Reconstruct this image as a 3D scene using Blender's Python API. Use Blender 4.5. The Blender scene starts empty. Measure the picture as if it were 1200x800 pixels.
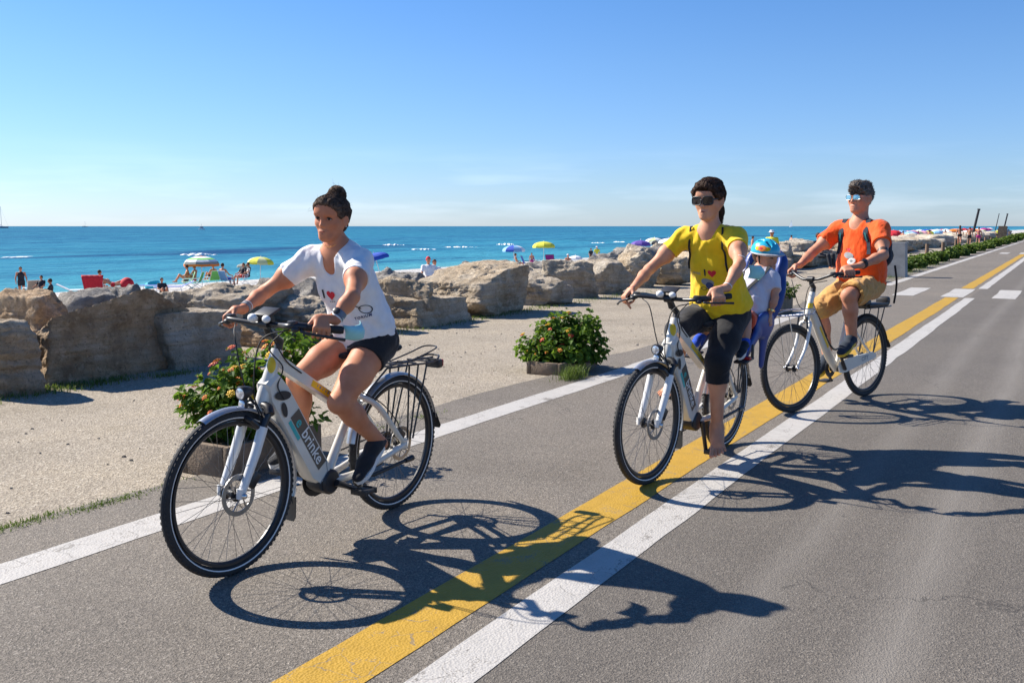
import bpy, bmesh, math, random
import numpy as np
from mathutils import Vector, Matrix, Quaternion
from mathutils.bvhtree import BVHTree

rad = math.radians
random.seed(7)
RNG = np.random.default_rng(7)
SC = bpy.context.scene
COL = SC.collection

# ------------------------------------------------------------------ camera
CAM_H, FPX, HV = 1.491, 1124.0, 265.0          # metres, focal length in px of a 1200 px wide frame, horizon row
PITCH = math.atan((400 - HV) / FPX)
cam = bpy.data.cameras.new('camera')
cam.sensor_width = 36.0
cam.lens = 36.0 * FPX / 1200.0
cam.clip_start = 0.05
cam.clip_end = 60000
camo = bpy.data.objects.new('camera', cam)
COL.objects.link(camo)
camo.location = (0, 0, CAM_H)
camo.rotation_euler = (math.pi / 2 - PITCH, 0, 0)
SC.camera = camo

# ------------------------------------------------------------------ light
SUN_EL, SUN_AZ = rad(38.4), rad(180 - 26.8)     # azimuth of the sun, counter-clockwise from +x
w = bpy.data.worlds.new('World')
SC.world = w
w.use_nodes = True
nt = w.node_tree
nt.nodes.clear()
sky = nt.nodes.new('ShaderNodeTexSky')
sky.sky_type = 'NISHITA'
sky.sun_disc = False
sky.sun_elevation = SUN_EL
sky.sun_rotation = math.pi / 2 - SUN_AZ          # the sky measures clockwise from +y
sky.altitude = 0
sky.air_density = 1.0
sky.dust_density = 0.2
sky.ozone_density = 3.0
bg = nt.nodes.new('ShaderNodeBackground')
bg.inputs['Strength'].default_value = 0.072
# the sea air: bluer towards the horizon than the plain model, a few thin clouds low over the water
tcw = nt.nodes.new('ShaderNodeTexCoord'); spw = nt.nodes.new('ShaderNodeSeparateXYZ'); nt.links.new(tcw.outputs['Generated'], spw.inputs[0])
rpw = nt.nodes.new('ShaderNodeValToRGB'); nt.links.new(spw.outputs[2], rpw.inputs[0])
el = rpw.color_ramp.elements
el[0].position, el[0].color = 0.0, (.64, .80, 1.22, 1)
el[1].position, el[1].color = 0.42, (.36, .72, 1.12, 1)
for p_, c_ in ((.05, (.61, .78, 1.12, 1)), (.16, (.57, .79, 1.10, 1)), (.27, (.47, .77, 1.12, 1))):
    e_ = el.new(p_); e_.color = c_
mlw = nt.nodes.new('ShaderNodeMix'); mlw.data_type = 'RGBA'; mlw.blend_type = 'MULTIPLY'; mlw.inputs[0].default_value = 1.0
nt.links.new(sky.outputs[0], mlw.inputs[6]); nt.links.new(rpw.outputs[0], mlw.inputs[7])
cmp_ = nt.nodes.new('ShaderNodeMapping'); cmp_.inputs['Scale'].default_value = (3, 3, 26); nt.links.new(tcw.outputs['Generated'], cmp_.inputs[0])
cns = nt.nodes.new('ShaderNodeTexNoise'); cns.inputs['Scale'].default_value = 2.2; cns.inputs['Detail'].default_value = 7; nt.links.new(cmp_.outputs[0], cns.inputs['Vector'])
crp = nt.nodes.new('ShaderNodeValToRGB'); nt.links.new(cns.outputs[0], crp.inputs[0])
crp.color_ramp.elements[0].position = .50; crp.color_ramp.elements[0].color = (0, 0, 0, 1); crp.color_ramp.elements[1].position = .80; crp.color_ramp.elements[1].color = (.13, .13, .13, 1)
bnd = nt.nodes.new('ShaderNodeValToRGB'); nt.links.new(spw.outputs[2], bnd.inputs[0])
bnd.color_ramp.elements[0].position = .0; bnd.color_ramp.elements[0].color = (.3, .3, .3, 1); bnd.color_ramp.elements[1].position = .085; bnd.color_ramp.elements[1].color = (0, 0, 0, 1)
e_ = bnd.color_ramp.elements.new(.02); e_.color = (1, 1, 1, 1)
mfc = nt.nodes.new('ShaderNodeMath'); mfc.operation = 'MULTIPLY'; nt.links.new(crp.outputs[0], mfc.inputs[0]); nt.links.new(bnd.outputs[0], mfc.inputs[1])
mcl = nt.nodes.new('ShaderNodeMix'); mcl.data_type = 'RGBA'; nt.links.new(mfc.outputs[0], mcl.inputs[0]); nt.links.new(mlw.outputs[2], mcl.inputs[6]); mcl.inputs[7].default_value = (15, 16, 17.5, 1)
wo = nt.nodes.new('ShaderNodeOutputWorld')
nt.links.new(mcl.outputs[2], bg.inputs['Color'])
nt.links.new(bg.outputs[0], wo.inputs['Surface'])
sun = bpy.data.lights.new('sun', 'SUN')
sun.energy = 5.0
sun.angle = rad(0.53)
sun.color = (1.0, 0.93, 0.83)
suno = bpy.data.objects.new('sun', sun)
COL.objects.link(suno)
sd = Vector((math.cos(SUN_EL) * math.cos(SUN_AZ), math.cos(SUN_EL) * math.sin(SUN_AZ), math.sin(SUN_EL)))
suno.rotation_euler = sd.to_track_quat('Z', 'Y').to_euler()
suno.location = (-30, 20, 40)
SC.view_settings.view_transform = 'Standard'
SC.view_settings.look = 'None'
SC.view_settings.gamma = 1
SC.view_settings.use_curve_mapping = False
SC.view_settings.exposure = 0.95
try:
    SC.cycles.max_bounces = 6
    SC.cycles.transparent_max_bounces = 8
    SC.cycles.use_denoising = True
except Exception:
    pass

# ------------------------------------------------------------------ places
RS = np.array([0.5, math.sqrt(3) / 2, 0.0])      # along the road, away from the camera
RT = np.array([math.sqrt(3) / 2, -0.5, 0.0])     # across the road, to the right


def rd(s, t, z=0.0):
    return RS * s + RT * t + np.array([0, 0, z])


def at_lane(u, t):
    """point of the line at lateral offset t that lies in picture column u"""
    d = np.array([(u - 600) / FPX, 1.0, 0.0])
    return d * (t / (d @ RT))


def beach_z(t):
    return -0.5 - (np.clip(-t, 9.5, 60) - 9.5) * 0.0445


def px_z(v, y):
    """height of a point seen in row v at depth y"""
    return CAM_H - (v - HV) / FPX * y


# ------------------------------------------------------------------ bookkeeping
def tag(o, label=None, cat=None, group=None, kind=None):
    if label: o['label'] = label
    if cat: o['category'] = cat
    if group: o['group'] = group
    if kind: o['kind'] = kind
    return o


def empty(name, loc=(0, 0, 0), rz=0.0, label=None, cat=None, group=None):
    o = bpy.data.objects.new(name, None)
    o.empty_display_size = 0.2
    COL.objects.link(o)
    o.location = loc
    o.rotation_euler = (0, 0, rz)
    return tag(o, label, cat, group)


def link(name, me, mat=None, parent=None, smooth=True, loc=None, rot=None):
    if mat is not None and not me.materials:
        for m in (mat if isinstance(mat, (list, tuple)) else [mat]):
            me.materials.append(m)
    if smooth is not None:
        me.polygons.foreach_set('use_smooth', [bool(smooth)] * len(me.polygons))
    o = bpy.data.objects.new(name, me)
    COL.objects.link(o)
    if parent is not None: o.parent = parent
    if loc is not None: o.location = loc
    if rot is not None: o.rotation_euler = rot
    return o


def mesh_np(name, V, Q):
    """mesh from (n,3) vertices and (m,4) or (m,3) faces, fast"""
    me = bpy.data.meshes.new(name)
    V = np.asarray(V, np.float32); Q = np.asarray(Q, np.int32)
    k = Q.shape[1]
    me.vertices.add(len(V)); me.vertices.foreach_set('co', V.ravel())
    me.loops.add(Q.size); me.loops.foreach_set('vertex_index', Q.ravel())
    me.polygons.add(len(Q))
    me.polygons.foreach_set('loop_start', np.arange(0, Q.size, k, dtype=np.int32))
    me.polygons.foreach_set('loop_total', np.full(len(Q), k, np.int32))
    me.update(calc_edges=True)
    me.validate()
    return me


class MB:
    """collects simple solids into one mesh"""
    def __init__(self):
        self.v, self.f, self.sm = [], [], []

    def add(self, verts, faces):
        n = len(self.v)
        self.v += [tuple(map(float, p)) for p in verts]
        self.f += [tuple(i + n for i in f) for f in faces]

    def tube(self, pts, r, seg=10, closed=False, caps=True, flat=1.0, upv=None):
        P = [np.array(p, float) for p in pts]
        n = len(P)
        R = list(r) if hasattr(r, '__len__') else [r] * n
        T = []
        for i in range(n):
            if closed: d = P[(i + 1) % n] - P[i - 1]
            else: d = P[min(i + 1, n - 1)] - P[max(i - 1, 0)]
            T.append(d / (np.linalg.norm(d) + 1e-12))
        a = np.array(upv, float) if upv is not None else (np.array([0, 0, 1.0]) if abs(T[0][2]) < .9 else np.array([1.0, 0, 0]))
        nrm = a - T[0] * (a @ T[0]); nrm /= np.linalg.norm(nrm)
        vs = []
        for i in range(n):
            nrm = nrm - T[i] * (nrm @ T[i]); nrm /= np.linalg.norm(nrm)
            b = np.cross(T[i], nrm)
            for k in range(seg):
                th = 2 * math.pi * k / seg
                vs.append(P[i] + R[i] * (math.cos(th) * nrm + flat * math.sin(th) * b))
        fs = []
        m = n if closed else n - 1
        for i in range(m):
            j = (i + 1) % n
            for k in range(seg):
                l = (k + 1) % seg
                fs.append((i * seg + k, i * seg + l, j * seg + l, j * seg + k))
        if caps and not closed:
            fs.append(tuple(reversed(range(seg))))
            fs.append(tuple((n - 1) * seg + k for k in range(seg)))
        self.add(vs, fs)
        return self

    def box(self, c, d, R=None, bev=0.0):
        c = np.array(c, float); h = np.array(d, float) / 2
        R = np.eye(3) if R is None else np.array(R, float)
        if bev <= 0:
            vs = [c + R @ (h * np.array([x, y, z])) for x in (-1, 1) for y in (-1, 1) for z in (-1, 1)]
            fs = [(0, 1, 3, 2), (4, 6, 7, 5), (0, 4, 5, 1), (2, 3, 7, 6), (0, 2, 6, 4), (1, 5, 7, 3)]
            self.add(vs, fs)
            return self
        bm = bmesh.new()
        bmesh.ops.create_cube(bm, size=1)
        for v in bm.verts: v.co = Vector((v.co.x * d[0], v.co.y * d[1], v.co.z * d[2]))
        bmesh.ops.bevel(bm, geom=bm.edges[:] + bm.verts[:], offset=bev, segments=2, affect='EDGES', profile=.5)
        bm.verts.index_update()
        self.add([c + R @ np.array(v.co) for v in bm.verts], [tuple(v.index for v in f.verts) for f in bm.faces])
        bm.free()
        return self

    def ball(self, c, r, seg=12, rings=8, R=None):
        c = np.array(c, float); r = np.array(r if hasattr(r, '__len__') else (r, r, r), float)
        R = np.eye(3) if R is None else np.array(R, float)
        vs = [c + R @ (r * np.array([0, 0, 1.0]))]
        for i in range(1, rings):
            ph = math.pi * i / rings
            for k in range(seg):
                th = 2 * math.pi * k / seg
                vs.append(c + R @ (r * np.array([math.sin(ph) * math.cos(th), math.sin(ph) * math.sin(th), math.cos(ph)])))
        vs.append(c + R @ (r * np.array([0, 0, -1.0])))
        fs = [(0, 1 + k, 1 + (k + 1) % seg) for k in range(seg)]
        for i in range(rings - 2):
            for k in range(seg):
                a, b = 1 + i * seg + k, 1 + i * seg + (k + 1) % seg
                fs.append((a, a + seg, b + seg, b))
        last = len(vs) - 1
        o = 1 + (rings - 2) * seg
        fs += [(last, o + (k + 1) % seg, o + k) for k in range(seg)]
        self.add(vs, fs)
        return self

    def lathe(self, prof, axis_o, ax, seg=32, closed=True):
        """prof: list of (radius, height) turned about the axis; closed profile loop"""
        ax = np.array(ax, float); ax /= np.linalg.norm(ax)
        a = np.array([1.0, 0, 0]) if abs(ax[0]) < .9 else np.array([0, 0, 1.0])
        e1 = a - ax * (a @ ax); e1 /= np.linalg.norm(e1); e2 = np.cross(ax, e1)
        o = np.array(axis_o, float); n = len(prof)
        vs = []
        for k in range(seg):
            th = 2 * math.pi * k / seg
            d = math.cos(th) * e1 + math.sin(th) * e2
            vs += [o + d * r + ax * h for r, h in prof]
        fs = []
        for k in range(seg):
            l = (k + 1) % seg
            for i in range(n if closed else n - 1):
                j = (i + 1) % n
                fs.append((k * n + i, l * n + i, l * n + j, k * n + j))
        self.add(vs, fs)
        return self

    def prism(self, outline, ax_u, ax_v, ax_n, o, h0, h1):
        """flat outline (u,v) extruded along n from h0 to h1"""
        o = np.array(o, float); U = np.array(ax_u, float); W = np.array(ax_v, float); N = np.array(ax_n, float)
        n = len(outline)
        vs = [o + U * a + W * b + N * h0 for a, b in outline] + [o + U * a + W * b + N * h1 for a, b in outline]
        fs = [tuple(reversed(range(n))), tuple(range(n, 2 * n))]
        fs += [(i, (i + 1) % n, n + (i + 1) % n, n + i) for i in range(n)]
        self.add(vs, fs)
        return self

    def mesh(self, name):
        me = bpy.data.meshes.new(name)
        me.from_pydata(self.v, [], self.f)
        me.update()
        bm = bmesh.new(); bm.from_mesh(me)
        bmesh.ops.recalc_face_normals(bm, faces=bm.faces[:])
        bm.to_mesh(me); bm.free()
        return me

    def build(self, name, mat, parent=None, smooth=True, auto=40):
        me = self.mesh(name)
        o = link(name, me, mat, parent, smooth)
        if smooth and auto:
            mark_sharp(me, auto)
        return o


def mark_sharp(me, deg):
    bm = bmesh.new(); bm.from_mesh(me)
    c = rad(deg)
    for e in bm.edges:
        if len(e.link_faces) == 2 and e.calc_face_angle(0) > c: e.smooth = False
    bm.to_mesh(me); bm.free()


def bez(P, n=14):
    """smooth curve through the given points (Catmull-Rom)"""
    P = [np.array(p, float) for p in P]
    P = [2 * P[0] - P[1]] + P + [2 * P[-1] - P[-2]]
    out = []
    for i in range(1, len(P) - 2):
        for k in range(n):
            t = k / n
            a, b, c, d = P[i - 1], P[i], P[i + 1], P[i + 2]
            out.append(.5 * (2 * b + (c - a) * t + (2 * a - 5 * b + 4 * c - d) * t * t + (3 * b - a - 3 * c + d) * t ** 3))
    out.append(P[-2])
    return out


# ------------------------------------------------------------------ numpy noise
def _hash(i, j, k, seed):
    h = (i * 374761393 + j * 668265263 + k * 2147483647 + seed * 974711) & 0xffffffff
    h = ((h ^ (h >> 13)) * 1274126177) & 0xffffffff
    h = h ^ (h >> 16)
    return (h & 0xffff) / 32767.5 - 1.0


def vnoise(P, scale, seed=0):
    p = np.asarray(P, np.float64) * scale
    i = np.floor(p).astype(np.int64); f = p - i; f = f * f * (3 - 2 * f)
    r = 0
    for a in (0, 1):
        for b in (0, 1):
            for c in (0, 1):
                wgt = (f[..., 0] if a else 1 - f[..., 0]) * (f[..., 1] if b else 1 - f[..., 1]) * (f[..., 2] if c else 1 - f[..., 2])
                r = r + wgt * _hash(i[..., 0] + a, i[..., 1] + b, i[..., 2] + c, seed)
    return r


def fbm(P, scale, octv=4, seed=0, gain=.5):
    r, a = 0, 1.0
    for o in range(octv):
        r = r + a * vnoise(P, scale * 2 ** o, seed + o * 17)
        a *= gain
    return r
# ------------------------------------------------------------------ materials
class NT:
    def __init__(self, name):
        self.m = bpy.data.materials.new(name); self.m.use_nodes = True
        self.t = self.m.node_tree; self.n = self.t.nodes
        self.b = self.n['Principled BSDF']

    def new(self, typ, **kw):
        nd = self.n.new(typ)
        for k, v in kw.items():
            if k.startswith('i_'):
                nd.inputs[k[2:].replace('_', ' ')].default_value = v
            else: setattr(nd, k, v)
        return nd

    def ln(self, a, b): self.t.links.new(a, b)

    def noise(self, scale, detail=4, rough=.55, coord='Object', vec=None, mapscale=None, typ='ShaderNodeTexNoise'):
        tc = self.new('ShaderNodeTexCoord')
        src = tc.outputs[coord] if vec is None else vec
        if mapscale is not None:
            mp = self.new('ShaderNodeMapping'); mp.inputs['Scale'].default_value = mapscale
            self.ln(src, mp.inputs[0]); src = mp.outputs[0]
        nd = self.new('ShaderNodeTexNoise')
        nd.inputs['Scale'].default_value = scale; nd.inputs['Detail'].default_value = detail; nd.inputs['Roughness'].default_value = rough
        self.ln(src, nd.inputs['Vector'])
        return nd

    def ramp(self, src, stops):
        r = self.new('ShaderNodeValToRGB')
        e = r.color_ramp.elements
        while len(e) > 1: e.remove(e[-1])
        e[0].position, e[0].color = stops[0][0], (*stops[0][1], 1)
        for p, c in stops[1:]:
            x = e.new(p); x.color = (*c, 1)
        self.ln(src, r.inputs[0])
        return r

    def mix(self, fac, a, b, mode='MIX'):
        m = self.new('ShaderNodeMix', data_type='RGBA', blend_type=mode)
        for s, k in ((fac, 0), (a, 6), (b, 7)):
            if hasattr(s, 'links'): self.ln(s, m.inputs[k])
            elif k == 0: m.inputs[0].default_value = s
            else: m.inputs[k].default_value = (*s, 1)
        return m.outputs[2]

    def math(self, op, a, b=0.0, c=0.0, clamp=False):
        m = self.new('ShaderNodeMath', operation=op, use_clamp=clamp)
        for k, s in enumerate((a, b, c)):
            if hasattr(s, 'links'): self.ln(s, m.inputs[k])
            else: m.inputs[k].default_value = s
        return m.outputs[0]

    def bump(self, h, dist, strength=1.0, prev=None):
        b = self.new('ShaderNodeBump'); b.inputs['Strength'].default_value = strength; b.inputs['Distance'].default_value = dist
        self.ln(h, b.inputs['Height'])
        if prev is not None: self.ln(prev.outputs[0], b.inputs['Normal'])
        return b

    def out(self, color=None, rough=None, normal=None):
        if color is not None:
            if hasattr(color, 'links'): self.ln(color, self.b.inputs['Base Color'])
            else: self.b.inputs['Base Color'].default_value = (*color, 1)
        if rough is not None:
            if hasattr(rough, 'links'): self.ln(rough, self.b.inputs['Roughness'])
            else: self.b.inputs['Roughness'].default_value = rough
        if normal is not None: self.ln(normal.outputs[0], self.b.inputs['Normal'])
        return self.m


def mat(name, col, rough=.5, metal=0.0, var=.12, scale=30, bump=0.0, bscale=200, spec=.5, coat=0.0):
    t = NT(name)
    nz = t.noise(scale, 3)
    lo = tuple(c * (1 - var) for c in col); hi = tuple(min(1, c * (1 + var)) for c in col)
    c = t.ramp(nz.outputs[0], [(.3, lo), (.7, hi)]).outputs[0]
    nb = None
    if bump:
        n2 = t.noise(bscale, 3)
        nb = t.bump(n2.outputs[0], bump)
    t.out(c, rough, nb)
    t.b.inputs['Metallic'].default_value = metal
    t.b.inputs['Specular IOR Level'].default_value = spec
    t.b.inputs['Coat Weight'].default_value = coat
    return t.m


M = {}


def skin(name, col):
    t = NT(name)
    n1 = t.noise(9, 4); n2 = t.noise(90, 3)
    lo = (col[0] * .84, col[1] * .74, col[2] * .70); hi = (min(1, col[0] * 1.1), col[1] * 1.14, col[2] * 1.15)
    c = t.ramp(n1.outputs[0], [(.3, lo), (.52, col), (.72, hi)]).outputs[0]
    c = t.mix(t.math('MULTIPLY', n2.outputs[0], .25), c, tuple(x * .72 for x in col))
    t.out(c, .56, t.bump(t.noise(260, 2).outputs[0], .0003))
    t.b.inputs['Specular IOR Level'].default_value = .26
    t.b.inputs['Subsurface Weight'].default_value = .12
    t.b.inputs['Subsurface Radius'].default_value = (.012, .004, .002)
    t.b.inputs['Subsurface Scale'].default_value = .5
    return t.m


def cloth(name, col, weave=900, wr=.0025, rough=.85, sheen=.15):
    t = NT(name)
    n1 = t.noise(26, 4); n2 = t.noise(weave, 2); n3 = t.noise(38, 3, mapscale=(1, 1, .45))
    c = t.ramp(n1.outputs[0], [(.3, tuple(x * .93 for x in col)), (.7, tuple(min(1, x * 1.05) for x in col))]).outputs[0]
    b1 = t.bump(n3.outputs[0], wr)
    t.out(c, rough, t.bump(n2.outputs[0], .0006, prev=b1))
    t.b.inputs['Sheen Weight'].default_value = sheen
    t.b.inputs['Specular IOR Level'].default_value = .25
    return t.m


def hair(name, dark, light):
    t = NT(name)
    n1 = t.noise(40, 5, mapscale=(1, 5, 1)); n2 = t.noise(240, 3, mapscale=(.25, 1, 1))
    c = t.ramp(n1.outputs[0], [(.32, dark), (.7, light)]).outputs[0]
    t.out(c, .62, t.bump(n2.outputs[0], .004))
    t.b.inputs['Specular IOR Level'].default_value = .16
    return t.m


def asphalt(name, tracks=True):
    t = NT(name)
    tc = t.new('ShaderNodeTexCoord')
    fine = t.new('ShaderNodeTexVoronoi'); fine.inputs['Scale'].default_value = 135
    t.ln(tc.outputs['Object'], fine.inputs['Vector'])
    fine2 = t.new('ShaderNodeTexVoronoi'); fine2.inputs['Scale'].default_value = 290
    t.ln(tc.outputs['Object'], fine2.inputs['Vector'])
    g = t.ramp(fine.outputs['Color'], [(.12, (.046, .040, .034)), (.45, (.150, .129, .105)), (.78, (.255, .219, .178)), (.96, (.50, .45, .38))]).outputs[0]
    g2 = t.ramp(fine2.outputs['Color'], [(.15, (.06, .052, .044)), (.55, (.175, .151, .122)), (.95, (.36, .32, .265))]).outputs[0]
    c = t.mix(.5, g, g2)
    big = t.noise(.55, 6, .65)
    c = t.mix(1.0, c, t.ramp(big.outputs[0], [(.28, (.72, .71, .70)), (.5, (.91, .91, .91)), (.72, (1.03, 1.01, .98))]).outputs[0], 'MULTIPLY')
    if tracks:
        # paler wheel tracks of the car lane, running along the road (object x is along the road, y across)
        sep = t.new('ShaderNodeSeparateXYZ'); t.ln(tc.outputs['Object'], sep.inputs[0])
        wob = t.noise(.6, 4, mapscale=(.25, 1, 1))
        y = t.math('ADD', sep.outputs[1], t.math('MULTIPLY', t.math('SUBTRACT', wob.outputs[0], .5), .28))
        fac = None
        for cen, wd, k in ((-.97, .15, .55), (-.43, .19, .85), (1.25, .3, .6)):
            d = t.math('ABSOLUTE', t.math('SUBTRACT', y, -cen))
            f = t.math('MULTIPLY', t.math('SUBTRACT', 1.0, t.math('DIVIDE', d, wd), clamp=True), k)
            fac = f if fac is None else t.math('MAXIMUM', fac, f)
        st = t.noise(3.0, 5, .7, mapscale=(.35, 3, 1))
        fac = t.math('MULTIPLY', fac, t.math('MULTIPLY', st.outputs[0], 1.5, clamp=True))
        c = t.mix(fac, c, (.29, .262, .225))
        dk = t.math('MULTIPLY', t.math('LESS_THAN', sep.outputs[1], 1.72), .40)
        c = t.mix(dk, c, (.075, .069, .063))
    # cracks
    cr = t.new('ShaderNodeTexVoronoi', feature='DISTANCE_TO_EDGE'); cr.inputs['Scale'].default_value = .55
    wv = t.noise(2.2, 5, .6)
    mv = t.new('ShaderNodeVectorMath', operation='MULTIPLY_ADD'); t.ln(wv.outputs['Color'], mv.inputs[0]); mv.inputs[1].default_value = (.8, .8, 0); t.ln(tc.outputs['Object'], mv.inputs[2])
    t.ln(mv.outputs[0], cr.inputs['Vector'])
    crk = t.math('LESS_THAN', cr.outputs['Distance'], .0026)
    msk = t.math('GREATER_THAN', t.noise(.35, 2).outputs[0], .56)
    c = t.mix(t.math('MULTIPLY', t.math('MULTIPLY', crk, msk), .65), c, (.05, .045, .04))
    # spots
    sp = t.new('ShaderNodeTexVoronoi'); sp.inputs['Scale'].default_value = 1.15; t.ln(tc.outputs['Object'], sp.inputs['Vector'])
    c = t.mix(t.math('MULTIPLY', t.math('LESS_THAN', sp.outputs['Distance'], .028), .6), c, (.05, .046, .042))
    b = t.bump(fine.outputs['Distance'], .0026, .9)
    t.out(c, .82, t.bump(fine2.outputs['Distance'], .002, .8, b))
    t.b.inputs['Specular IOR Level'].default_value = .35
    return t.m


def paint(name, col, wear=.5, under=(.15, .135, .115)):
    t = NT(name)
    tc = t.new('ShaderNodeTexCoord')
    n1 = t.noise(7, 6, .7); n2 = t.noise(130, 3); n3 = t.noise(1.3, 3)
    v = t.new('ShaderNodeTexVoronoi'); v.inputs['Scale'].default_value = 100; t.ln(tc.outputs['Object'], v.inputs['Vector'])
    base = t.ramp(n1.outputs[0], [(.25, tuple(c * .80 for c in col)), (.55, col), (.8, tuple(min(1, c * 1.07) for c in col))]).outputs[0]
    a = t.math('ADD', t.math('MULTIPLY', n1.outputs[0], .55), t.math('ADD', t.math('MULTIPLY', n2.outputs[0], .35), t.math('MULTIPLY', n3.outputs[0], .25)))
    f = t.ramp(a, [(wear, (0, 0, 0)), (wear + .07, (1, 1, 1))]).outputs[0]
    # fine cracks
    cr = t.new('ShaderNodeTexVoronoi', feature='DISTANCE_TO_EDGE'); cr.inputs['Scale'].default_value = 7
    wv = t.noise(9, 4); mv = t.new('ShaderNodeVectorMath', operation='MULTIPLY_ADD'); t.ln(wv.outputs['Color'], mv.inputs[0]); mv.inputs[1].default_value = (.12, .12, 0); t.ln(tc.outputs['Object'], mv.inputs[2]); t.ln(mv.outputs[0], cr.inputs['Vector'])
    crk = t.math('MULTIPLY', t.math('LESS_THAN', cr.outputs['Distance'], .011), t.math('GREATER_THAN', t.noise(2.4, 3).outputs[0], .52))
    f2 = t.math('MAXIMUM', f, t.math('MULTIPLY', crk, .6))
    c = t.mix(f2, base, under)
    t.out(c, .7, t.bump(v.outputs['Distance'], .003, .7))
    t.b.inputs['Specular IOR Level'].default_value = .35
    return t.m


def gravel(name):
    t = NT(name)
    tc = t.new('ShaderNodeTexCoord')
    v = t.new('ShaderNodeTexVoronoi'); v.inputs['Scale'].default_value = 70; t.ln(tc.outputs['Object'], v.inputs['Vector'])
    v2 = t.new('ShaderNodeTexVoronoi'); v2.inputs['Scale'].default_value = 180; t.ln(tc.outputs['Object'], v2.inputs['Vector'])
    g = t.ramp(v.outputs['Color'], [(.1, (.14, .12, .093)), (.45, (.30, .26, .205)), (.8, (.42, .37, .295)), (.97, (.64, .59, .50))]).outputs[0]
    g2 = t.ramp(v2.outputs['Color'], [(.1, (.16, .13, .095)), (.5, (.32, .266, .20)), (.95, (.50, .435, .345))]).outputs[0]
    c = t.mix(.45, g, g2)
    big = t.noise(.9, 6, .65)
    c = t.mix(1.0, c, t.ramp(big.outputs[0], [(.25, (.74, .73, .70)), (.5, (1, 1, 1)), (.75, (1.12, 1.10, 1.05))]).outputs[0], 'MULTIPLY')
    st = t.noise(1.6, 5, .7)
    c = t.mix(t.math('MULTIPLY', t.ramp(st.outputs[0], [(.58, (0, 0, 0)), (.72, (1, 1, 1))]).outputs[0], .35), c, (.22, .185, .13))
    b = t.bump(v.outputs['Distance'], .0055, 1.0)
    t.out(c, .9, t.bump(v2.outputs['Distance'], .004, .8, b))
    t.b.inputs['Specular IOR Level'].default_value = .2
    return t.m


def rockmat(name, a, b, cc, strata=1.0):
    t = NT(name)
    n1 = t.noise(2.1, 8, .68); n2 = t.noise(13, 6, .7); n3 = t.noise(3.2, 5, .62, mapscale=(.22, .22, 4.2 * strata))
    n4 = t.noise(.8, 3)
    c = t.ramp(n1.outputs[0], [(.34, tuple(x * .8 for x in a)), (.5, b), (.64, cc)]).outputs[0]
    c = t.mix(t.math('MULTIPLY', t.ramp(n3.outputs[0], [(.42, (0, 0, 0)), (.62, (1, 1, 1))]).outputs[0], .55), c, tuple(x * .58 for x in b))
    c = t.mix(t.math('MULTIPLY', t.ramp(n2.outputs[0], [(.52, (0, 0, 0)), (.7, (1, 1, 1))]).outputs[0], .40), c, tuple(min(1, x * 1.25) for x in cc))
    c = t.mix(t.math('MULTIPLY', t.ramp(n4.outputs[0], [(.5, (0, 0, 0)), (.66, (1, 1, 1))]).outputs[0], .40), c, (.42, .25, .14))
    pits = t.noise(36, 5, .75)
    c = t.mix(t.math('MULTIPLY', t.ramp(pits.outputs[0], [(.34, (1, 1, 1)), (.44, (0, 0, 0))]).outputs[0], .7), c, tuple(x * .42 for x in a))
    v = t.new('ShaderNodeTexVoronoi', feature='DISTANCE_TO_EDGE'); v.inputs['Scale'].default_value = 2.1
    tc = t.new('ShaderNodeTexCoord'); wv = t.noise(4, 5)
    mv = t.new('ShaderNodeVectorMath', operation='MULTIPLY_ADD'); t.ln(wv.outputs['Color'], mv.inputs[0]); mv.inputs[1].default_value = (.5, .5, .5); t.ln(tc.outputs['Object'], mv.inputs[2]); t.ln(mv.outputs[0], v.inputs['Vector'])
    crk = t.math('LESS_THAN', v.outputs['Distance'], .012)
    c = t.mix(t.math('MULTIPLY', t.math('MULTIPLY', crk, t.math('GREATER_THAN', n4.outputs[0], .55)), .3), c, tuple(x * .35 for x in a))
    bb = t.bump(n3.outputs[0], .06, .9)
    bb = t.bump(n2.outputs[0], .09, 1.0, bb)
    bb = t.bump(pits.outputs[0], .03, 1.0, bb)
    t.out(c, .92, bb)
    t.b.inputs['Specular IOR Level'].default_value = .15
    return t.m


def leafmat(name, lo, hi, trans=.35):
    t = NT(name)
    n = t.noise(24, 3)
    geo = t.new('ShaderNodeNewGeometry')
    c0 = t.ramp(geo.outputs['Random Per Island'], [(0, lo), (.6, tuple((x + y) / 2 for x, y in zip(lo, hi))), (1, hi)]).outputs[0]
    c = t.mix(t.math('MULTIPLY', n.outputs[0], .4), c0, lo)
    t.out(c, .6)
    t.b.inputs['Specular IOR Level'].default_value = .2
    tr = t.new('ShaderNodeBsdfTranslucent'); t.ln(t.mix(.5, c, (.16, .26, .02)), tr.inputs[0])
    mx = t.new('ShaderNodeMixShader'); mx.inputs[0].default_value = trans
    t.ln(t.b.outputs[0], mx.inputs[1]); t.ln(tr.outputs[0], mx.inputs[2])
    t.ln(mx.outputs[0], t.n['Material Output'].inputs[0])
    return t.m


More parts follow.
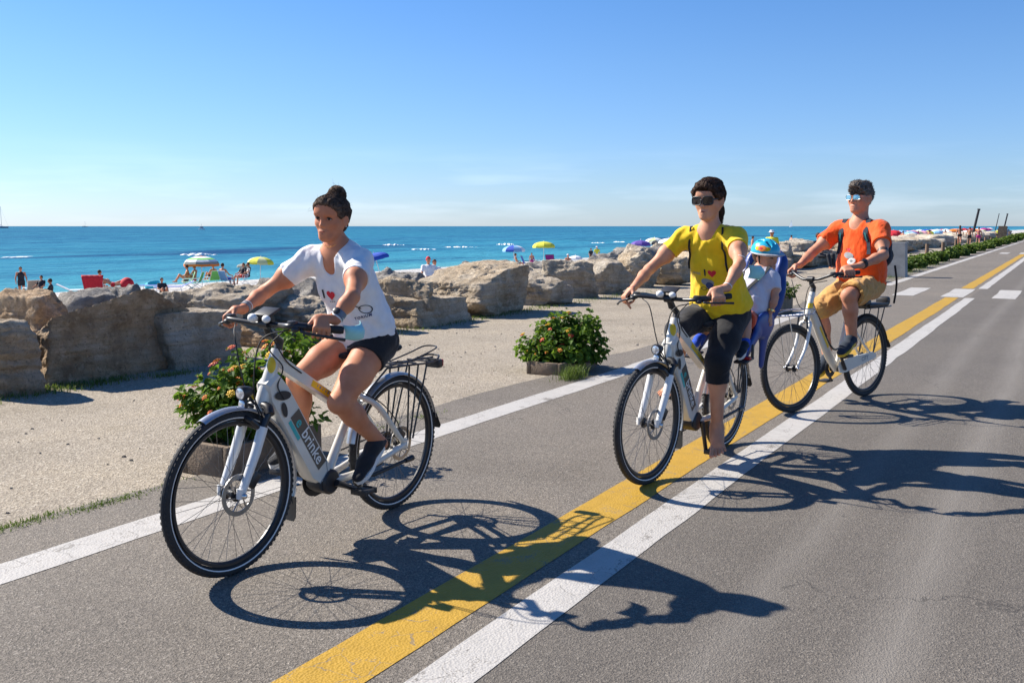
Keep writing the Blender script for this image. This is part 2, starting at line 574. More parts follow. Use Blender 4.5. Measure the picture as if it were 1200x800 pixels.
def seamat():
    t = NT('sea_water')
    tc = t.new('ShaderNodeTexCoord'); sep = t.new('ShaderNodeSeparateXYZ'); t.ln(tc.outputs['Object'], sep.inputs[0])
    off = t.math('MULTIPLY', sep.outputs[1], 1.0)                 # object y: metres out from the shore line
    lg = t.math('LOGARITHM', t.math('MAXIMUM', off, 1.0), 10.0)
    depth = t.ramp(t.math('DIVIDE', lg, 4.2), [(.0, (.12, .34, .36)), (.25, (.05, .25, .33)), (.42, (.026, .17, .285)), (.58, (.014, .105, .215)), (.8, (.010, .075, .18)), (1, (.010, .065, .165))]).outputs[0]
    n1 = t.noise(.055, 8, .72, mapscale=(.22, 1, 1)); n2 = t.noise(.45, 6, .65, mapscale=(.22, 1, 1)); n3 = t.noise(.012, 4, .6, mapscale=(.3, 1, 1))
    c = t.mix(t.math('MULTIPLY', t.ramp(n3.outputs[0], [(.42, (0, 0, 0)), (.6, (1, 1, 1))]).outputs[0], .55), depth, (.024, .19, .27))
    c = t.mix(t.math('MULTIPLY', t.ramp(n1.outputs[0], [(.44, (0, 0, 0)), (.58, (1, 1, 1))]).outputs[0], .75), c, (.008, .07, .17))
    c = t.mix(t.math('MULTIPLY', t.ramp(n2.outputs[0], [(.46, (0, 0, 0)), (.60, (1, 1, 1))]).outputs[0], .75), c, (.06, .26, .35))
    # the dark weed-covered reef some sixty metres off the shore
    wob = t.noise(.012, 6, .7)
    d = t.math('ABSOLUTE', t.math('SUBTRACT', t.math('ADD', off, t.math('MULTIPLY', wob.outputs[0], 70)), 98))
    reef = t.math('MULTIPLY', t.math('SUBTRACT', 1.0, t.math('DIVIDE', d, 13.0), clamp=True), t.ramp(n1.outputs[0], [(.46, (0, 0, 0)), (.56, (1, 1, 1))]).outputs[0])
    c = t.mix(t.math('MULTIPLY', reef, 1.3, clamp=True), c, (.012, .06, .15))
    w1 = t.noise(.9, 5, .6, mapscale=(.45, 1, 1))
    bb = t.bump(w1.outputs[0], .5, 1.0)
    # rough, wave-broken water: mostly the colour of the water body with a weak sheen
    df = t.new('ShaderNodeBsdfDiffuse'); t.ln(c, df.inputs[0]); t.ln(bb.outputs[0], df.inputs['Normal'])
    gl = t.new('ShaderNodeBsdfGlossy'); gl.inputs['Roughness'].default_value = .32; t.ln(bb.outputs[0], gl.inputs['Normal'])
    mx = t.new('ShaderNodeMixShader'); mx.inputs[0].default_value = .06
    t.ln(df.outputs[0], mx.inputs[1]); t.ln(gl.outputs[0], mx.inputs[2]); t.ln(mx.outputs[0], t.n['Material Output'].inputs[0])
    return t.m


def pebbles():
    t = NT('pebble_beach')
    tc = t.new('ShaderNodeTexCoord')
    v = t.new('ShaderNodeTexVoronoi'); v.inputs['Scale'].default_value = 5.5; t.ln(tc.outputs['Object'], v.inputs['Vector'])
    c = t.ramp(v.outputs['Color'], [(.05, (.26, .25, .23)), (.5, (.52, .50, .47)), (.95, (.76, .75, .72))]).outputs[0]
    c = t.mix(t.math('MULTIPLY', t.ramp(v.outputs['Distance'], [(.35, (0, 0, 0)), (.7, (1, 1, 1))]).outputs[0], .6), c, (.20, .19, .18))
    t.out(c, .8, t.bump(v.outputs['Distance'], .08, 1.0))
    return t.m


def dryground():
    t = NT('dry_ground')
    n = t.noise(.4, 8, .65); n2 = t.noise(30, 4)
    c = t.ramp(n.outputs[0], [(.3, (.16, .13, .08)), (.55, (.28, .235, .16)), (.75, (.34, .29, .21))]).outputs[0]
    t.out(c, .9, t.bump(n2.outputs[0], .02))
    return t.m


M['asphalt'] = asphalt('worn_asphalt')
M['white_paint'] = paint('white_road_paint', (.42, .40, .37), .630)
M['yellow_paint'] = paint('yellow_road_paint', (.41, .24, .022), .642)
M['gravel'] = gravel('promenade_gravel')
M['rock_tan'] = rockmat('tan_limestone', (.44, .325, .205), (.64, .51, .355), (.80, .70, .55))
M['rock_brown'] = rockmat('brown_limestone', (.40, .255, .145), (.64, .45, .28), (.80, .64, .46))
M['rock_pale'] = rockmat('pale_limestone', (.42, .335, .24), (.62, .525, .40), (.78, .70, .58))
M['rock_grey'] = rockmat('grey_limestone', (.22, .20, .18), (.38, .35, .31), (.56, .52, .46), .4)
M['sea'] = seamat(); M['pebbles'] = pebbles(); M['dry'] = dryground()
M['foam'] = mat('sea_foam', (.82, .86, .88), .8, var=.12, scale=3)
M['leaf'] = leafmat('lantana_leaf', (.036, .088, .011), (.20, .33, .04), .45)
M['leaf2'] = leafmat('hedge_leaf', (.04, .075, .014), (.19, .26, .05))
M['grass'] = leafmat('weed_blade', (.07, .11, .022), (.22, .27, .07), .3)
M['stem'] = mat('brown_stem', (.13, .09, .05), .8)
M['f_orange'] = mat('orange_petals', (.75, .20, .015), .6, var=.35, scale=120)
M['f_yellow'] = mat('yellow_petals', (.82, .47, .02), .6, var=.3, scale=120)
M['f_red'] = mat('red_petals', (.52, .045, .03), .6, var=.3, scale=120)
M['concrete'] = mat('planter_concrete', (.17, .125, .085), .9, var=.35, scale=6, bump=.006, bscale=60)
M['greyconc'] = mat('grey_concrete', (.33, .32, .30), .9, var=.2, scale=4, bump=.006, bscale=50)
M['wood'] = mat('weathered_wood', (.17, .11, .07), .85, var=.3, scale=8, bump=.004, bscale=60)
M['tyre'] = mat('tyre_rubber', (.021, .021, .022), .75, var=.2, bump=.0012, bscale=500)
M['rubber'] = mat('black_rubber', (.016, .016, .017), .7, bump=.0006)
M['blackmetal'] = mat('black_metal', (.018, .018, .020), .38, var=.1)
M['plastic'] = mat('black_plastic', (.020, .020, .022), .48)
M['steel'] = mat('bright_steel', (.62, .62, .62), .28, 1.0, var=.08)
M['disc'] = mat('disc_steel', (.42, .40, .38), .35, 1.0)
M['silver'] = mat('silver_fender', (.50, .51, .53), .33, .75, var=.06)
M['bikewhite'] = mat('cream_bike_paint', (.66, .625, .545), .27, var=.03, scale=6, coat=.5)
M['forkwhite'] = mat('white_fork_paint', (.72, .71, .68), .28, var=.03, coat=.4)
M['reflect'] = mat('reflective_band', (.66, .66, .64), .4, var=.06)
M['taupe'] = mat('taupe_decal', (.105, .085, .065), .35, var=.04)
M['cyan'] = mat('turquoise_decal', (.03, .42, .40), .4, var=.05)
M['decalwhite'] = mat('white_decal', (.75, .74, .70), .4, var=.03)
M['yellowdecal'] = mat('yellow_sticker', (.78, .50, .012), .4, var=.06)
M['redlens'] = mat('red_lens', (.42, .012, .015), .25, var=.08)
M['lens'] = mat('clear_lens', (.70, .72, .75), .12, .6, var=.05)
M['amber'] = mat('amber_reflector', (.75, .28, .02), .3)
M['white'] = mat('white_enamel', (.75, .75, .73), .4, var=.04)
M['skin1'] = skin('tanned_skin', (.58, .235, .125))
M['skin2'] = skin('light_tanned_skin', (.62, .305, .185))
M['skin3'] = skin('sunburnt_skin', (.55, .25, .15))
M['skinc'] = skin('child_skin', (.56, .28, .18))
M['shirtwhite'] = cloth('white_cotton', (.76, .755, .76))
M['shirtyellow'] = cloth('yellow_cotton', (.80, .53, .012))
M['shirtorange'] = cloth('orange_cotton', (.86, .095, .008))
M['black_cloth'] = cloth('black_jersey', (.014, .014, .016))
M['tan_cloth'] = cloth('tan_canvas', (.52, .285, .085))
M['childshirt'] = cloth('pale_lilac_cotton', (.60, .58, .66))
M['coral'] = cloth('coral_cotton', (.72, .12, .06))
M['navy'] = cloth('navy_nylon', (.016, .026, .042))
M['teal'] = cloth('teal_trim', (.02, .16, .17))
M['hair1'] = hair('dark_brown_hair', (.036, .022, .015), (.19, .118, .078))
M['hair2'] = hair('brown_black_hair', (.018, .010, .007), (.11, .056, .035))
M['hair3'] = hair('grey_brown_hair', (.045, .036, .030), (.26, .22, .19))
M['brow'] = mat('eyebrow_hair', (.030, .018, .012), .7)
M['eyewhite'] = mat('eye_white', (.34, .28, .25), .6, var=.03, spec=.1)
M['iris'] = mat('brown_iris', (.022, .012, .008), .5, spec=.1)
M['lip'] = mat('rose_lips', (.34, .095, .068), .7, var=.12, spec=.08)
M['lens_dark'] = mat('dark_glass', (.018, .010, .009), .08, var=.2)
M['lens_mirror'] = mat('mirrored_blue_glass', (.28, .50, .62), .10, .85, var=.2)
M['gold'] = mat('gold_chain', (.80, .52, .20), .25, 1.0)
M['watch'] = mat('blue_grey_strap', (.11, .14, .19), .5)
M['mask'] = cloth('pale_blue_paper', (.30, .64, .68), wr=.003)
M['seatblue'] = mat('blue_plastic', (.014, .045, .22), .42, var=.08)
M['seatnavy'] = cloth('navy_padding', (.014, .020, .036))
M['helmet'] = mat('turquoise_shell', (.02, .40, .58), .25, var=.06, coat=.5)
M['helmetgrey'] = mat('grey_helmet_rim', (.42, .41, .42), .5)
M['shoeblack'] = cloth('black_shoe_mesh', (.020, .021, .024))
M['sole'] = mat('white_sole', (.70, .69, .66), .6, var=.06)
M['soleyellow'] = mat('yellow_sole', (.66, .42, .03), .6)
M['bluesock'] = cloth('bright_blue_knit', (.015, .075, .52))
M['inkblack'] = mat('black_ink', (.015, .015, .018), .7)
M['inkgrey'] = mat('grey_ink', (.24, .25, .26), .7)
M['inkblue'] = mat('navy_ink', (.03, .05, .14), .7)
M['inkred'] = mat('red_ink', (.62, .010, .030), .7)
M['nail'] = mat('dark_nail_polish', (.22, .02, .03), .3)
# ------------------------------------------------------------------ ground, road, sea
ROT = rad(60)


def sheet(name, s0, s1, t0, t1, z, m, ns=1, nt_=1, wob=(0, 0), zf=None):
    """flat strip in road coordinates; object x runs along the road, object y to the left"""
    vs, fs = [], []
    for i in range(ns + 1):
        s = s0 + (s1 - s0) * i / ns
        for j in range(nt_ + 1):
            t = t0 + (t1 - t0) * j / nt_
            dt = 0
            if j == 0 and wob[0]: dt = wob[0] * float(fbm(np.array([s, 3.1, 0.]), 1.3, 4, 5))
            if j == nt_ and wob[1]: dt = wob[1] * float(fbm(np.array([s, 7.7, 0.]), 1.3, 4, 9))
            zz = zf(t + dt) if zf else 0
            vs.append((s, -(t + dt), zz))
            fs_ = None
    for i in range(ns):
        for j in range(nt_):
            a = i * (nt_ + 1) + j
            fs.append((a, a + 1, a + nt_ + 2, a + nt_ + 1))
    me = bpy.data.meshes.new(name); me.from_pydata(vs, [], fs); me.update()
    bm = bmesh.new(); bm.from_mesh(me); bmesh.ops.recalc_face_normals(bm, faces=bm.faces[:])
    if sum(f.normal.z for f in bm.faces) < 0: bmesh.ops.reverse_faces(bm, faces=bm.faces[:])
    bm.to_mesh(me); bm.free()
    o = link(name, me, m, None, False)
    o.location = (0, 0, z); o.rotation_euler = (0, 0, ROT)
    o['kind'] = 'structure'
    return o


GROUND_T = [-9.4, 40]
sheet('ground', -60, 900, -9.6, 900, -0.012, M['dry'])
sheet('promenade', -30, 420, -9.8, -4.22, 0.0, M['gravel'], 900, 1, (0, .10))
sheet('road', -30, 420, -4.46, 9.0, 0.012, M['asphalt'], 1200, 1, (.07, 0))
sheet('white_edge_line', -5, 21.2, -4.00, -3.765, .0142, M['white_paint'], 260, 1, (.012, .012))
sheet('white_edge_line', 25.6, 420, -4.02, -3.80, .0142, M['white_paint'], 400, 1, (.012, .012))
for a, b in ((-5, 21.9), (25.3, 57.5), (61, 420)):
    sheet('yellow_lane_line', a, b, -2.170, -1.908, .0142, M['yellow_paint'], int((b - a) * 8), 1, (.007, .007))
    sheet('white_centre_line', a, b, -1.795, -1.600, .0142, M['white_paint'], int((b - a) * 8), 1, (.007, .007))
for s0 in (22.0, 58.0):
    for k in range(7):
        t = -3.24 + k * .97
        sheet('crossing_stripe', s0, s0 + 3.0, t, t + .44, .0142 + .002, M['white_paint'], 20, 1, (.01, .01))
sheet('beach', -120, 900, -56, -9.6, 0, M['pebbles'], 1, 12, zf=lambda t: float(beach_z(t)))
SEA_Z = float(beach_z(-51.0))
o = sheet('sea', -30000, 30000, -34000, -45.0, 0, M['sea'])
o.location = (*(rd(0, -50, SEA_Z)[:2]), SEA_Z)
for v in o.data.vertices: v.co.y -= 50.0

# foam of small breakers on the reef
def foam(u, v, wpx, hpx):
    y = (CAM_H - SEA_Z) * FPX / (v - HV)
    c = np.array([(u - 600) / FPX * y, y, SEA_Z + .02])
    W = wpx / FPX * y; Hh = hpx / FPX * y
    n = 90
    vs, fs = [], []
    for i in range(n + 1):
        f = i / n * 2 - 1
        rag = max(0.0, .62 + .9 * float(fbm(np.array([u + i * .13, v, 0]), 1.0, 4, 3)))
        env = (1 - f * f) ** .5 * min(1.0, rag)
        hh = Hh * env * .8
        dp = 2.2 * env * rag
        p = c + np.array([f * W / 2, float(fbm(np.array([u + i * .2, 5, 0.]), .7, 2, 8)) * 1.0, 0])
        for dy, z in ((-dp, 0), (-dp * .3, max(hh, .02)), (dp * .3, max(hh, .02) * .7), (dp, -.01)):
            vs.append(p + np.array([0, dy, z]))
    for i in range(n):
        for k in range(3): fs.append((i * 4 + k, i * 4 + 4 + k, i * 4 + 5 + k, i * 4 + 1 + k))
    me = bpy.data.meshes.new('breaking_wave'); me.from_pydata([tuple(p) for p in vs], [], fs); me.update()
    o = link('breaking_wave', me, M['foam']); o['kind'] = 'structure'


foam(235, 298.5, 42, 3.0); foam(462, 287, 26, 1.8); foam(540, 289.5, 40, 1.4); foam(592, 286.5, 20, 2.2); foam(497, 292, 30, 1.2); foam(700, 284.5, 16, 1.0); foam(725, 283.5, 14, 1.2)
foam(20, 301, 30, .9)


# ------------------------------------------------------------------ boulders
def cube_sphere(n):
    vs, idx, fs = [], {}, []
    def vid(p):
        k = tuple(np.round(p, 5))
        if k not in idx: idx[k] = len(vs); vs.append(p)
        return idx[k]
    for ax in range(3):
        for sg in (-1, 1):
            g = [[None] * (n + 1) for _ in range(n + 1)]
            for i in range(n + 1):
                for j in range(n + 1):
                    p = np.zeros(3); p[ax] = sg
                    p[(ax + 1) % 3] = math.tan((i / n - .5) * math.pi / 2); p[(ax + 2) % 3] = math.tan((j / n - .5) * math.pi / 2)
                    g[i][j] = vid(p)
            for i in range(n):
                for j in range(n):
                    q = (g[i][j], g[i + 1][j], g[i + 1][j + 1], g[i][j + 1])
                    fs.append(q if sg > 0 else q[::-1])
    V = np.array(vs); V /= np.linalg.norm(V, axis=1)[:, None]
    return V, np.array(fs)


CS = {n: cube_sphere(n) for n in (10, 18, 34, 60)}


def boulder(c, L, D, H, m, label, group=None, seed=0, n=18, tilt=0.0, yaw=0.0, rough=1.0, planes=None, top=None, bury=.12, pitch=0.0, boxy=.8):
    """irregular broken block standing on the ground; L along the road, D across it, H high"""
    V, F = CS[n]
    r = np.random.default_rng(seed)
    half = np.array([L / 2, D / 2, H / 2])
    N, dist = [], []
    for ax in range(3):
        for sg in (-1, 1):
            d = np.zeros(3); d[ax] = sg
            d = d + r.normal(0, .10 if ax != 2 else .08, 3); d /= np.linalg.norm(d)
            N.append(d); dist.append(1.0 * (1 - .06 * r.random()))
    for k in range(int(15)):
        d = r.normal(0, 1, 3); d /= np.linalg.norm(d)
        N.append(d); dist.append(boxy + .45 * r.random() + .1 * abs(d).sum() / 1.7)
    if planes:
        for d, q in planes:
            d = np.array(d, float); d /= np.linalg.norm(d); N.append(d); dist.append(q)
    N = np.array(N); dist = np.array(dist)
    q = dist[None] / np.maximum(V @ N.T, 1e-3)
    k = 55.0
    rr = -np.log(np.exp(-k * (q - q.min(1)[:, None])).sum(1)) / k + q.min(1)
    P = V * rr[:, None] * half
    nrm = P / (np.linalg.norm(P, axis=1)[:, None])
    sc = 1.0 / max(.5, (L * D * H) ** (1 / 3))
    a = .075 * rough * min(1.0, H)
    dsp = a * fbm(P, 1.7 * sc + .4, 6, seed + 3, .6) + .045 * rough * min(1, H) * np.abs(fbm(P * np.array([.4, .4, 2.6]), 3.0, 4, seed + 11))
    # ledges of the bedding
    lay = np.sin(P[:, 2] * 21 / max(H, .6) + 2.4 * fbm(P, 1.4, 2, seed + 5) + seed)
    side = 1 - np.abs(nrm[:, 2]) ** 2
    dsp = dsp - .016 * rough * side * (lay > .55)
    P = P + nrm * dsp[:, None]
    for ang, ax in ((tilt, 1), (pitch, 0)):
        if ang:
            cc, ss = math.cos(rad(ang)), math.sin(rad(ang))
            Rm = np.array([[cc, 0, ss], [0, 1, 0], [-ss, 0, cc]]) if ax == 1 else np.array([[1, 0, 0], [0, cc, -ss], [0, ss, cc]])
            P = P @ Rm.T
    P[:, 2] -= P[:, 2].min(); P[:, 2] *= H / P[:, 2].max(); P[:, 2] -= bury
    o = link('boulder', mesh_np('boulder', P, F), m, None, True)
    mark_sharp(o.data, 58) if n <= 34 else None
    o.location = tuple(c); o.rotation_euler = (0, 0, ROT + rad(yaw))
    tag(o, label, 'boulder', group)
    return o


def rock_px(u0, u1, vtop, t, m, label, D=1.2, dz=None, Lmin=.5, Lmax=3.2, **kw):
    """boulder of the row at lateral offset t filling columns u0..u1, its top reaching row vtop"""
    um = (u0 + u1) / 2
    c = at_lane(um, t)
    W = (u1 - u0) / FPX * c[1]
    psi = rad(30) - math.atan((um - 600) / FPX)
    L = min(Lmax, max(Lmin, (W - .75 * D * math.cos(psi)) / max(math.sin(psi), .12)))
    z0 = 0.0 if t > -9.6 else float(beach_z(t))
    if dz is not None: z0 = dz
    H = px_z(vtop, c[1]) - z0
    bury = kw.pop('bury', .12)
    return boulder((c[0], c[1], z0), L, D, max(.3, H + bury), m, label, bury=bury, **kw)


GR = 'boulders of the breakwater row'
RT_, RB, RP, RG = M['rock_tan'], M['rock_brown'], M['rock_pale'], M['rock_grey']
# front row, left part, each one as the photo shows it
rock_px(-95, 20, 369, -8.6, RT_, 'banded tan boulder cut by the left edge of the picture', D=1.2, seed=3, n=34, boxy=1.1)
rock_px(14, 212, 337, -8.62, RB, 'largest dark brown boulder with a slanting sunlit top, second from the left', D=.95, seed=12, n=60, boxy=1.2, rough=.8,
        planes=[((-.33, .7, 1), .14), ((.9, 0, .9), .93)])
rock_px(150, 276, 360, -8.45, RP, 'flat-topped banded block right of the largest dark boulder', D=.9, seed=21, n=60, boxy=1.35, rough=.7)
rock_px(-10, 72, 337, -9.9, RB, 'tilted brown slab lying behind the left boulders', D=1.2, seed=31, n=34, tilt=-9, dz=-.1)
rock_px(74, 118, 337, -10.6, RG, 'small square grey boulder behind the dark brown one', D=1.0, seed=33, n=18, dz=-.35)
rock_px(116, 176, 331, -11.2, RG, 'rounded grey boulder below the red beach towel', D=1.2, seed=35, n=34, dz=-.45)
rock_px(193, 322, 330, -9.7, RP, 'big rounded pale boulder lit by the sun behind the banded block', D=1.5, seed=41, n=60, boxy=.9, dz=0)
rock_px(262, 326, 372, -8.9, RB, 'low shaded brown boulder behind the first handlebar', D=.9, seed=43, n=34)
rock_px(312, 392, 344, -8.7, RP, 'rough pitted boulder below the right arm of the woman in white', D=1.1, seed=47, n=34, rough=1.5)
rock_px(300, 372, 322, -11.0, RG, 'grey boulder on the beach under the yellow-green parasol', D=1.4, seed=49, n=34, dz=-.5)
rock_px(352, 430, 326, -10.4, RG, 'grey boulder half hidden by the woman in white', D=1.3, seed=50, n=18, dz=-.3)
rock_px(380, 452, 336, -8.9, RT_, 'tan boulder hidden mostly by the white shirt', D=1.1, seed=51, n=18)
rock_px(428, 505, 322, -8.9, RT_, 'layered tan boulder beside the white shirt, under the blue parasol', D=1.2, seed=53, n=60, boxy=1.15)
rock_px(448, 545, 345, -8.55, RT_, 'low step-like tan boulder above the rear wheel of the front bicycle', D=.7, seed=54, n=34, boxy=1.3, rough=.8)
rock_px(500, 612, 306, -8.9, RT_, 'tall brown layered boulder with a pointed top in mid row', D=1.3, seed=57, n=60, boxy=1.05, planes=[((-.55, 0, 1), .80)])
rock_px(590, 652, 318, -9.2, RP, 'pale layered boulder right of the tall brown one', D=1.2, seed=61, n=34, planes=[((-.4, 0, 1), .8)])
rock_px(604, 668, 324, -8.75, RP, 'low cracked boulder behind the flowering planter', D=.9, seed=62, n=34)
rock_px(642, 690, 304, -9.1, RP, 'split pale boulder above the flowering planter', D=1.1, seed=63, n=34, yaw=20)
rock_px(676, 738, 302, -9.0, RP, 'smooth pale boulder with a shaded right face beside the split one', D=1.1, seed=67, n=34, rough=.8)
rock_px(722, 770, 294, -9.2, RT_, 'upright yellowish boulder left of the outstretched arm in yellow', D=1.0, seed=68, n=34)
rock_px(728, 772, 285, -10.0, RP, 'slab leaning up against the row below the pink parasol', D=1.0, seed=69, n=34, tilt=-26)
rock_px(758, 806, 300, -8.9, RT_, 'tan boulder under the right arm of the woman in yellow', D=1.1, seed=71, n=34)
rock_px(790, 850, 292, -9.0, RT_, 'boulder behind the woman in yellow', D=1.2, seed=72, n=18)
rock_px(898, 960, 279, -9.0, RP, 'pale sunlit boulder between the child and the man in orange', D=1.4, seed=77, n=34, rough=1.2, boxy=.85)
rock_px(938, 990, 281, -9.3, RT_, 'tan boulder behind the arm of the man in orange', D=1.3, seed=79, n=34)
# second, lower row of rubble
for i, (u0, u1, v, t, m) in enumerate(((436, 470, 312, -11.5, RG), (462, 500, 318, -11.0, RG), (538, 578, 305, -11.6, RG), (566, 604, 303, -11.8, RG), (604, 632, 310, -11.2, RP),
                                       (620, 650, 305, -11.6, RG), (640, 668, 303, -11.4, RP), (690, 716, 298, -11.4, RG), (706, 732, 293, -11.8, RG), (766, 790, 283, -12, RP), (404, 440, 322, -11.8, RG))):
    rock_px(u0, u1, v, t, m, 'small %s rubble boulder behind the front row' % ('grey' if m is RG else 'pale'), D=1.1, group=GR, seed=200 + i, n=18, dz=float(beach_z(t)) + .1, rough=1.4)
# the row going on into the distance
r_ = np.random.default_rng(5)
s = 27.5
i = 0
while s < 175:
    L = 1.3 + r_.random() * 1.5 + s * .008
    m = (RP, RT_, RP, RT_, RP)[int(r_.random() * 5)]
    P = rd(s + L / 2, -9.0 + r_.normal(0, .22))
    hid = s < 27
    boulder(P, L * 1.08, 1.5 + r_.random() * .7, .62 + r_.random() * .40, m, ('pale boulder' if m is RP else 'tan boulder') + ' in the far part of the row beyond the cyclists', GR, seed=300 + i, n=18 if s < 60 else 10, yaw=r_.normal(0, 14), rough=1.3)
    if r_.random() < .8:
        P = rd(s + L * .4, -10.9 + r_.normal(0, .3), -.35)
        boulder(P, L * .9, 1.3 + r_.random(), 1.0 + r_.random() * .35, RP if r_.random() < .6 else RG, 'boulder in the second line of the far part of the row', GR, seed=500 + i, n=10, yaw=r_.normal(0, 30), rough=1.4)
    s += L * .97; i += 1
# the same row out of sight behind the nearest cyclists and left of the frame
for k, s in enumerate((.2, 2.1)):
    boulder(rd(s, -8.9), 1.9, 1.3, 1.0, RT_, 'tan boulder of the row just left of the picture', GR, seed=700 + k, n=18)
# ------------------------------------------------------------------ planting
def rand_rot(r, n, upbias=.6):
    """random leaf frames: direction, side, normal"""
    nrm = r.normal(0, 1, (n, 3)); nrm[:, 2] = np.abs(nrm[:, 2]) + upbias
    nrm /= np.linalg.norm(nrm, axis=1)[:, None]
    a = r.normal(0, 1, (n, 3)); d = a - nrm * (a * nrm).sum(1)[:, None]; d /= np.linalg.norm(d, axis=1)[:, None]
    return d, np.cross(nrm, d), nrm


def leaf_mesh(name, P, size, r, upbias=.6, width=.36, outw=None, outk=.0):
    n = len(P)
    d, sd_, nr = rand_rot(r, n, upbias)
    if outw is not None:
        nr = nr + outw * outk; nr /= np.linalg.norm(nr, axis=1)[:, None]
        d = d - nr * (d * nr).sum(1)[:, None]; d /= np.linalg.norm(d, axis=1)[:, None]; sd_ = np.cross(nr, d)
    L = (size * (.6 + .8 * r.random(n)))[:, None]
    W = L * width
    fold = .35
    pts = [P, P + d * L * .35 + sd_ * W + nr * W * fold, P + d * L * .75 + sd_ * W * .62 + nr * W * fold * .5 - nr * L * .04, P + d * L - nr * L * .14,
           P + d * L * .75 - sd_ * W * .62 + nr * W * fold * .5 - nr * L * .04, P + d * L * .35 - sd_ * W + nr * W * fold, P + d * L * .4]
    V = np.stack(pts, 1).reshape(-1, 3)
    b = (np.arange(n) * 7)[:, None]
    F = np.concatenate([b + np.array([0, 1, 2, 6]), b + np.array([6, 2, 3, 4]), b + np.array([0, 6, 4, 5])], 1).reshape(-1, 4)
    return mesh_np(name, V, F)


def flower_mesh(m, m2, seed):
    r = np.random.default_rng(seed)
    mb = MB()
    for k in range(16):
        a = 2.4 * k; rr = .0065 * math.sqrt(k) ; z = .012 - rr * rr * 14
        c = np.array([math.cos(a) * rr, math.sin(a) * rr, z])
        mb.ball(c, (.0062, .0062, .004), 5, 3)
    me = mb.mesh('flower')
    me.materials.append(m); me.materials.append(m2)
    mi = []
    for i, p in enumerate(me.polygons): mi.append(1 if (p.center.x ** 2 + p.center.y ** 2) < .012 ** 2 else 0)
    me.polygons.foreach_set('material_index', mi)
    return me


FLW = [flower_mesh(M['f_orange'], M['f_yellow'], 1), flower_mesh(M['f_red'], M['f_orange'], 2), flower_mesh(M['f_yellow'], M['f_yellow'], 3), flower_mesh(M['f_orange'], M['f_orange'], 4)]


def bush(name, label, cat, loc, blobs, nleaf, size, nflow, seed, m, fbias=None, group=None, fscale=1.0, sprigs=0):
    """blobs: (centre, radii) in local metres, the crown; leaves sit mostly in the outer shell of every blob"""
    r = np.random.default_rng(seed)
    root = empty(name, loc, 0, label, cat, group)
    vol = np.array([np.prod(b[1]) ** .67 for b in blobs]); vol /= vol.sum()
    P, O = [], []
    while sum(len(p) for p in P) < nleaf:
        k = r.choice(len(blobs), p=vol)
        c, rr = np.array(blobs[k][0]), np.array(blobs[k][1])
        d = r.normal(0, 1, (40, 3)); d /= np.linalg.norm(d, axis=1)[:, None]
        rad_ = (1 - .62 * r.random((40, 1)) ** 1.8) * (1 + .16 * fbm(d * 2.3 + k * 7, 1.6, 3, seed)[:, None])
        q = c + d * rr * rad_
        gap = fbm(q, 9.0, 3, seed + 1) > -.30
        ok = (q[:, 2] > .05) & gap
        P.append(q[ok]); O.append(d[ok])
    P = np.concatenate(P)[:nleaf]; O = np.concatenate(O)[:nleaf]
    extra = []
    for k in range(sprigs):
        j = r.integers(len(P)); d = O[j] * np.array([.9, .9, .5]) + np.array([0, 0, .55]); d /= np.linalg.norm(d)
        if O[j][2] < -.1: continue
        ln = .06 + .12 * r.random()
        tt = r.random((9, 1))
        extra.append((P[j] + d * ln * tt + r.normal(0, .012, (9, 3)), np.repeat(d[None], 9, 0)))
    if extra:
        P = np.concatenate([P] + [e[0] for e in extra]); O = np.concatenate([O] + [e[1] for e in extra])
    link('foliage', leaf_mesh('foliage', P, size, r, .35, .36, O, .55), m, root, False)
    mb = MB()
    for k in range(18):
        c, rr = blobs[r.integers(len(blobs))]
        e = np.array(c) + r.normal(0, .45, 3) * np.array(rr)
        mb.tube(bez([(r.normal(0, .08), r.normal(0, .05), .02), (e[0] * .5, e[1] * .5, max(.05, e[2] * .55)), e], 5), .0055, 5)
    mb.build('stem', M['stem'], root)
    tries = 0; n = 0
    while n < nflow and tries < 6000:
        tries += 1
        j = r.integers(len(P))
        if O[j][2] < -.15: continue
        if fbias is not None and r.random() > fbias(P[j], O[j]): continue
        p = P[j] + O[j] * size * .55
        o = link('flower', FLW[(0, 0, 2, 3, 1, 2)[r.integers(6)]], None, root, None)
        o.location = tuple(p)
        up = Vector(O[j]) + Vector((0, 0, .8)) + Vector((0, 0, 0))
        o.rotation_euler = up.to_track_quat('Z', 'Y').to_euler()
        o.scale = [fscale * (.8 + .5 * r.random())] * 3
        n += 1
    return root


def trough(label, loc, L, W, H, group=None):
    mb = MB()
    th = .045
    out = [(-L / 2, -W / 2), (L / 2, -W / 2), (L / 2, W / 2), (-L / 2, W / 2)]
    for a, b in zip(out, out[1:] + out[:1]):
        a, b = np.array(a), np.array(b); m = (a + b) / 2; d = b - a; l = np.linalg.norm(d); nrm = np.array([-d[1], d[0]]) / l
        c = m + nrm * th / 2
        ln = l if abs(d[0]) > abs(d[1]) else l - 2 * th - .004
        mb.box((c[0], c[1], H / 2), (ln if abs(d[0]) > abs(d[1]) else th, th if abs(d[0]) > abs(d[1]) else ln, H), bev=.008)
    root = empty('planter', loc, ROT, label, 'planter', group)
    mb.build('trough', M['concrete'], root)
    sb = MB(); sb.box((0, 0, H * .4), (L - 2 * th - .006, W - 2 * th - .006, H * .78))
    sb.build('soil', M['stem'], root, False)
    return root


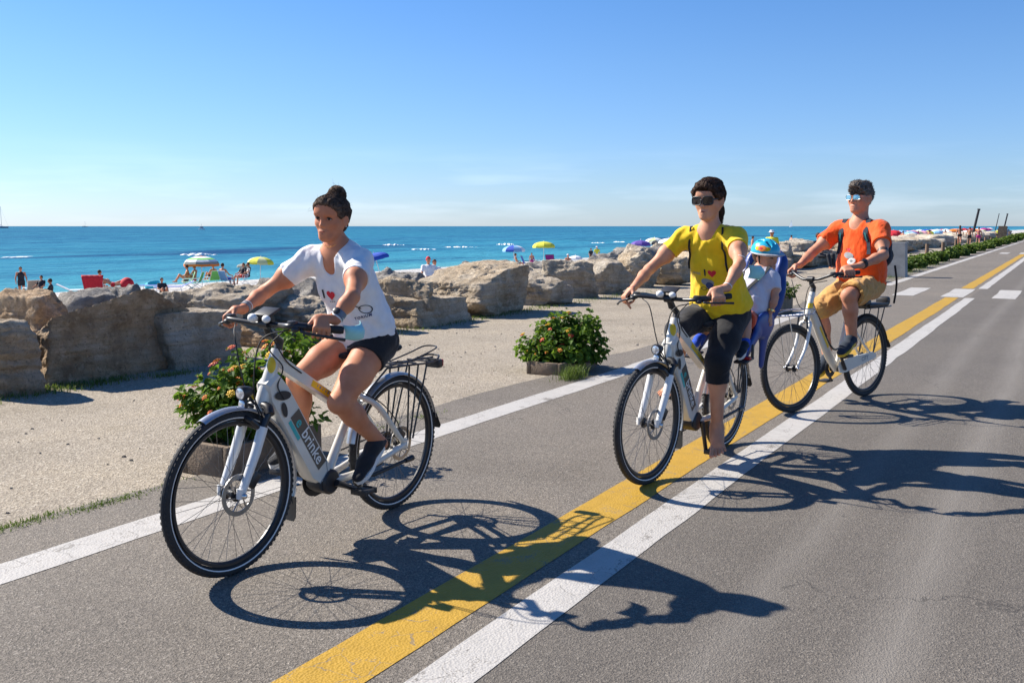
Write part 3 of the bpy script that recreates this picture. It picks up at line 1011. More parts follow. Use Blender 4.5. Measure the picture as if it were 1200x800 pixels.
def gpt(u, v, z=0.0):
    d = np.array([(u - 600) / FPX, 1.0, 0]); th = PITCH
    dz = -math.sin(th) + math.cos(th) * (400 - v) / FPX
    dy = math.cos(th) + math.sin(th) * (400 - v) / FPX
    k = (z - CAM_H) / dz
    return np.array([(u - 600) / FPX * k, dy * k, z])


# bush behind the first bicycle
p1 = rd(4.35, -4.40)
trough('low concrete planter under the orange flowers behind the front bicycle', p1, .82, .40, .20)
bush('lantana_bush', 'tall leggy lantana bush with orange and yellow flowers behind the front wheel', 'flowering bush', (p1[0], p1[1], .16),
     [((.0, 0, .22), (.34, .28, .25)), ((-.26, -.02, .20), (.20, .2, .17)), ((.10, .05, .38), (.16, .16, .19)), ((.22, .1, .50), (.14, .14, .20)), ((.05, 0, .10), (.36, .26, .2)), ((-.06, .02, .36), (.14, .14, .14))],
     2500, .054, 95, 11, M['leaf'], lambda p, o: 1.0 if (o[0] < -.1 or p[2] > .36) else .4, fscale=.85, sprigs=80)
# bush in mid picture
p2 = rd(8.86, -4.50)
trough('low concrete planter under the round bush between the bicycles', p2, .86, .40, .13)
bush('lantana_bush', 'dense round lantana bush with few orange flowers between the two women', 'flowering bush', (p2[0], p2[1], .06),
     [((0, 0, .20), (.37, .33, .22)), ((-.27, -.05, .15), (.24, .23, .16)), ((.17, .02, .31), (.22, .23, .22)), ((.0, .05, .34), (.19, .2, .19)), ((.31, .0, .20), (.17, .2, .20)), ((-.12, 0, .30), (.14, .15, .18)), ((.0, -.12, .12), (.40, .25, .14))],
     3200, .058, 48, 23, M['leaf'], lambda p, o: 1.0 if o[0] < -.35 else (.22 if o[0] < .25 else .03), fscale=.9, sprigs=60)
# third planter, behind the child
p3 = rd(16.4, -4.35)
trough('pale concrete planter with a low green bush between the woman in yellow and the man', p3, 1.0, .5, .30)
bush('hedge_shrub', 'low green bush in the pale planter left of the man in orange', 'shrub', (p3[0], p3[1], .24), [((0, 0, .14), (.42, .34, .2)), ((-.2, 0, .12), (.3, .3, .18))], 1300, .055, 0, 31, M['leaf2'], sprigs=20)

# hedge line with wooden posts
GH = 'shrubs of the low hedge along the bicycle lane'
hs = [(26.9, .42, .4), (31.0, .40, .6), (34.0, .44, .5), (37.3, .38, .55), (40.8, .40, .6), (44.6, .38, .6), (48.8, .40, .7), (53.4, .48, 1.1), (58.6, .46, 1.3), (64.6, .5, 1.6), (71.6, .5, 1.9), (79.6, .52, 2.3), (88.6, .54, 2.7), (99.6, .56, 3.2), (112, .6, 4.0), (128, .62, 5)]
for i, (s, h, L) in enumerate(hs):
    nearest = ['low shrub at the foot of the grey concrete block behind the man', 'first full shrub right of the grey concrete block', 'shrub left of the first wooden post'][i] if i < 3 else 'green shrub in the hedge row running into the distance'
    q = rd(s, -4.75)
    c, ss = .5, math.sqrt(3) / 2
    bl = [((k * c, k * ss, h * (.42 + .1 * math.sin(i * 3 + k * 5))), (.30 + L * .08, .30 + L * .08, h * .55)) for k in np.linspace(-L / 2, L / 2, 3)]
    bush('hedge_shrub', nearest, 'shrub', q, bl, int(1100 if i < 8 else 700), .07 + s * .0014, 0, 60 + i, M['leaf2'], None, None if i < 3 else GH, sprigs=14)

GP = 'wooden posts along the bicycle lane'
for i, (u, vb, vt) in enumerate(((1084, 316, 292), (1103, 311, 290), (1118, 307.5, 287.5), (1132, 303, 285.5), (1142, 299.5, 284), (1151.5, 296, 282.5), (1159, 293, 282), (1166, 290.5, 281.5), (1172, 288.5, 280.5), (1178, 286.5, 279.5))):
    q = at_lane(u, -5.0)
    mb = MB()
    mb.tube([(0, 0, -.1), (0.01, 0, .5), (.015, .01, 1.0)], [.085, .08, .07], 10)
    o = mb.build('wooden_post', M['wood']); o.location = tuple(q); o.rotation_euler = (0, 0, i * 1.3)
    o.scale = (1, 1, (vb - vt) / FPX * q[1] / 1.0 * .92)
    tag(o, 'short round wooden post standing in the hedge' if i else 'nearest wooden post, just right of the first full shrub', 'post', GP if i else None)

# concrete block with a sloping top behind the man
q = at_lane(1049, -4.35)
mb = MB(); mb.prism([(-.28, 0), (.30, 0), (.25, 1.02), (-.22, 1.02)], (.866, -.5, 0), (0, 0, 1), (.5, .866, 0), (0, 0, 0), -.25, .25)
o = mb.build('concrete_block', M['concrete'] if False else M['greyconc'], None, True, 20); o.location = tuple(q)
tag(o, 'upright grey concrete block behind the backpack of the man in orange', 'concrete block')
q = at_lane(1171, -5.4)
mb = MB(); mb.prism([(-.4, 0), (.4, 0), (.34, 1.5), (-.34, 1.5)], (.866, -.5, 0), (0, 0, 1), (.5, .866, 0), (0, 0, 0), -.3, .3)
o = mb.build('concrete_block', M['concrete'], None, True, 20); o.location = tuple(q)
tag(o, 'pale concrete block in the far hedge near the lone walker', 'concrete block')


# weeds
def weeds(name, label, spots, n, hgt, seed):
    r = np.random.default_rng(seed)
    V, F = [], []
    for (s, t, spread_s, spread_t, k) in spots:
        for _ in range(int(n * k)):
            p = rd(s + r.normal(0, spread_s), t + r.normal(0, spread_t), .0)
            a = r.random() * 6.28; h = hgt * (.4 + r.random()); w_ = .0018 + .0025 * r.random(); ln = h * (.3 + .7 * r.random())
            d = np.array([math.cos(a), math.sin(a), 0]); sd_ = np.array([-d[1], d[0], 0]) * w_
            b = len(V)
            V += [p - sd_, p + sd_, p + d * ln * .4 + sd_ * .8 + np.array([0, 0, h * .7]), p + d * ln * .4 - sd_ * .8 + np.array([0, 0, h * .7]), p + d * ln + np.array([0, 0, h]), p + d * ln * 1.02 + np.array([0, 0, h])]
            F += [(b, b + 1, b + 2, b + 3), (b + 3, b + 2, b + 4, b + 5)]
    o = link(name, mesh_np(name, np.array(V), np.array(F)), M['grass'], None, False)
    o['kind'] = 'stuff'
    return o


weeds('weeds', '', [(2.75, -4.46, .22, .035, 1.0), (3.25, -4.40, .13, .03, .8), (2.2, -4.5, .3, .04, .8), (1.5, -4.5, .4, .04, .5), (3.6, -4.42, .2, .03, .15), (5.6, -4.32, .25, .04, .25), (6.1, -4.3, .12, .05, .3)], 620, .022, 4)
weeds('weeds', '', [(8.35, -4.13, .10, .05, 1.0)], 420, .11, 5)
weeds('weeds', '', [(5.4, -8.0, .25, .12, 1.0), (5.9, -7.95, .25, .08, .7), (4.9, -8.15, .2, .2, .7), (6.6, -7.75, .15, .05, .35), (8, -8.1, .5, .15, .5), (9.2, -8.2, .5, .12, .5), (12, -8.2, 1.2, .14, 1.0), (14.5, -8.3, 1.0, .15, 1.0), (18, -8.3, 1.5, .15, 1), (10.6, -8.1, .5, .12, .4)], 620, .04, 6)
weeds('weeds', '', [(30, -4.4, 1.2, .15, 1), (34, -4.4, 1.2, .15, 1), (27, -4.45, .5, .1, .4), (40, -4.4, 3, .15, 1), (24, -4.5, .8, .06, .2), (20, -4.35, .8, .05, .2)], 300, .08, 8)

# pebbles and litter on the pavement
r = np.random.default_rng(9)
mb = MB()
for _ in range(230):
    s, t = 1.0 + 13 * r.random(), -7.9 + 3.3 * r.random() ** .7
    q = rd(s, t, .003); k = .005 + .010 * r.random() ** 3
    mb.ball(q, (k * 1.3, k, k * .8), 6, 4)
o = mb.build('loose_stones', M['rock_pale']); o['kind'] = 'stuff'
# ------------------------------------------------------------------ smooth solids from distance fields
def V3(*a): return np.array(a, float)
def unit(v): v = np.asarray(v, float); return v / (np.linalg.norm(v) + 1e-12)
def lerp(a, b, t): return np.asarray(a, float) * (1 - t) + np.asarray(b, float) * t


class Field:
    def __init__(self, lo, hi, h):
        self.lo = np.array(lo, float); self.h = h
        self.n = np.maximum(4, np.ceil((np.array(hi) - self.lo) / h).astype(int) + 1)
        self.F = np.full(tuple(self.n), 1.0, np.float32)

    def sub(self, lo, hi, pad):
        a = np.clip(np.floor((np.array(lo) - pad - self.lo) / self.h).astype(int), 0, self.n - 1)
        b = np.clip(np.ceil((np.array(hi) + pad - self.lo) / self.h).astype(int) + 1, 1, self.n)
        sl = tuple(slice(x, y) for x, y in zip(a, b))
        g = [self.lo[k] + self.h * np.arange(a[k], b[k], dtype=np.float32) for k in range(3)]
        X = np.stack(np.meshgrid(*g, indexing='ij'), -1)
        return sl, X

    def put(self, sl, d, k, op):
        f = self.F[sl]
        d = d.astype(np.float32)
        if op == 'add':
            if k > 0:
                h = np.maximum(k - np.abs(f - d), 0) / k
                self.F[sl] = np.minimum(f, d) - h * h * k * .25
            else: self.F[sl] = np.minimum(f, d)
        else:
            d = -d if op == 'cut' else d
            if k > 0:
                h = np.maximum(k - np.abs(f - d), 0) / k
                self.F[sl] = np.maximum(f, d) + h * h * k * .25
            else: self.F[sl] = np.maximum(f, d)

    def cone(self, a, b, ra, rb, k=.02, op='add', flat=None):
        """round cone; flat = (axis, ratio): cross-section scaled by ratio along axis"""
        a = np.array(a, float); b = np.array(b, float)
        r = max(ra, rb) * (max(1, flat[1]) if flat else 1)
        sl, X = self.sub(np.minimum(a, b) - r, np.maximum(a, b) + r, k + 3 * self.h)
        ab = b - a
        t = np.clip(((X - a) @ ab) / (ab @ ab + 1e-12), 0, 1)
        q = X - a - t[..., None] * ab
        if flat:
            n = unit(flat[0]); c = q @ n
            q = q - n * (c * (1 - 1 / flat[1]))[..., None]
        d = np.sqrt((q * q).sum(-1)) - (ra + (rb - ra) * t)
        self.put(sl, d, k, op)
        return self

    def ell(self, c, r, k=.02, op='add', R=None):
        c = np.array(c, float); r = np.array(r, float)
        m = r.max()
        sl, X = self.sub(c - m, c + m, k + 3 * self.h)
        q = X - c
        if R is not None: q = q @ np.array(R, float)
        k0 = np.sqrt(((q / r) ** 2).sum(-1)); k1 = np.sqrt(((q / r ** 2) ** 2).sum(-1)) + 1e-9
        self.put(sl, k0 * (k0 - 1) / k1, k, op)
        return self

    def half(self, p, n, lo=None, hi=None, k=0.0):
        """remove what lies beyond the plane through p with outward normal n (inside lo..hi)"""
        n = unit(n)
        lo = self.lo if lo is None else lo
        hi = self.lo + self.h * self.n if hi is None else hi
        sl, X = self.sub(lo, hi, 0)
        self.put(sl, (X - np.array(p, float)) @ n, k, 'max')
        return self

    def mesh(self):
        F, h = self.F, self.h
        S = F < 0
        c = S[:-1, :-1, :-1].astype(np.int8)
        tot = np.zeros(c.shape, np.int8)
        offs = [(i, j, k) for i in (0, 1) for j in (0, 1) for k in (0, 1)]
        n0, n1, n2 = F.shape
        for i, j, k in offs: tot += S[i:n0 - 1 + i, j:n1 - 1 + j, k:n2 - 1 + k]
        I = np.argwhere((tot > 0) & (tot < 8))
        idx = np.full(tot.shape, -1, np.int32); idx[tuple(I.T)] = np.arange(len(I))
        val = {o: F[I[:, 0] + o[0], I[:, 1] + o[1], I[:, 2] + o[2]] for o in offs}
        acc = np.zeros((len(I), 3)); cnt = np.zeros(len(I))
        for o in offs:
            for ax in range(3):
                if o[ax]: continue
                p = list(o); p[ax] = 1; p = tuple(p)
                a, b = val[o], val[p]
                m = (a < 0) != (b < 0)
                t = np.where(m, a / np.where(m, a - b, 1), 0)
                q = np.repeat(np.array(o, float)[None], len(I), 0); q[:, ax] = t
                acc[m] += q[m]; cnt[m] += 1
        V = self.lo + h * (I + acc / cnt[:, None])
        Q = []
        for ax in range(3):
            u, v = (ax + 1) % 3, (ax + 2) % 3
            a = [slice(None)] * 3; b = [slice(None)] * 3
            a[ax] = slice(0, -1); b[ax] = slice(1, None)
            sa, sb = S[tuple(a)], S[tuple(b)]
            for flip in (0, 1):
                E = np.argwhere(sa & ~sb) if not flip else np.argwhere(~sa & sb)
                ok = (E[:, u] > 0) & (E[:, v] > 0) & (E[:, u] < F.shape[u] - 1) & (E[:, v] < F.shape[v] - 1)
                E = E[ok]
                cs = []
                for du, dv in ((-1, -1), (0, -1), (0, 0), (-1, 0)):
                    e = E.copy(); e[:, u] += du; e[:, v] += dv
                    cs.append(idx[tuple(e.T)])
                q = np.stack(cs, 1)
                Q.append(q[:, ::-1] if flip else q)
        Q = np.concatenate(Q)
        Q = Q[(Q >= 0).all(1)]
        return V, Q


def vnormals(V, Q):
    e1 = V[Q[:, 2]] - V[Q[:, 0]]; e2 = V[Q[:, 3]] - V[Q[:, 1]]
    fn = np.cross(e1, e2)
    N = np.zeros_like(V)
    for k in range(4): np.add.at(N, Q[:, k], fn)
    return N / (np.linalg.norm(N, axis=1)[:, None] + 1e-12)


def relax(V, Q, n=1, lam=.5):
    for _ in range(n):
        A = np.zeros_like(V); c = np.zeros(len(V))
        for k in range(4):
            np.add.at(A, Q[:, k], V[Q[:, (k + 1) % 4]] + V[Q[:, k - 1]]); np.add.at(c, Q[:, k], 2)
        V = V * (1 - lam) + lam * A / np.maximum(c, 1)[:, None]
    return V


def solid(F, name, m, parent, sm=2, fold=None, lam=.4):
    V, Q = F.mesh()
    V = relax(V, Q, sm, lam)
    if fold is not None:
        V = V + vnormals(V, Q) * fold(V)[:, None]
    o = link(name, mesh_np(name, V, Q), m, parent, True)
    o['_v'] = 0
    del o['_v']
    return o, V, Q


def bvh(V, Q): return BVHTree.FromPolygons([tuple(p) for p in V], [tuple(int(i) for i in q) for q in Q])


# ------------------------------------------------------------------ writing and marks laid onto a surface
def text_polys(body, size, bold=0.0, spacing=1.0):
    cu = bpy.data.curves.new('txt', 'FONT')
    cu.body = body; cu.size = size; cu.align_x = 'CENTER'; cu.align_y = 'CENTER'; cu.resolution_u = 3; cu.offset = bold; cu.space_character = spacing
    ob = bpy.data.objects.new('txt', cu)
    me = bpy.data.meshes.new_from_object(ob)
    bm = bmesh.new(); bm.from_mesh(me); bmesh.ops.triangulate(bm, faces=bm.faces[:])
    bm.verts.index_update()
    V = [(v.co.x, v.co.y) for v in bm.verts]; F = [tuple(v.index for v in f.verts) for f in bm.faces]
    bm.free(); bpy.data.objects.remove(ob); bpy.data.curves.remove(cu); bpy.data.meshes.remove(me)
    return V, F


def disc_polys(rx, ry, n=24, cx=0, cy=0, r0=0.0, a0=0, a1=2 * math.pi):
    V, F = [], []
    rings = 4
    for i in range(rings + 1):
        k = r0 + (1 - r0) * i / rings
        for j in range(n + 1):
            a = a0 + (a1 - a0) * j / n
            V.append((cx + rx * k * math.cos(a), cy + ry * k * math.sin(a)))
    for i in range(rings):
        for j in range(n):
            F.append((i * (n + 1) + j, (i + 1) * (n + 1) + j, (i + 1) * (n + 1) + j + 1, i * (n + 1) + j + 1))
    return V, F


def heart_polys(s):
    V, F = [], []
    n, rings = 40, 5
    for i in range(rings + 1):
        k = i / rings
        for j in range(n):
            a = 2 * math.pi * j / n
            x = 16 * math.sin(a) ** 3; y = 13 * math.cos(a) - 5 * math.cos(2 * a) - 2 * math.cos(3 * a) - math.cos(4 * a)
            V.append((s * k * x / 32, s * k * (y + 2) / 32 - s * .06))
    for i in range(rings):
        for j in range(n): F.append((i * n + j, (i + 1) * n + j, (i + 1) * n + (j + 1) % n, i * n + (j + 1) % n))
    return V, F


def rect_polys(w_, h_, nx=8, ny=4):
    V = [(-w_ / 2 + w_ * i / nx, -h_ / 2 + h_ * j / ny) for j in range(ny + 1) for i in range(nx + 1)]
    F = [(j * (nx + 1) + i, j * (nx + 1) + i + 1, (j + 1) * (nx + 1) + i + 1, (j + 1) * (nx + 1) + i) for j in range(ny) for i in range(nx)]
    return V, F


def decal(name, polys, m, parent, tree, o, U, W, off=.003, cx=0.0, cy=0.0, rot=0.0):
    """lay flat polygons onto the surface 'tree' along the projector frame (origin o in front of the surface, right U, up W)"""
    V, F = polys
    U = unit(U); W = unit(np.array(W) - U * (np.array(W) @ U)); N = np.cross(U, W)
    c, s = math.cos(rot), math.sin(rot)
    out = []
    for x, y in V:
        x, y = c * x - s * y + cx, s * x + c * y + cy
        p = np.array(o) + U * x + W * y
        hit = tree.ray_cast(Vector(p + N * .02), Vector(-N), .6)
        if hit[0] is None:
            out.append(None)
        else: out.append(np.array(hit[0]) + N * off)
    F = [f for f in F if all(out[i] is not None for i in f)]
    use = sorted({i for f in F for i in f}); mp = {i: k for k, i in enumerate(use)}
    if not F: return None
    me = bpy.data.meshes.new(name)
    me.from_pydata([tuple(out[i]) for i in use], [], [tuple(mp[i] for i in f) for f in F]); me.update()
    return link(name, me, m, parent, True)


# ------------------------------------------------------------------ human figures
class Human:
    """joints are given in the frame of the bicycle the person rides: x forward, y to the left, z up"""
    def __init__(self, root, J, skin, size, h=.004):
        self.root, self.J, self.skin, self.z = root, {k: np.array(v, float) for k, v in J.items()}, skin, size
        P = np.array(list(self.J.values()))
        lo, hi = P.min(0) - .20, P.max(0) + .22
        self.F = Field(lo, hi, h)
        J = self.J
        self.w = unit(J['neck'] - J['pelvis'])
        l = J['ls'] - J['rs']; l = l - self.w * (l @ self.w); self.l = unit(l)
        self.f = np.cross(self.l, self.w)
        self.T = np.linalg.norm(J['neck'] - J['pelvis'])
        self.R = np.stack([self.f, self.l, self.w], 1)

    def sp(self, t, f=0.0, l=0.0):
        """point along the spine (0 pelvis, 1 neck) with a slight curve"""
        return lerp(self.J['pelvis'], self.J['neck'], t) - self.f * (.025 * math.sin(math.pi * t) * self.z.get('slouch', 1)) + self.f * f + self.l * l

    def torso(self, F, g=0.0, chest=True):
        z = self.z
        F.ell(self.sp(.03), (z['hipd'] + g, z['hipw'] + g, .125 + g * .5), 0, R=self.R)
        F.ell(self.sp(.33), (z['waistd'] + g, z['waistw'] + g, .17 + g * .5), .07, R=self.R)
        F.ell(self.sp(.68), (z['chestd'] + g, z['chestw'] + g, .19 + g * .5), .07, R=self.R)
        J = self.J
        for a in ('ls', 'rs'):
            F.cone(self.sp(.86), J[a], .062 + g, z['armr'] * 1.12 + g, .06)
            F.cone(self.sp(.98, -.01), lerp(J['neck'], J[a], .7), z['neckr'] * .72 + g * .6, .030 + g * .6, .04)
        if z.get('bust'):
            for sg in (-1, 1):
                F.ell(self.sp(.62, z['chestd'] * .72, sg * .066), (.052 + g * .6, .062 + g * .6, .066 + g * .6), .05, R=self.R)

    def arms(self, F):
        J, z = self.J, self.z
        for s in ('l', 'r'):
            S, E, W_ = J[s + 's'], J[s + 'e'], J[s + 'w']
            r = z['armr']
            F.cone(S, lerp(S, E, .5), r, r * .94, .03)
            F.cone(lerp(S, E, .5), E, r * .94, r * .78, .02)
            F.ell(lerp(S, E, .5), (r * 1.06, r * 1.06, r * 1.3), .04)
            m = lerp(E, W_, .35)
            F.cone(E, m, r * .78, r * .80, .015)
            F.cone(m, W_, r * .80, r * .52, .02)

    def hand(self, F, side, G, axis, wrist, k=1.0, r=.0085, point=False):
        """hand closed round a bar: G centre of the bar under the palm, axis pointing to the bar's outer end"""
        a = unit(axis); G = np.array(G, float)
        f = G - np.array(wrist); f = f - a * (f @ a); f = unit(f)
        u = np.cross(f, a); u = u if u[2] > 0 else -u
        # keep the palm over the bar
        P = lambda x, y, z: G + (f * x + a * y + u * z) * k
        self.hf = (a, f, u)
        F.cone(np.array(wrist), P(-.035, .0, .026), self.z['armr'] * .54, .024 * k, .02, flat=(u, .72))
        for y in (-.027, -.009, .009, .027):
            F.cone(P(-.038, y * .72, .026), P(.018, y, .033), .0125 * k, .0115 * k, .012)
        lens = (.92, 1.0, .96, .80)
        for y, q in zip((-.0315, -.0105, .0105, .0310), lens):
            kn, md = P(.020, y, .033), P(.020 + .026 * q, y * 1.03, .012)
            F.cone(kn, md, .0098 * k, .0088 * k, .003)
            if point and y < -.02:
                F.cone(md, P(.055, y * 1.05, -.010), .0092 * k, .008 * k, .003); F.cone(P(.055, y * 1.05, -.010), P(.063, y * 1.1, -.032), .008 * k, .0068 * k, .003)
                continue
            d2 = P(.020 + .020 * q, y * 1.03, -.016)
            F.cone(md, d2, .0088 * k, .0080 * k, .002)
            F.cone(d2, P(.012, y * 1.0, -.029), .0080 * k, .0068 * k, .002)
        F.cone(P(-.040, -.028, .020), P(-.012, -.050, .006), .0125 * k, .0105 * k, .012)
        F.cone(P(-.012, -.050, .006), P(.014, -.054, -.016), .0105 * k, .0085 * k, .004)

    def leg(self, F, s, top=0.0):
        J, z = self.J, self.z
        H_, K, A = J[s + 'hip'], J[s + 'k'], J[s + 'a']
        t = z['thigh']; c = z['calf']
        F.cone(H_, lerp(H_, K, .55), t, t * .84, .05)
        F.cone(lerp(H_, K, .55), K, t * .84, z['knee'] * .96, .02)
        dn = unit(A - K); fw = unit(K - H_); bk = fw - dn * (fw @ dn); bk = -unit(bk) if np.linalg.norm(bk) > .05 else V3(-1, 0, 0)
        bk = -bk if bk @ (K - lerp(H_, A, .5)) > 0 else bk
        F.ell(K + (-bk) * .006, (z['knee'] * .90,) * 3, .02)
        F.cone(K, lerp(K, A, .32), z['knee'] * .86, c * .90, .018)
        F.ell(lerp(K, A, .30) + bk * c * .32, (c * .80, c * .84, c * 1.75), .04, R=np.stack([bk, unit(np.cross(dn, bk)), dn], 1))
        F.cone(lerp(K, A, .32), A, c * .88, z['ankle'], .02)

    def head(self, F, c, fdir, roll=0.0, k=1.0, nose=1.0, jaw=1.0):
        f = unit(fdir); l = unit(np.cross(V3(0, 0, 1), f)); u = np.cross(f, l)
        if roll:
            q = Quaternion(Vector(f), roll); l = np.array(q @ Vector(l)); u = np.array(q @ Vector(u))
        R = np.stack([f, l, u], 1)
        P = lambda x, y, z: np.array(c) + (f * x + l * y + u * z) * k
        self.P, self.HR, self.hk, self.hc = P, R, k, np.array(c)
        E = lambda p, r, kk, op='add': F.ell(P(*p), np.array(r) * k, kk * k, op, R)
        C = lambda a, b, ra, rb, kk: F.cone(P(*a), P(*b), ra * k, rb * k, kk * k)
        nb = lerp(self.J['neck'], self.sp(.93), .35)
        F.cone(nb, P(-.028, 0, -.055), self.z['neckr'] * 1.06, self.z['neckr'] * .94, .05)
        E((-.014, 0, .030), (.096, .075, .086), .0)
        E((.026, 0, -.028), (.062, .059 * jaw, .086), .03)
        for s in (-1, 1):
            C((-.008, s * .057 * jaw, -.040), (.058, s * .017, -.096), .019, .016, .03)
            E((.048, s * .040, -.026), (.021, .020, .018), .035)
            E((.071, s * .027, .021), (.016, .026, .010), .02)
        E((.066, 0, -.097), (.020, .023 * jaw, .018), .025)
        E((.060, 0, .055), (.035, .055, .045), .04)
        for s in (-1, 1): F.ell(P(.089, s * .033, .001), np.array((.0120, .0175, .0095)) * k, .014 * k, 'cut', R)
        C((.080, 0, .016), (.0985, 0, -.031), .0065, .0100 * nose, .014)
        for s in (-1, 1): E((.089, s * .0100 * nose, -.036), (.010, .0078, .007), .008)
        E((.080, 0, -.066), (.012, .026, .008), .012)
        E((.079, 0, -.079), (.011, .022, .008), .012)
        F.ell(P(.098, 0, -.0715), np.array((.010, .021, .0018)) * k, .004 * k, 'cut', R)
        for s in (-1, 1):
            Re = R @ np.array(Matrix.Rotation(s * rad(-18), 3, 'Z'))
            F.ell(P(-.012, s * .078, -.010), np.array((.021, .0075, .032)) * k, .008 * k, 'add', Re)
            F.ell(P(-.006, s * .086, -.008), np.array((.012, .006, .02)) * k, .006 * k, 'cut', Re)

    def face_parts(self, eyes=True, brow='brow', lip=True):
        P, R, k, root = self.P, self.HR, self.hk, self.root
        if eyes:
            for s in (-1, 1):
                mb = MB(); mb.ball(P(.0745, s * .0325, -.0008), np.array((.0105, .0130, .0062)) * k, 14, 10, R)
                e = mb.build('eye', M['eyewhite'], root)
                mb = MB(); mb.ball(P(.0815, s * .0325 + .0015, -.0004), np.array((.0042, .0062, .0058)) * k, 12, 8, R)
                mb.build('iris', M['iris'], e)
                mb = MB(); mb.tube([P(.0785, s * .0195, .0005), P(.0858, s * .028, .0052), P(.0842, s * .039, .0048), P(.0735, s * .0490, -.001)], [.0008 * k, .0022 * k, .0024 * k, .0012 * k], 6)
                mb.build('eyelash', M['inkblack'], e)
        for s in (-1, 1):
            mb = MB(); mb.tube([P(.0895, s * .014, .0175), P(.0905, s * .027, .0235), P(.0845, s * .040, .0235), P(.0735, s * .051, .017)], [.0026 * k, .0038 * k, .0034 * k, .0014 * k], 6, flat=.7)
            mb.build('eyebrow', M[brow], root)
        if lip:
            F = Field(P(.08, 0, -.072) - .06, P(.08, 0, -.072) + .06, .0016)
            F.ell(P(.0835, 0, -.0665), np.array((.0108, .0195, .0042)) * k, 0, R=R)
            F.ell(P(.0825, 0, -.0785), np.array((.0102, .0170, .0050)) * k, 0, R=R)
            F.ell(P(.100, 0, -.0718), np.array((.012, .026, .0016)) * k, .002 * k, 'cut', R)
            solid(F, 'lips', M['lip'], root, 1)


def grow_hair(Hm, m, g=.010, plane=(.72, -.69, .018), extra=None, cut=None, amp=.004, freq=(60, 12), h=.0035, nape=-.07, seed=1, puff=(0, 0, 0)):
    P, R, k = Hm.P, Hm.HR, Hm.hk
    c = P(-.02, 0, .02)
    F = Field(c - .24 * k, c + .24 * k, h)
    F.ell(P(-.014 + puff[0], 0, .030 + puff[2]), (np.array((.096, .075, .086)) + g) * k, 0, R=R)
    F.ell(P(.060, 0, .055), (np.array((.035, .055, .045)) + g) * k, .04 * k, R=R)
    F.cone(P(-.055, 0, .02), P(-.052, 0, nape), (.055 + g * .6) * k, .035 * k, .04)
    n = R @ np.array([plane[0], 0, plane[1]]); n = unit(n)
    F.half(P(0, 0, 0) + n * plane[2] * k, n, k=.006)
    for s in (-1, 1): F.ell(P(-.005, s * .082, -.018), np.array((.024, .03, .036)) * k, .01, 'cut', R)
    if extra: extra(F, P, R, k)
    def fold(V):
        q = (V - Hm.hc) @ R
        ang = np.arctan2(q[:, 1], q[:, 2] - .03)
        return amp * (fbm(np.stack([ang * freq[0] / 10, q[:, 0] * freq[1], q[:, 2] * 4], 1), 1.0, 3, seed) + .5 * vnoise(q, 55, seed + 2))
    return solid(F, 'hair', m, Hm.root, 1, fold)


def comb(Hm, m, V, Q, target, n, ln=(.03, .08), r=.0007, seed=0, lift=.0016, fuzz=.25, out=0.0, name='hair_strands'):
    """fine strands lying on the hair, running towards the target (head coordinates), or standing off it by 'out'"""
    rg = np.random.default_rng(seed); tree = bvh(V, Q); N = vnormals(V, Q); mb = MB(); T = Hm.P(*target)
    for i in rg.integers(0, len(V), n):
        p = V[i]; nn = N[i]; L = ln[0] + rg.random() * (ln[1] - ln[0]); st = L / 4
        jit = rg.normal(0, fuzz, 3); pts = [p + nn * lift * .3]
        for k in range(4):
            d = T - p; d = d - nn * (d @ nn); d = unit(unit(d) + jit + nn * out * (1 + k * .3))
            p = p + d * st
            h = tree.find_nearest(Vector(p))
            if h[0] is not None and out < .2:
                nn = np.array(h[1]); q = np.array(h[0])
                p = q + nn * (lift * (.5 + rg.random()))
            pts.append(p)
        mb.tube(pts, [r, r, r, r * .8, r * .4], 3, caps=False)
    return mb.build(name, m, Hm.root, True, 0)


def strands(Hm, m, starts, n, seed, ln=(.05, .12), r=.0007):
    rg = np.random.default_rng(seed); P = Hm.P; mb = MB()
    for _ in range(n):
        a, d = starts[rg.integers(len(starts))]
        a = np.array(a) + rg.normal(0, .016, 3); d = unit(np.array(d) + rg.normal(0, .35, 3))
        L = ln[0] + rg.random() * (ln[1] - ln[0])
        c = rg.normal(0, .35, 3)
        mb.tube([P(*(a + d * L * t + c * L * t * t)) for t in (0, .33, .66, 1)], [r, r, r * .8, r * .4], 4, caps=False)
    return mb.build('hair_strands', m, Hm.root)


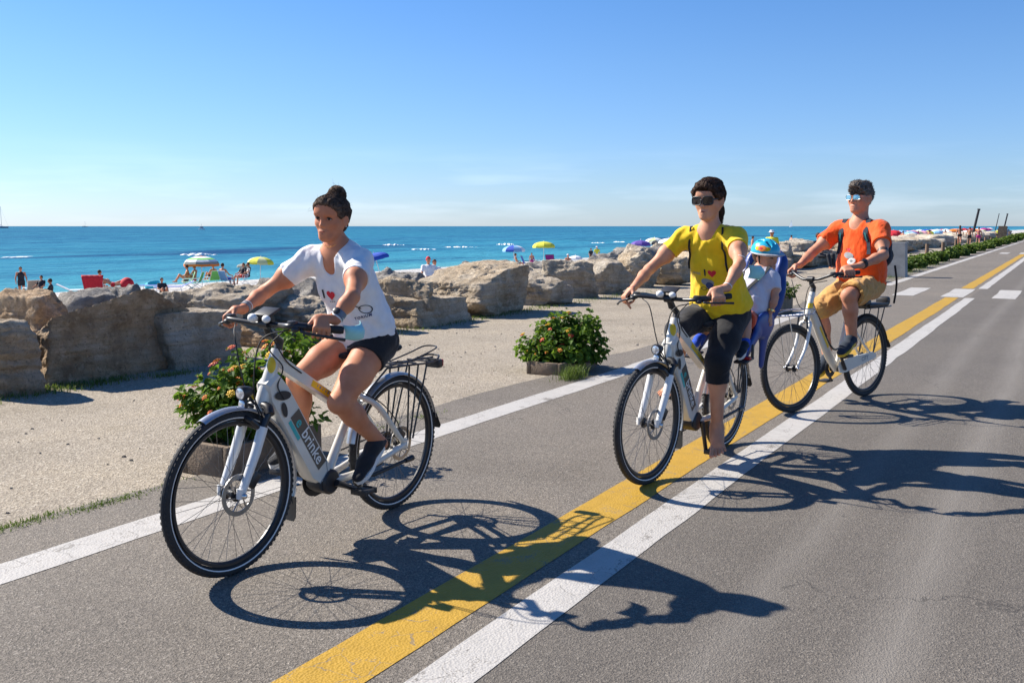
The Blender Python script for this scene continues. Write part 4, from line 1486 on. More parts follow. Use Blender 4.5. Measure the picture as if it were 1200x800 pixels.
def shoe(root, ankle, toe, m, sole, k=1.0, up=None, foot_len=.26, sole_h=.022):
    """low shoe round the ankle; toe is the tip of the shoe"""
    A, T = np.array(ankle, float), np.array(toe, float)
    d = unit(T - A)
    upv = V3(0, 0, 1) if up is None else np.array(up, float)
    # the foot axis runs from below the ankle to the toe
    sd_ = unit(np.cross(upv, d)); n = np.cross(d, sd_)
    heel = T - d * foot_len * k * .98
    # drop so that the ankle sits above the heel
    P = lambda x, y, z: T + (d * (x - foot_len + .0) + sd_ * y + n * z) * 1.0
    L = foot_len * k
    lo = np.minimum(np.minimum(A, T), heel) - .14; hi = np.maximum(np.maximum(A, T), heel) + .14
    F = Field(lo, hi, .0035)
    Q = lambda x, y, z: T - d * (L - x * L) + sd_ * y * k + n * z * k
    F.cone(Q(.14, 0, .034), Q(.55, 0, .032), .036 * k, .040 * k, 0, flat=(n, .95))
    F.cone(Q(.55, 0, .030), Q(.88, .003, .022), .043 * k, .034 * k, .03, flat=(n, .66))
    F.cone(A + unit(A - Q(.2, 0, 0)) * .012, Q(.2, 0, .045), .040 * k, .040 * k, .03)
    F.half(Q(.5, 0, .012), -n)
    ax = unit(A - Q(.2, 0, .0))
    F.half(A + ax * .012, ax)
    o, V, Qd = solid(F, 'shoe', m, root, 2)
    out = [Q(x, y, 0) for x, y in ((.0, -.018), (.04, -.032), (.2, -.036), (.4, -.034), (.62, -.046), (.8, -.044), (.95, -.026), (1.0, 0), (.95, .026), (.8, .044), (.62, .046), (.4, .036), (.2, .036), (.04, .032), (.0, .018))]
    mb = MB(); nn = len(out)
    vs = [p + n * (-.010) for p in out] + [p + n * (sole_h - .010) for p in out]
    mb.add(vs, [tuple(range(nn)), tuple(reversed(range(nn, 2 * nn)))] + [(i, (i + 1) % nn, nn + (i + 1) % nn, nn + i) for i in range(nn)])
    mb.build('sole', sole, o)
    mb = MB()
    for i, x in enumerate((.42, .50, .58, .66)):
        z = .066 - i * .006
        mb.tube([Q(x, -.026, z - .012), Q(x, 0, z), Q(x + .02, .026, z - .012)], .0022, 5)
    mb.build('laces', M['inkgrey'] if m is M['shoeblack'] else m, o)
    return o


def ring(root, name, m, a, b, t, r, w_=.012, th=.003, seg=20, flat=None):
    """band round a limb between joints a and b at fraction t"""
    a, b = np.array(a, float), np.array(b, float); ax = unit(b - a); c = lerp(a, b, t)
    mb = MB(); mb.lathe([(r, -w_ / 2), (r + th, -w_ / 2), (r + th, w_ / 2), (r, w_ / 2)], c, ax, seg)
    return mb.build(name, m, root)


def shirt(Hm, m, g, hem, sleeve_t=.55, sleeve_r=1.35, neck='crew', h=.0045, bell=.02, foldamp=.004, name='t_shirt', seed=3, hemn=None):
    J, z = Hm.J, Hm.z
    P = np.array([J[k] for k in ('pelvis', 'neck', 'ls', 'rs', 'le', 're')])
    F = Field(P.min(0) - .24, P.max(0) + .16, h)
    Hm.torso(F, g)
    # looser below the chest
    F.ell(Hm.sp(.10), (z['hipd'] + g + bell, z['hipw'] + g + bell, .17), .08, R=Hm.R)
    F.ell(Hm.sp(.36, .012), (z['waistd'] + g + bell * 1.3, z['waistw'] + g + bell * 1.1, .19), .08, R=Hm.R)
    F2 = Field(P.min(0) - .24, P.max(0) + .16, h)
    for s in ('l', 'r'):
        S, E = J[s + 's'], J[s + 'e']
        ax = unit(E - S); e = lerp(S, E, sleeve_t)
        G = Field(P.min(0) - .24, P.max(0) + .16, h)
        G.cone(S - ax * .01, e + ax * .08, z['armr'] * 1.22 + g, z['armr'] * sleeve_r + g * .7, 0)
        n2 = unit(ax + V3(0, 0, .0))
        G.half(e, n2)
        G.cone(e - ax * .05, e + ax * .1, z['armr'] * 1.0, z['armr'] * sleeve_r + g * .7 - .004, .0, 'cut')
        F2.F = np.minimum(F2.F, G.F)
    kk = .045
    hh = np.maximum(kk - np.abs(F.F - F2.F), 0) / kk
    F.F = np.minimum(F.F, F2.F) - hh * hh * kk * .25
    hn = -Hm.w if hemn is None else unit(hemn)
    F.half(hem, hn)
    hp = np.array(hem)
    # hollow below, so the hem hangs free
    F.ell(Hm.sp(-.10), (z['hipd'] + g + bell - .012, z['hipw'] + g + bell - .012, .12), 0, 'cut', Hm.R)
    nk = J['neck']
    if neck == 'v':
        c = Hm.sp(.97, .02)
        F.cone(c, c + Hm.f * .11 - Hm.w * .085, .058, .012, .01, 'cut')
        F.cone(Hm.sp(1.0), Hm.sp(1.2, .02), .062, .09, .012, 'cut')
        F.cone(c + Hm.f * .05 - Hm.w * .03, c + Hm.f * .14 - Hm.w * .115, .035, .008, .01, 'cut')
    else:
        F.cone(Hm.sp(1.02, .01), Hm.sp(1.2, .04), z['neckr'] * 1.22, z['neckr'] * 1.7, .008, 'cut')
        F.cone(Hm.sp(1.0, .03), Hm.sp(.985, .12), z['neckr'] * .9, z['neckr'] * .8, .02, 'cut')
    def fold(V):
        q = (V - J['pelvis']) @ Hm.R
        q2 = q * np.array([1.0, 1.0, .5])
        v = fbm(q2 + .4 * fbm(q, 5, 2, seed + 9)[:, None] * .12, 13, 3, seed)
        low = np.clip(1.0 - q[:, 2] / (Hm.T * .75), 0, 1)
        horiz = np.sin((q[:, 2] + .10 * q[:, 1] + .03 * fbm(q, 9, 2, seed + 4)) * 105) * low * np.clip(1 - q[:, 2] / .2, 0, 1)
        drag = np.sin((q[:, 1] * .9 * np.sign(q[:, 1]) + q[:, 2] * .75 + .035 * fbm(q, 8, 2, seed + 7)) * 88) * np.clip(fbm(q, 6, 2, seed + 8) + .25, 0, 1)
        return foldamp * (1.0 * v * (.6 + .8 * low) + .45 * horiz + .55 * drag + .35 * fbm(q2, 30, 2, seed + 6))
    return solid(F, name, m, Hm.root, 1, fold)


def shorts(Hm, m, g, cut_t, waist=None, h=.0045, name='shorts', foldamp=.003, seed=5, flare=.004, knee=False):
    """cut_t: fraction of the thigh covered (beyond 1 = below the knee, along the shin)"""
    J, z = Hm.J, Hm.z
    P = np.array([J[k] for k in ('pelvis', 'lhip', 'rhip', 'lk', 'rk', 'la', 'ra')])
    F = Field(P.min(0) - .2, P.max(0) + .2, h)
    F.ell(Hm.sp(.03), (z['hipd'] + g, z['hipw'] + g, .13 + g), 0, R=Hm.R)
    F.ell(Hm.sp(-.04, -.03), (z['hipd'] + g, z['hipw'] + g - .01, .10), .06, R=Hm.R)
    t = z['thigh']
    for s in ('l', 'r'):
        H_, K, A = J[s + 'hip'], J[s + 'k'], J[s + 'a']
        F.cone(H_, lerp(H_, K, .55), t + g, t * .84 + g + flare, .05)
        F.cone(lerp(H_, K, .55), K, t * .84 + g + flare, z['knee'] + g + flare * 2, .03)
        if (cut_t[s] if isinstance(cut_t, dict) else cut_t) > 1:
            F.cone(K, lerp(K, A, .45), z['knee'] + g + flare * 2, z['calf'] + g + flare, .03)
    for s in ('l', 'r'):
        H_, K, A = J[s + 'hip'], J[s + 'k'], J[s + 'a']
        ct = cut_t if not isinstance(cut_t, dict) else cut_t[s]
        if ct > 1: p, ax, r = lerp(K, A, ct - 1), unit(A - K), z['calf']
        else: p, ax, r = lerp(H_, K, ct), unit(K - H_), t * .8
        sl, X = F.sub(np.minimum(p, p + ax * .7) - .17, np.maximum(p, p + ax * .7) + .17, 0)
        q = X - p; tt = q @ ax; rr = np.sqrt(np.maximum((q * q).sum(-1) - tt * tt, 0))
        # only this leg: nearer to its own axis than to the other leg's
        o_ = 'r' if s == 'l' else 'l'
        def dseg(X, a, b):
            ab = b - a; u = np.clip(((X - a) @ ab) / (ab @ ab), 0, 1); e = X - a - u[..., None] * ab
            return np.sqrt((e * e).sum(-1))
        own = np.minimum(dseg(X, H_, K), dseg(X, K, A)); oth = np.minimum(dseg(X, J[o_ + 'hip'], J[o_ + 'k']), dseg(X, J[o_ + 'k'], J[o_ + 'a']))
        F.put(sl, np.where((own <= oth) & (tt > -.05), tt, -1.0), 0, 'max')
        F.cone(p - ax * .035, p + ax * .1, r * .9, r + g + flare + .002, 0, 'cut')
    if waist is not None: F.half(waist, Hm.w)
    def fold(V):
        q = V - J['pelvis']
        return foldamp * (fbm(q * np.array([.7, 1, 1]), 16, 3, seed) + .6 * np.sin((q[:, 0] * .6 + q[:, 2] + .03 * fbm(q, 10, 2, seed + 3)) * 95) * (fbm(q, 6, 2, seed + 5) > -.1))
    return solid(F, name, m, Hm.root, 1, fold)
# ------------------------------------------------------------------ bicycles
WR, WB = .355, 1.13


def bike_frame(x, y, head, lean):
    h, l = rad(head), rad(lean)
    X = Vector((math.cos(h), math.sin(h), 0)); Yl = Vector((-math.sin(h), math.cos(h), 0)); Z = Vector((0, 0, 1))
    Y2 = Yl * math.cos(l) + Z * math.sin(l); Z2 = Z * math.cos(l) - Yl * math.sin(l)
    m = Matrix((X, Y2, Z2)).transposed().to_4x4(); m.translation = Vector((x, y, .012))
    return m


_wheel_cache = {}


def wheel_meshes():
    if _wheel_cache: return _wheel_cache
    ax = (0, 1, 0)
    mb = MB()
    prof = []
    for k in range(14):
        a = 2 * math.pi * k / 14
        prof.append((WR - .0225 + .0225 * math.cos(a), .0188 * math.sin(a)))
    mb.lathe(prof, (0, 0, 0), ax, 72)
    # tread blocks
    for k in range(86):
        th = 2 * math.pi * k / 86
        for yy, d in ((-.0125, 0), (.0125, .5), (0, .25)):
            t2 = th + d * 2 * math.pi / 86
            rr = WR - .0062 - abs(yy) * .18
            R = np.array([[math.cos(t2), 0, -math.sin(t2)], [0, 1, 0], [math.sin(t2), 0, math.cos(t2)]])
            mb.box((rr * math.cos(t2), yy, rr * math.sin(t2)), (.006, .009, .013), R)
    _wheel_cache['tyre'] = mb.mesh('tyre')
    mb = MB()
    for sg in (-1, 1):
        mb.lathe([(WR - .0335, sg * .0172), (WR - .0285, sg * .0188), (WR - .0285, sg * .0175), (WR - .0335, sg * .0160)], (0, 0, 0), ax, 72)
    _wheel_cache['band'] = mb.mesh('reflective_band')
    mb = MB()
    mb.lathe([(WR - .046, -.0125), (WR - .046, .0125), (WR - .058, .0115), (WR - .066, .004), (WR - .066, -.004), (WR - .058, -.0115)], (0, 0, 0), ax, 72)
    _wheel_cache['rim'] = mb.mesh('rim')
    mb = MB()
    mb.lathe([(.0, -.05), (.012, -.05), (.012, -.036), (.030, -.034), (.030, -.029), (.018, -.024), (.016, .024), (.030, .029), (.030, .034), (.012, .036), (.012, .05), (.0, .05)], (0, 0, 0), ax, 20, closed=False)
    _wheel_cache['hub'] = mb.mesh('hub')
    # spoke from hub flange to rim along +x
    mb = MB(); mb.tube([(.0, 0, 0), (1.0, 0, 0)], .00105, 5)
    _wheel_cache['spoke'] = mb.mesh('spoke')
    mb = MB()
    mb.lathe([(.070, .0), (.090, .0), (.090, .003), (.070, .003)], (0, 0, 0), ax, 40)
    for k in range(6):
        a = k * math.pi / 3
        mb.tube([(.022 * math.cos(a - .5), .0015, .022 * math.sin(a - .5)), (.05 * math.cos(a - .1), .0015, .05 * math.sin(a - .1)), (.073 * math.cos(a), .0015, .073 * math.sin(a))], .0034, 6)
    _wheel_cache['disc'] = mb.mesh('brake_disc')
    for k, m in (('tyre', 'tyre'), ('band', 'reflect'), ('rim', 'blackmetal'), ('hub', 'blackmetal'), ('spoke', 'spokem'), ('disc', 'disc')): _wheel_cache[k].materials.append(M[m])
    return _wheel_cache


M['spokem'] = mat('spoke_steel', (.16, .16, .165), .4, .8)


def bare(name, me, parent, smooth=True):
    o = bpy.data.objects.new(name, me); COL.objects.link(o); o.parent = parent
    return o


def wheel(root, x, name, disc=0, spin=0.3, silver_rim=False, band=True, basis=None):
    W_ = wheel_meshes()
    e = bpy.data.objects.new(name, None); COL.objects.link(e); e.parent = root
    mtx = Matrix.Translation((x, 0, WR))
    e.matrix_basis = (basis @ mtx if basis is not None else mtx) @ Matrix.Rotation(spin, 4, 'Y')
    t = bare('tyre', W_['tyre'], e)
    if band: bare('reflective_band', W_['band'], e)
    bare('rim', W_['rim'], e)
    bare('hub', W_['hub'], e)
    n = 36
    for k in range(n):
        sg = 1 if k % 2 else -1
        a = 2 * math.pi * k / n
        b = a + (1 if (k // 2) % 2 else -1) * 1.25
        p0 = Vector((.029 * math.cos(b), sg * .031, .029 * math.sin(b))); p1 = Vector(((WR - .062) * math.cos(a), sg * .004, (WR - .062) * math.sin(a)))
        d = p1 - p0
        o = bare('spoke', W_['spoke'], e)
        o.matrix_basis = Matrix.Translation(p0) @ d.to_track_quat('X', 'Z').to_matrix().to_4x4() @ Matrix.Diagonal((d.length, 1, 1, 1))
    if disc:
        d = bare('brake_disc', W_['disc'], e); d.location = (0, disc * .043, 0)
    return e


def fender(root, cx, a0, a1, m, name, R=WR + .016, wd=.028, n=40, th=.0016, basis=None):
    """curved strip over the wheel, angles from the front horizontal upward, degrees"""
    vs, fs = [], []
    K = 8
    for i in range(n + 1):
        a = rad(a0 + (a1 - a0) * i / n)
        for lay in (0, 1):
            for k in range(K + 1):
                y = -1 + 2 * k / K
                rr = R - .014 * y * y * (1.0) - lay * th
                vs.append((cx + rr * math.cos(a), wd * y, WR + rr * math.sin(a)))
    row = 2 * (K + 1)
    for i in range(n):
        b = i * row
        for k in range(K):
            fs.append((b + k, b + k + 1, b + row + k + 1, b + row + k))
            c = b + K + 1
            fs.append((c + k, c + row + k, c + row + k + 1, c + k + 1))
        fs.append((b, b + row, b + row + K + 1, b + K + 1)); fs.append((b + K, b + 2 * K + 1, b + row + 2 * K + 1, b + row + K))
    for b in (0, n * row):
        for k in range(K): fs.append((b + k, b + K + 1 + k, b + K + 2 + k, b + k + 1))
    mb = MB(); mb.add(vs, fs)
    o = mb.build(name, m, root)
    if basis is not None: o.matrix_basis = basis
    return o


def flap(root, cx, a, m, basis=None, length=.10, name='mudflap'):
    a = rad(a); R = WR + .012
    p = np.array([cx + R * math.cos(a), 0, WR + R * math.sin(a)]); tg = np.array([math.sin(a), 0, -math.cos(a)])
    if tg[2] > 0: tg = -tg
    out = np.array([math.cos(a), 0, math.sin(a)])
    mb = MB(); mb.prism([(-.026, -.01), (.026, -.01), (.034, length * .8), (.022, length), (-.022, length), (-.034, length * .8)], (0, 1, 0), tg + out * .15, out, p, -.002, .002)
    o = mb.build(name, m, root)
    if basis is not None: o.matrix_basis = basis
    return o


def tubes(root, name, m, specs, seg=12, basis=None, **kw):
    if name == 'cable':
        for sp_ in specs:
            mb = MB(); mb.tube(*sp_, seg, **kw); mb.build(name, m, root)
        return None
    mb = MB()
    for pts, r in specs: mb.tube(pts, r, seg, **kw)
    o = mb.build(name, m, root)
    if basis is not None: o.matrix_basis = basis
    return o


def cockpit(root, C, Lh, Lend, Rh, Rend, head_top, mbar, levers=True, display=True):
    """stem, bar, grips, brake levers and display; the grips pass through the rider's hands"""
    C, Lh, Lend, Rh, Rend = [np.array(p, float) for p in (C, Lh, Lend, Rh, Rend)]
    ht = np.array(head_top, float)
    hb = bpy.data.objects.new('handlebar', None); COL.objects.link(hb); hb.parent = root
    li, ri = Lh + unit(Lh - Lend) * .075, Rh + unit(Rh - Rend) * .075
    pts = bez([ri, ri + unit(ri - Rend) * .05 + V3(.012, 0, .0), C + V3(0, -.07, 0), C, C + V3(0, .07, 0), li + unit(li - Lend) * .05 + V3(.012, 0, 0), li], 8)
    tubes(hb, 'bar', mbar, [(pts, .0115)], 12)
    tubes(hb, 'bar', mbar, [([li + unit(li - Lend) * .01, Lend], .0112)], 12); tubes(hb, 'bar', mbar, [([ri + unit(ri - Rend) * .01, Rend], .0112)], 12)
    for h, e, i_ in ((Lh, Lend, li), (Rh, Rend, ri)):
        d = unit(e - h)
        tubes(hb, 'grip', M['rubber'], [([h - d * .062, h - d * .06, e - d * .012, e], [.0155, .0165, .0178, .0150])], 16)
        if levers:
            s = 1 if e[1] > 0 else -1
            b = i_ + d * -.005
            fw = unit(np.cross(d, V3(0, 0, 1)) * s); fw = fw if fw[0] > 0 else -fw
            g = tubes(hb, 'brake_lever', M['blackmetal'], [(bez([b + fw * .012 - V3(0, 0, .01), b + fw * .045 - V3(0, 0, .018), h + fw * .062 - V3(0, 0, .026), e + fw * .050 - V3(0, 0, .036)], 6), [.0085, .0085] + [.0062] * 15 + [.0072, .0072]), ([b - d * .018, b + d * .018], .0185)], 10)
            mb = MB(); mb.box(b - d * .035 + V3(.004, 0, .012), (.034, .036, .022), bev=.006); mb.ball(b - d * .03 + fw * .02 - V3(0, 0, .012), (.016, .02, .013), 10, 6)
            mb.build('shifter', M['plastic'], hb)
    # stem
    tubes(hb, 'stem', M['blackmetal'], [([ht - V3(0, 0, .02), ht + V3(-.02, 0, .05), lerp(ht, C, .75)], [.020, .020, .018]), ([lerp(ht, C, .62), C], .017), ([C + V3(0, -.026, 0), C + V3(0, .026, 0)], .022)], 14)
    if display:
        mb = MB(); Rm = np.array(Matrix.Rotation(rad(22), 3, 'Y'))
        mb.box(C + V3(-.01, 0, .052), (.075, .098, .012), Rm, .004)
        mb.box(C + V3(-.005, -.034, .026), (.02, .01, .045), Rm); mb.box(C + V3(-.005, .034, .026), (.02, .01, .045), Rm)
        mb.build('display', M['plastic'], hb)
        mb = MB()
        mb.ball(C + V3(.028, -.045, .026), (.022, .024, .020), 14, 8); mb.build('bell', M['white'], hb)
        mb = MB(); mb.ball(C + V3(.028, .034, .026), (.014, .022, .017), 14, 8); mb.build('sensor', M['white'], hb)
    return hb


def e_bike(label, pose, steer, bars, cranks, spin=(.3, 1.1), group=None):
    root = empty('bicycle', (0, 0, 0), 0, label, 'bicycle', group)
    root.matrix_world = bike_frame(*pose)
    Ht, Hb = V3(.850, 0, .925), V3(.955, 0, .690)
    sa = unit(Hb - Ht)
    basis = Matrix.Translation(Vector(Ht)) @ Matrix.Rotation(rad(steer), 4, Vector(-sa)) @ Matrix.Translation(-Vector(Ht))
    BB = V3(.545, 0, .275)
    cw = M['bikewhite']
    wheel(root, 0, 'wheel', 1, spin[0])
    wheel(root, WB, 'wheel', 1, spin[1], basis=basis)
    # fork
    A = V3(WB, 0, WR)
    cr = V3(.972, 0, .665)
    specs = []
    for s in (-1, 1):
        o = V3(0, s * .062, 0)
        specs.append(([cr + o + V3(.028, 0, -.04), lerp(cr, A, .45) + o * 1.0, A + o * .95 + V3(0, 0, .0)], [.0225, .0215, .017]))
        specs.append(([A + o * .95 + V3(.0, 0, .028), A + o * .95 - V3(-.006, 0, .014)], [.019, .016]))
    fo = tubes(root, 'fork', M['forkwhite'], specs, 14, basis)
    sp2 = []
    for s in (-1, 1):
        o = V3(0, s * .062, 0)
        sp2.append(([cr + o + V3(-.018, 0, .035), cr + o + V3(.034, 0, -.05)], .0165))
    o = tubes(fo, 'stanchion', M['blackmetal'], sp2, 14)
    mb = MB(); mb.tube(bez([cr + V3(-.005, -.072, .01), cr + V3(-.016, -.05, .035), cr + V3(-.02, 0, .042), cr + V3(-.016, .05, .035), cr + V3(-.005, .072, .01)], 5), .021, 12)
    mb.tube([cr + V3(.03, -.062, -.055), cr + V3(.075, -.045, -.005), cr + V3(.085, 0, .010), cr + V3(.075, .045, -.005), cr + V3(.03, .062, -.055)], .0125, 10)
    mb.build('crown', M['blackmetal'], fo)
    mb = MB(); mb.box(A + V3(-.075, .052, .05), (.07, .03, .045), np.array(Matrix.Rotation(rad(50), 3, 'Y')), .008)
    mb.build('brake_caliper', M['blackmetal'], fo)
    mb = MB(); mb.tube([A + V3(0, -.082, 0), A + V3(0, .082, 0)], .007, 10); mb.ball(A + V3(0, .08, 0), .013, 10, 8)
    mb.build('axle', M['steel'], fo)
    fender(root, WB, 66, 196, M['silver'], 'fender', basis=basis)
    flap(root, WB, 197, M['rubber'], basis, .10)
    # rear fender
    fender(root, 0, 10, 168, M['silver'], 'fender')
    flap(root, 0, 166, M['rubber'], None, .085)
    # frame
    mb = MB()
    mb.tube([Ht + V3(-.006, 0, .012), lerp(Ht, Hb, .3), lerp(Ht, Hb, .75), Hb + sa * .012], [.027, .0285, .032, .029], 18)
    d = unit(BB - V3(.90, 0, .80)); nrm = np.cross(d, V3(0, 1, 0)); nrm = nrm if nrm[2] > 0 else -nrm
    # top rail running from the head to the seat tube, nearly parallel to the battery
    a, b = V3(.868, 0, .895), V3(.395, 0, .600)
    dt = unit(b - a); nt_ = np.cross(dt, V3(0, 1, 0)); nt_ = nt_ if nt_[2] > 0 else -nt_
    L = np.linalg.norm(b - a)
    def ribbed(o, D, N, ln, profile, half, bev=.010):
        outline_u = profile
        pts = []
        n_ = len(outline_u)
        bm_v = []
        for sx, ins in ((-half, bev), (-half + bev, 0), (half - bev, 0), (half, bev)):
            c = np.mean(np.array(outline_u), 0)
            for (p, q) in outline_u:
                pp = np.array([p, q]); dd = c - pp; pp = pp + dd / (np.linalg.norm(dd) + 1e-9) * ins
                bm_v.append(o + D * pp[0] + N * pp[1] + V3(0, sx, 0))
        fs = [tuple(range(n_)), tuple(reversed(range(3 * n_, 4 * n_)))]
        for r_ in range(3):
            fs += [(r_ * n_ + i, r_ * n_ + (i + 1) % n_, (r_ + 1) * n_ + (i + 1) % n_, (r_ + 1) * n_ + i) for i in range(n_)]
        return bm_v, fs
    mb.add(*ribbed(a, dt, nt_, L, [(0, -.026), (L, -.022), (L + .03, .0), (L, .020), (.05, .030), (0, .028)], .026))
    # seat tube, chain stays, seat stays
    St = V3(.285, 0, .695)
    mb.tube([BB, lerp(BB, St, .6), St], [.026, .020, .0185], 16)
    for s in (-1, 1):
        mb.tube(bez([St + V3(.03, s * .020, -.04), V3(.21, s * .062, .585), V3(.06, s * .070, .415), V3(0, s * .068, WR)], 6), [.0150] * 12 + [.0140] * 6 + [.012], 12, flat=1.0)
        mb.tube(bez([BB + V3(-.03, s * .035, .0), V3(.36, s * .062, .285), V3(.10, s * .072, .335), V3(0, s * .068, WR)], 6), [.019] * 6 + [.0165] * 13, 12)
        mb.box((-.004, s * .066, WR), (.045, .010, .055), bev=.004)
    fr = mb.build('frame', cw, root, True, 32)
    # battery in the down tube
    a2, b2 = V3(.912, 0, .808), V3(.578, 0, .290)
    db = unit(b2 - a2); nb = np.cross(db, V3(0, 1, 0)); nb = nb if nb[0] < 0 else -nb
    Lb = np.linalg.norm(b2 - a2)
    mb = MB(); mb.add(*ribbed(a2, db, nb, Lb, [(-.01, -.030), (.05, -.058), (Lb - .06, -.062), (Lb - .005, -.038), (Lb + .015, .02), (Lb - .02, .062), (.06, .060), (-.015, .045)], .041, .016))
    bat = mb.build('battery', cw, root, True, 28)
    V = np.array([v.co for v in bat.data.vertices]); tree = BVHTree.FromPolygons([tuple(v.co) for v in bat.data.vertices], [tuple(p.vertices) for p in bat.data.polygons])
    for s in (1, -1):
        U = db if s > 0 else -db
        W_ = np.cross(V3(0, s, 0), U)
        oc = a2 + db * (Lb * .60) + V3(0, s * .15, 0)
        vert = W_ @ nb
        decal('label_panel', rect_polys(Lb * .54, .064), M['taupe'], bat, tree, oc, U, W_, .0012, 0, .020 * vert)
        decal('label_panel', rect_polys(Lb * .18, .020), M['cyan'], bat, tree, oc, U, W_, .0016, -Lb * .165 * 1.0, (.020 - .046) * vert if vert > 0 else .020 * vert - .043)
        decal('lettering', text_polys('brinke', .078, .0010), M['decalwhite'], bat, tree, oc, U, W_, .0032, .040, .019 * vert)
        decal('lettering', text_polys('e', .070, .0012), M['cyan'], bat, tree, oc, U, W_, .0024, -.110, .018 * vert)
        # lock plate and charging flap
        decal('lock_cover', disc_polys(.050, .021), M['plastic'], bat, tree, a2 + db * .085 + V3(0, s * .15, 0), U, W_, .006, 0, .006, rot=.9)
        decal('lock_cover', disc_polys(.036, .016), M['plastic'], bat, tree, a2 + db * .145 + nb * -.022 + V3(0, s * .15, 0), U, W_, .006, 0, .0, rot=-.3)
    tubes(bat, 'seam', M['inkgrey'], [([a2 + db * (Lb * .86) + V3(0, .0415, 0) + nb * .055, a2 + db * (Lb * .95) + V3(0, .0415, 0) + nb * .03, a2 + db * (Lb * .97) + V3(0, .0415, 0) - nb * .04], .0022)], 6)
    # stickers on the frame
    Vf = [tuple(v.co) for v in fr.data.vertices]; tf = BVHTree.FromPolygons(Vf, [tuple(p.vertices) for p in fr.data.polygons])
    for s in (1, -1):
        U = dt if s > 0 else -dt
        W_ = np.cross(V3(0, s, 0), U)
        oc = a + dt * (L * .68) + V3(0, s * .12, 0) + nt_ * .004
        decal('sticker', rect_polys(L * .46, .030), M['yellowdecal'], fr, tf, oc, U, W_, .0012)
        for q_ in range(9): decal('sticker_marks', rect_polys(.006 + .006 * (q_ % 3 == 1), .012, 2, 2), M['inkgrey'], fr, tf, oc, U, W_, .0018, -.085 + q_ * .021, .004)
    decal('sticker', disc_polys(.019, .034), M['yellowdecal'], fr, tf, Ht + sa * .085 + V3(.12, .10, .03), (-.62, .78, 0), (0, 0, 1), .0014)
    # motor and cranks
    mb = MB(); mb.lathe([(0, -.052), (.050, -.052), (.060, -.042), (.060, .042), (.050, .052), (0, .052)], BB, (0, 1, 0), 28, closed=False)
    mb.lathe([(0, -.040), (.038, -.040), (.042, -.03), (.042, .03), (.038, .040), (0, .040)], BB + V3(.045, 0, .004), (0, 1, 0), 24, closed=False)
    mb.build('motor', M['plastic'], root)
    pl, pr = [np.array(p, float) for p in cranks]
    for p, s in ((pl, 1), (pr, -1)):
        o = V3(0, s * .075, 0)
        mb = MB(); mb.tube([BB + o, lerp(BB + o, V3(p[0], s * .085, p[2]), .5), V3(p[0], s * .085, p[2])], [.017, .013, .013], 10)
        ck = mb.build('crank', M['blackmetal'], root)
        mb = MB(); mb.box((p[0], s * .135, p[2]), (.095, .085, .020), None, .006)
        for q in (-.04, .04): mb.box((p[0] + q, s * .135, p[2] + .0), (.014, .09, .028), None, .003)
        mb.build('pedal', M['plastic'], ck)
    mb = MB(); mb.lathe([(.045, -.003), (.082, -.003), (.085, 0), (.082, .003), (.045, .003)], BB - V3(0, .062, 0), (0, 1, 0), 40)
    mb.build('chainring', M['blackmetal'], root)
    y = -.062
    mb = MB(); mb.tube([(BB[0], y, BB[2] + .085), (0, y, WR + .048)], .0045, 6); mb.tube([(BB[0], y, BB[2] - .085), (.03, y, WR - .12), (.0, y, WR - .1)], .0045, 6)
    mb.build('chain', M['blackmetal'], root)
    mb = MB(); mb.lathe([(.014, -.004), (.05, -.004), (.05, .004), (.014, .004)], (0, -.052, WR), (0, 1, 0), 24); mb.tube([(0, -.07, WR), (.02, -.072, WR - .06), (.03, -.066, WR - .12)], .012, 8)
    mb.build('gear', M['blackmetal'], root)
    mb = MB(); mb.box((.03, .058, WR + .06), (.075, .03, .045), np.array(Matrix.Rotation(rad(-40), 3, 'Y')), .008)
    mb.build('brake_caliper', M['blackmetal'], root)
    # seat
    mb = MB(); mb.tube([lerp(BB, St, .9), V3(.235, 0, .80), V3(.222, 0, .838)], [.0155, .0155, .0155], 14); mb.tube([St + unit(BB - St) * .01, St - unit(BB - St) * .028], .0215, 14)
    mb.build('seat_post', M['blackmetal'], root)
    F = Field((-.02, -.13, .78), (.46, .13, .92), .005)
    F.cone((.07, 0, .865), (.18, 0, .868), .085, .070, 0, flat=((0, 0, 1), .34)); F.cone((.18, 0, .868), (.40, 0, .858), .062, .024, .03, flat=((0, 0, 1), .62))
    solid(F, 'saddle', M['black_cloth'], root, 1)
    tubes(root, 'saddle_rails', M['steel'], [(bez([(.08, s * .022, .835), (.2, s * .022, .832), (.34, s * .012, .842)], 5), .0035) for s in (-1, 1)], 6)
    # rack
    rk = []
    z = .765
    for s in (-1, 1):
        rk.append((bez([(.115, s * .045, z + .0), (.0, s * .062, z), (-.25, s * .062, z - .012), (-.345, s * .045, z + .008), (-.365, 0, z + .012)], 6), .0055))
        for x in (-.05, -.13, -.21): rk.append(([(x * .3 - .01, s * .068, WR + .015), (x, s * .062, z - .005)], .005))
        rk.append(([(.115, s * .045, z), (.24, s * .02, .66)], .005))
    for x in (.07, -.02, -.11, -.2, -.29): rk.append(([(x, -.062, z), (x, .062, z)], .005))
    rk.append(([(.1, 0, z), (-.35, 0, z)], .005))
    rk.append((bez([(-.03, -.05, z + .01), (-.20, -.05, z + .035), (-.33, -.04, z + .06), (-.33, .04, z + .06), (-.20, .05, z + .035), (-.03, .05, z + .01)], 6), .0042))
    rko = tubes(root, 'rack', M['blackmetal'], rk, 8)
    mb = MB(); mb.box((-.362, 0, z - .035), (.045, .095, .048), None, .010)
    tl = mb.build('tail_light', M['plastic'], root)
    mb = MB(); mb.box((-.388, 0, z - .033), (.014, .088, .038), None, .005)
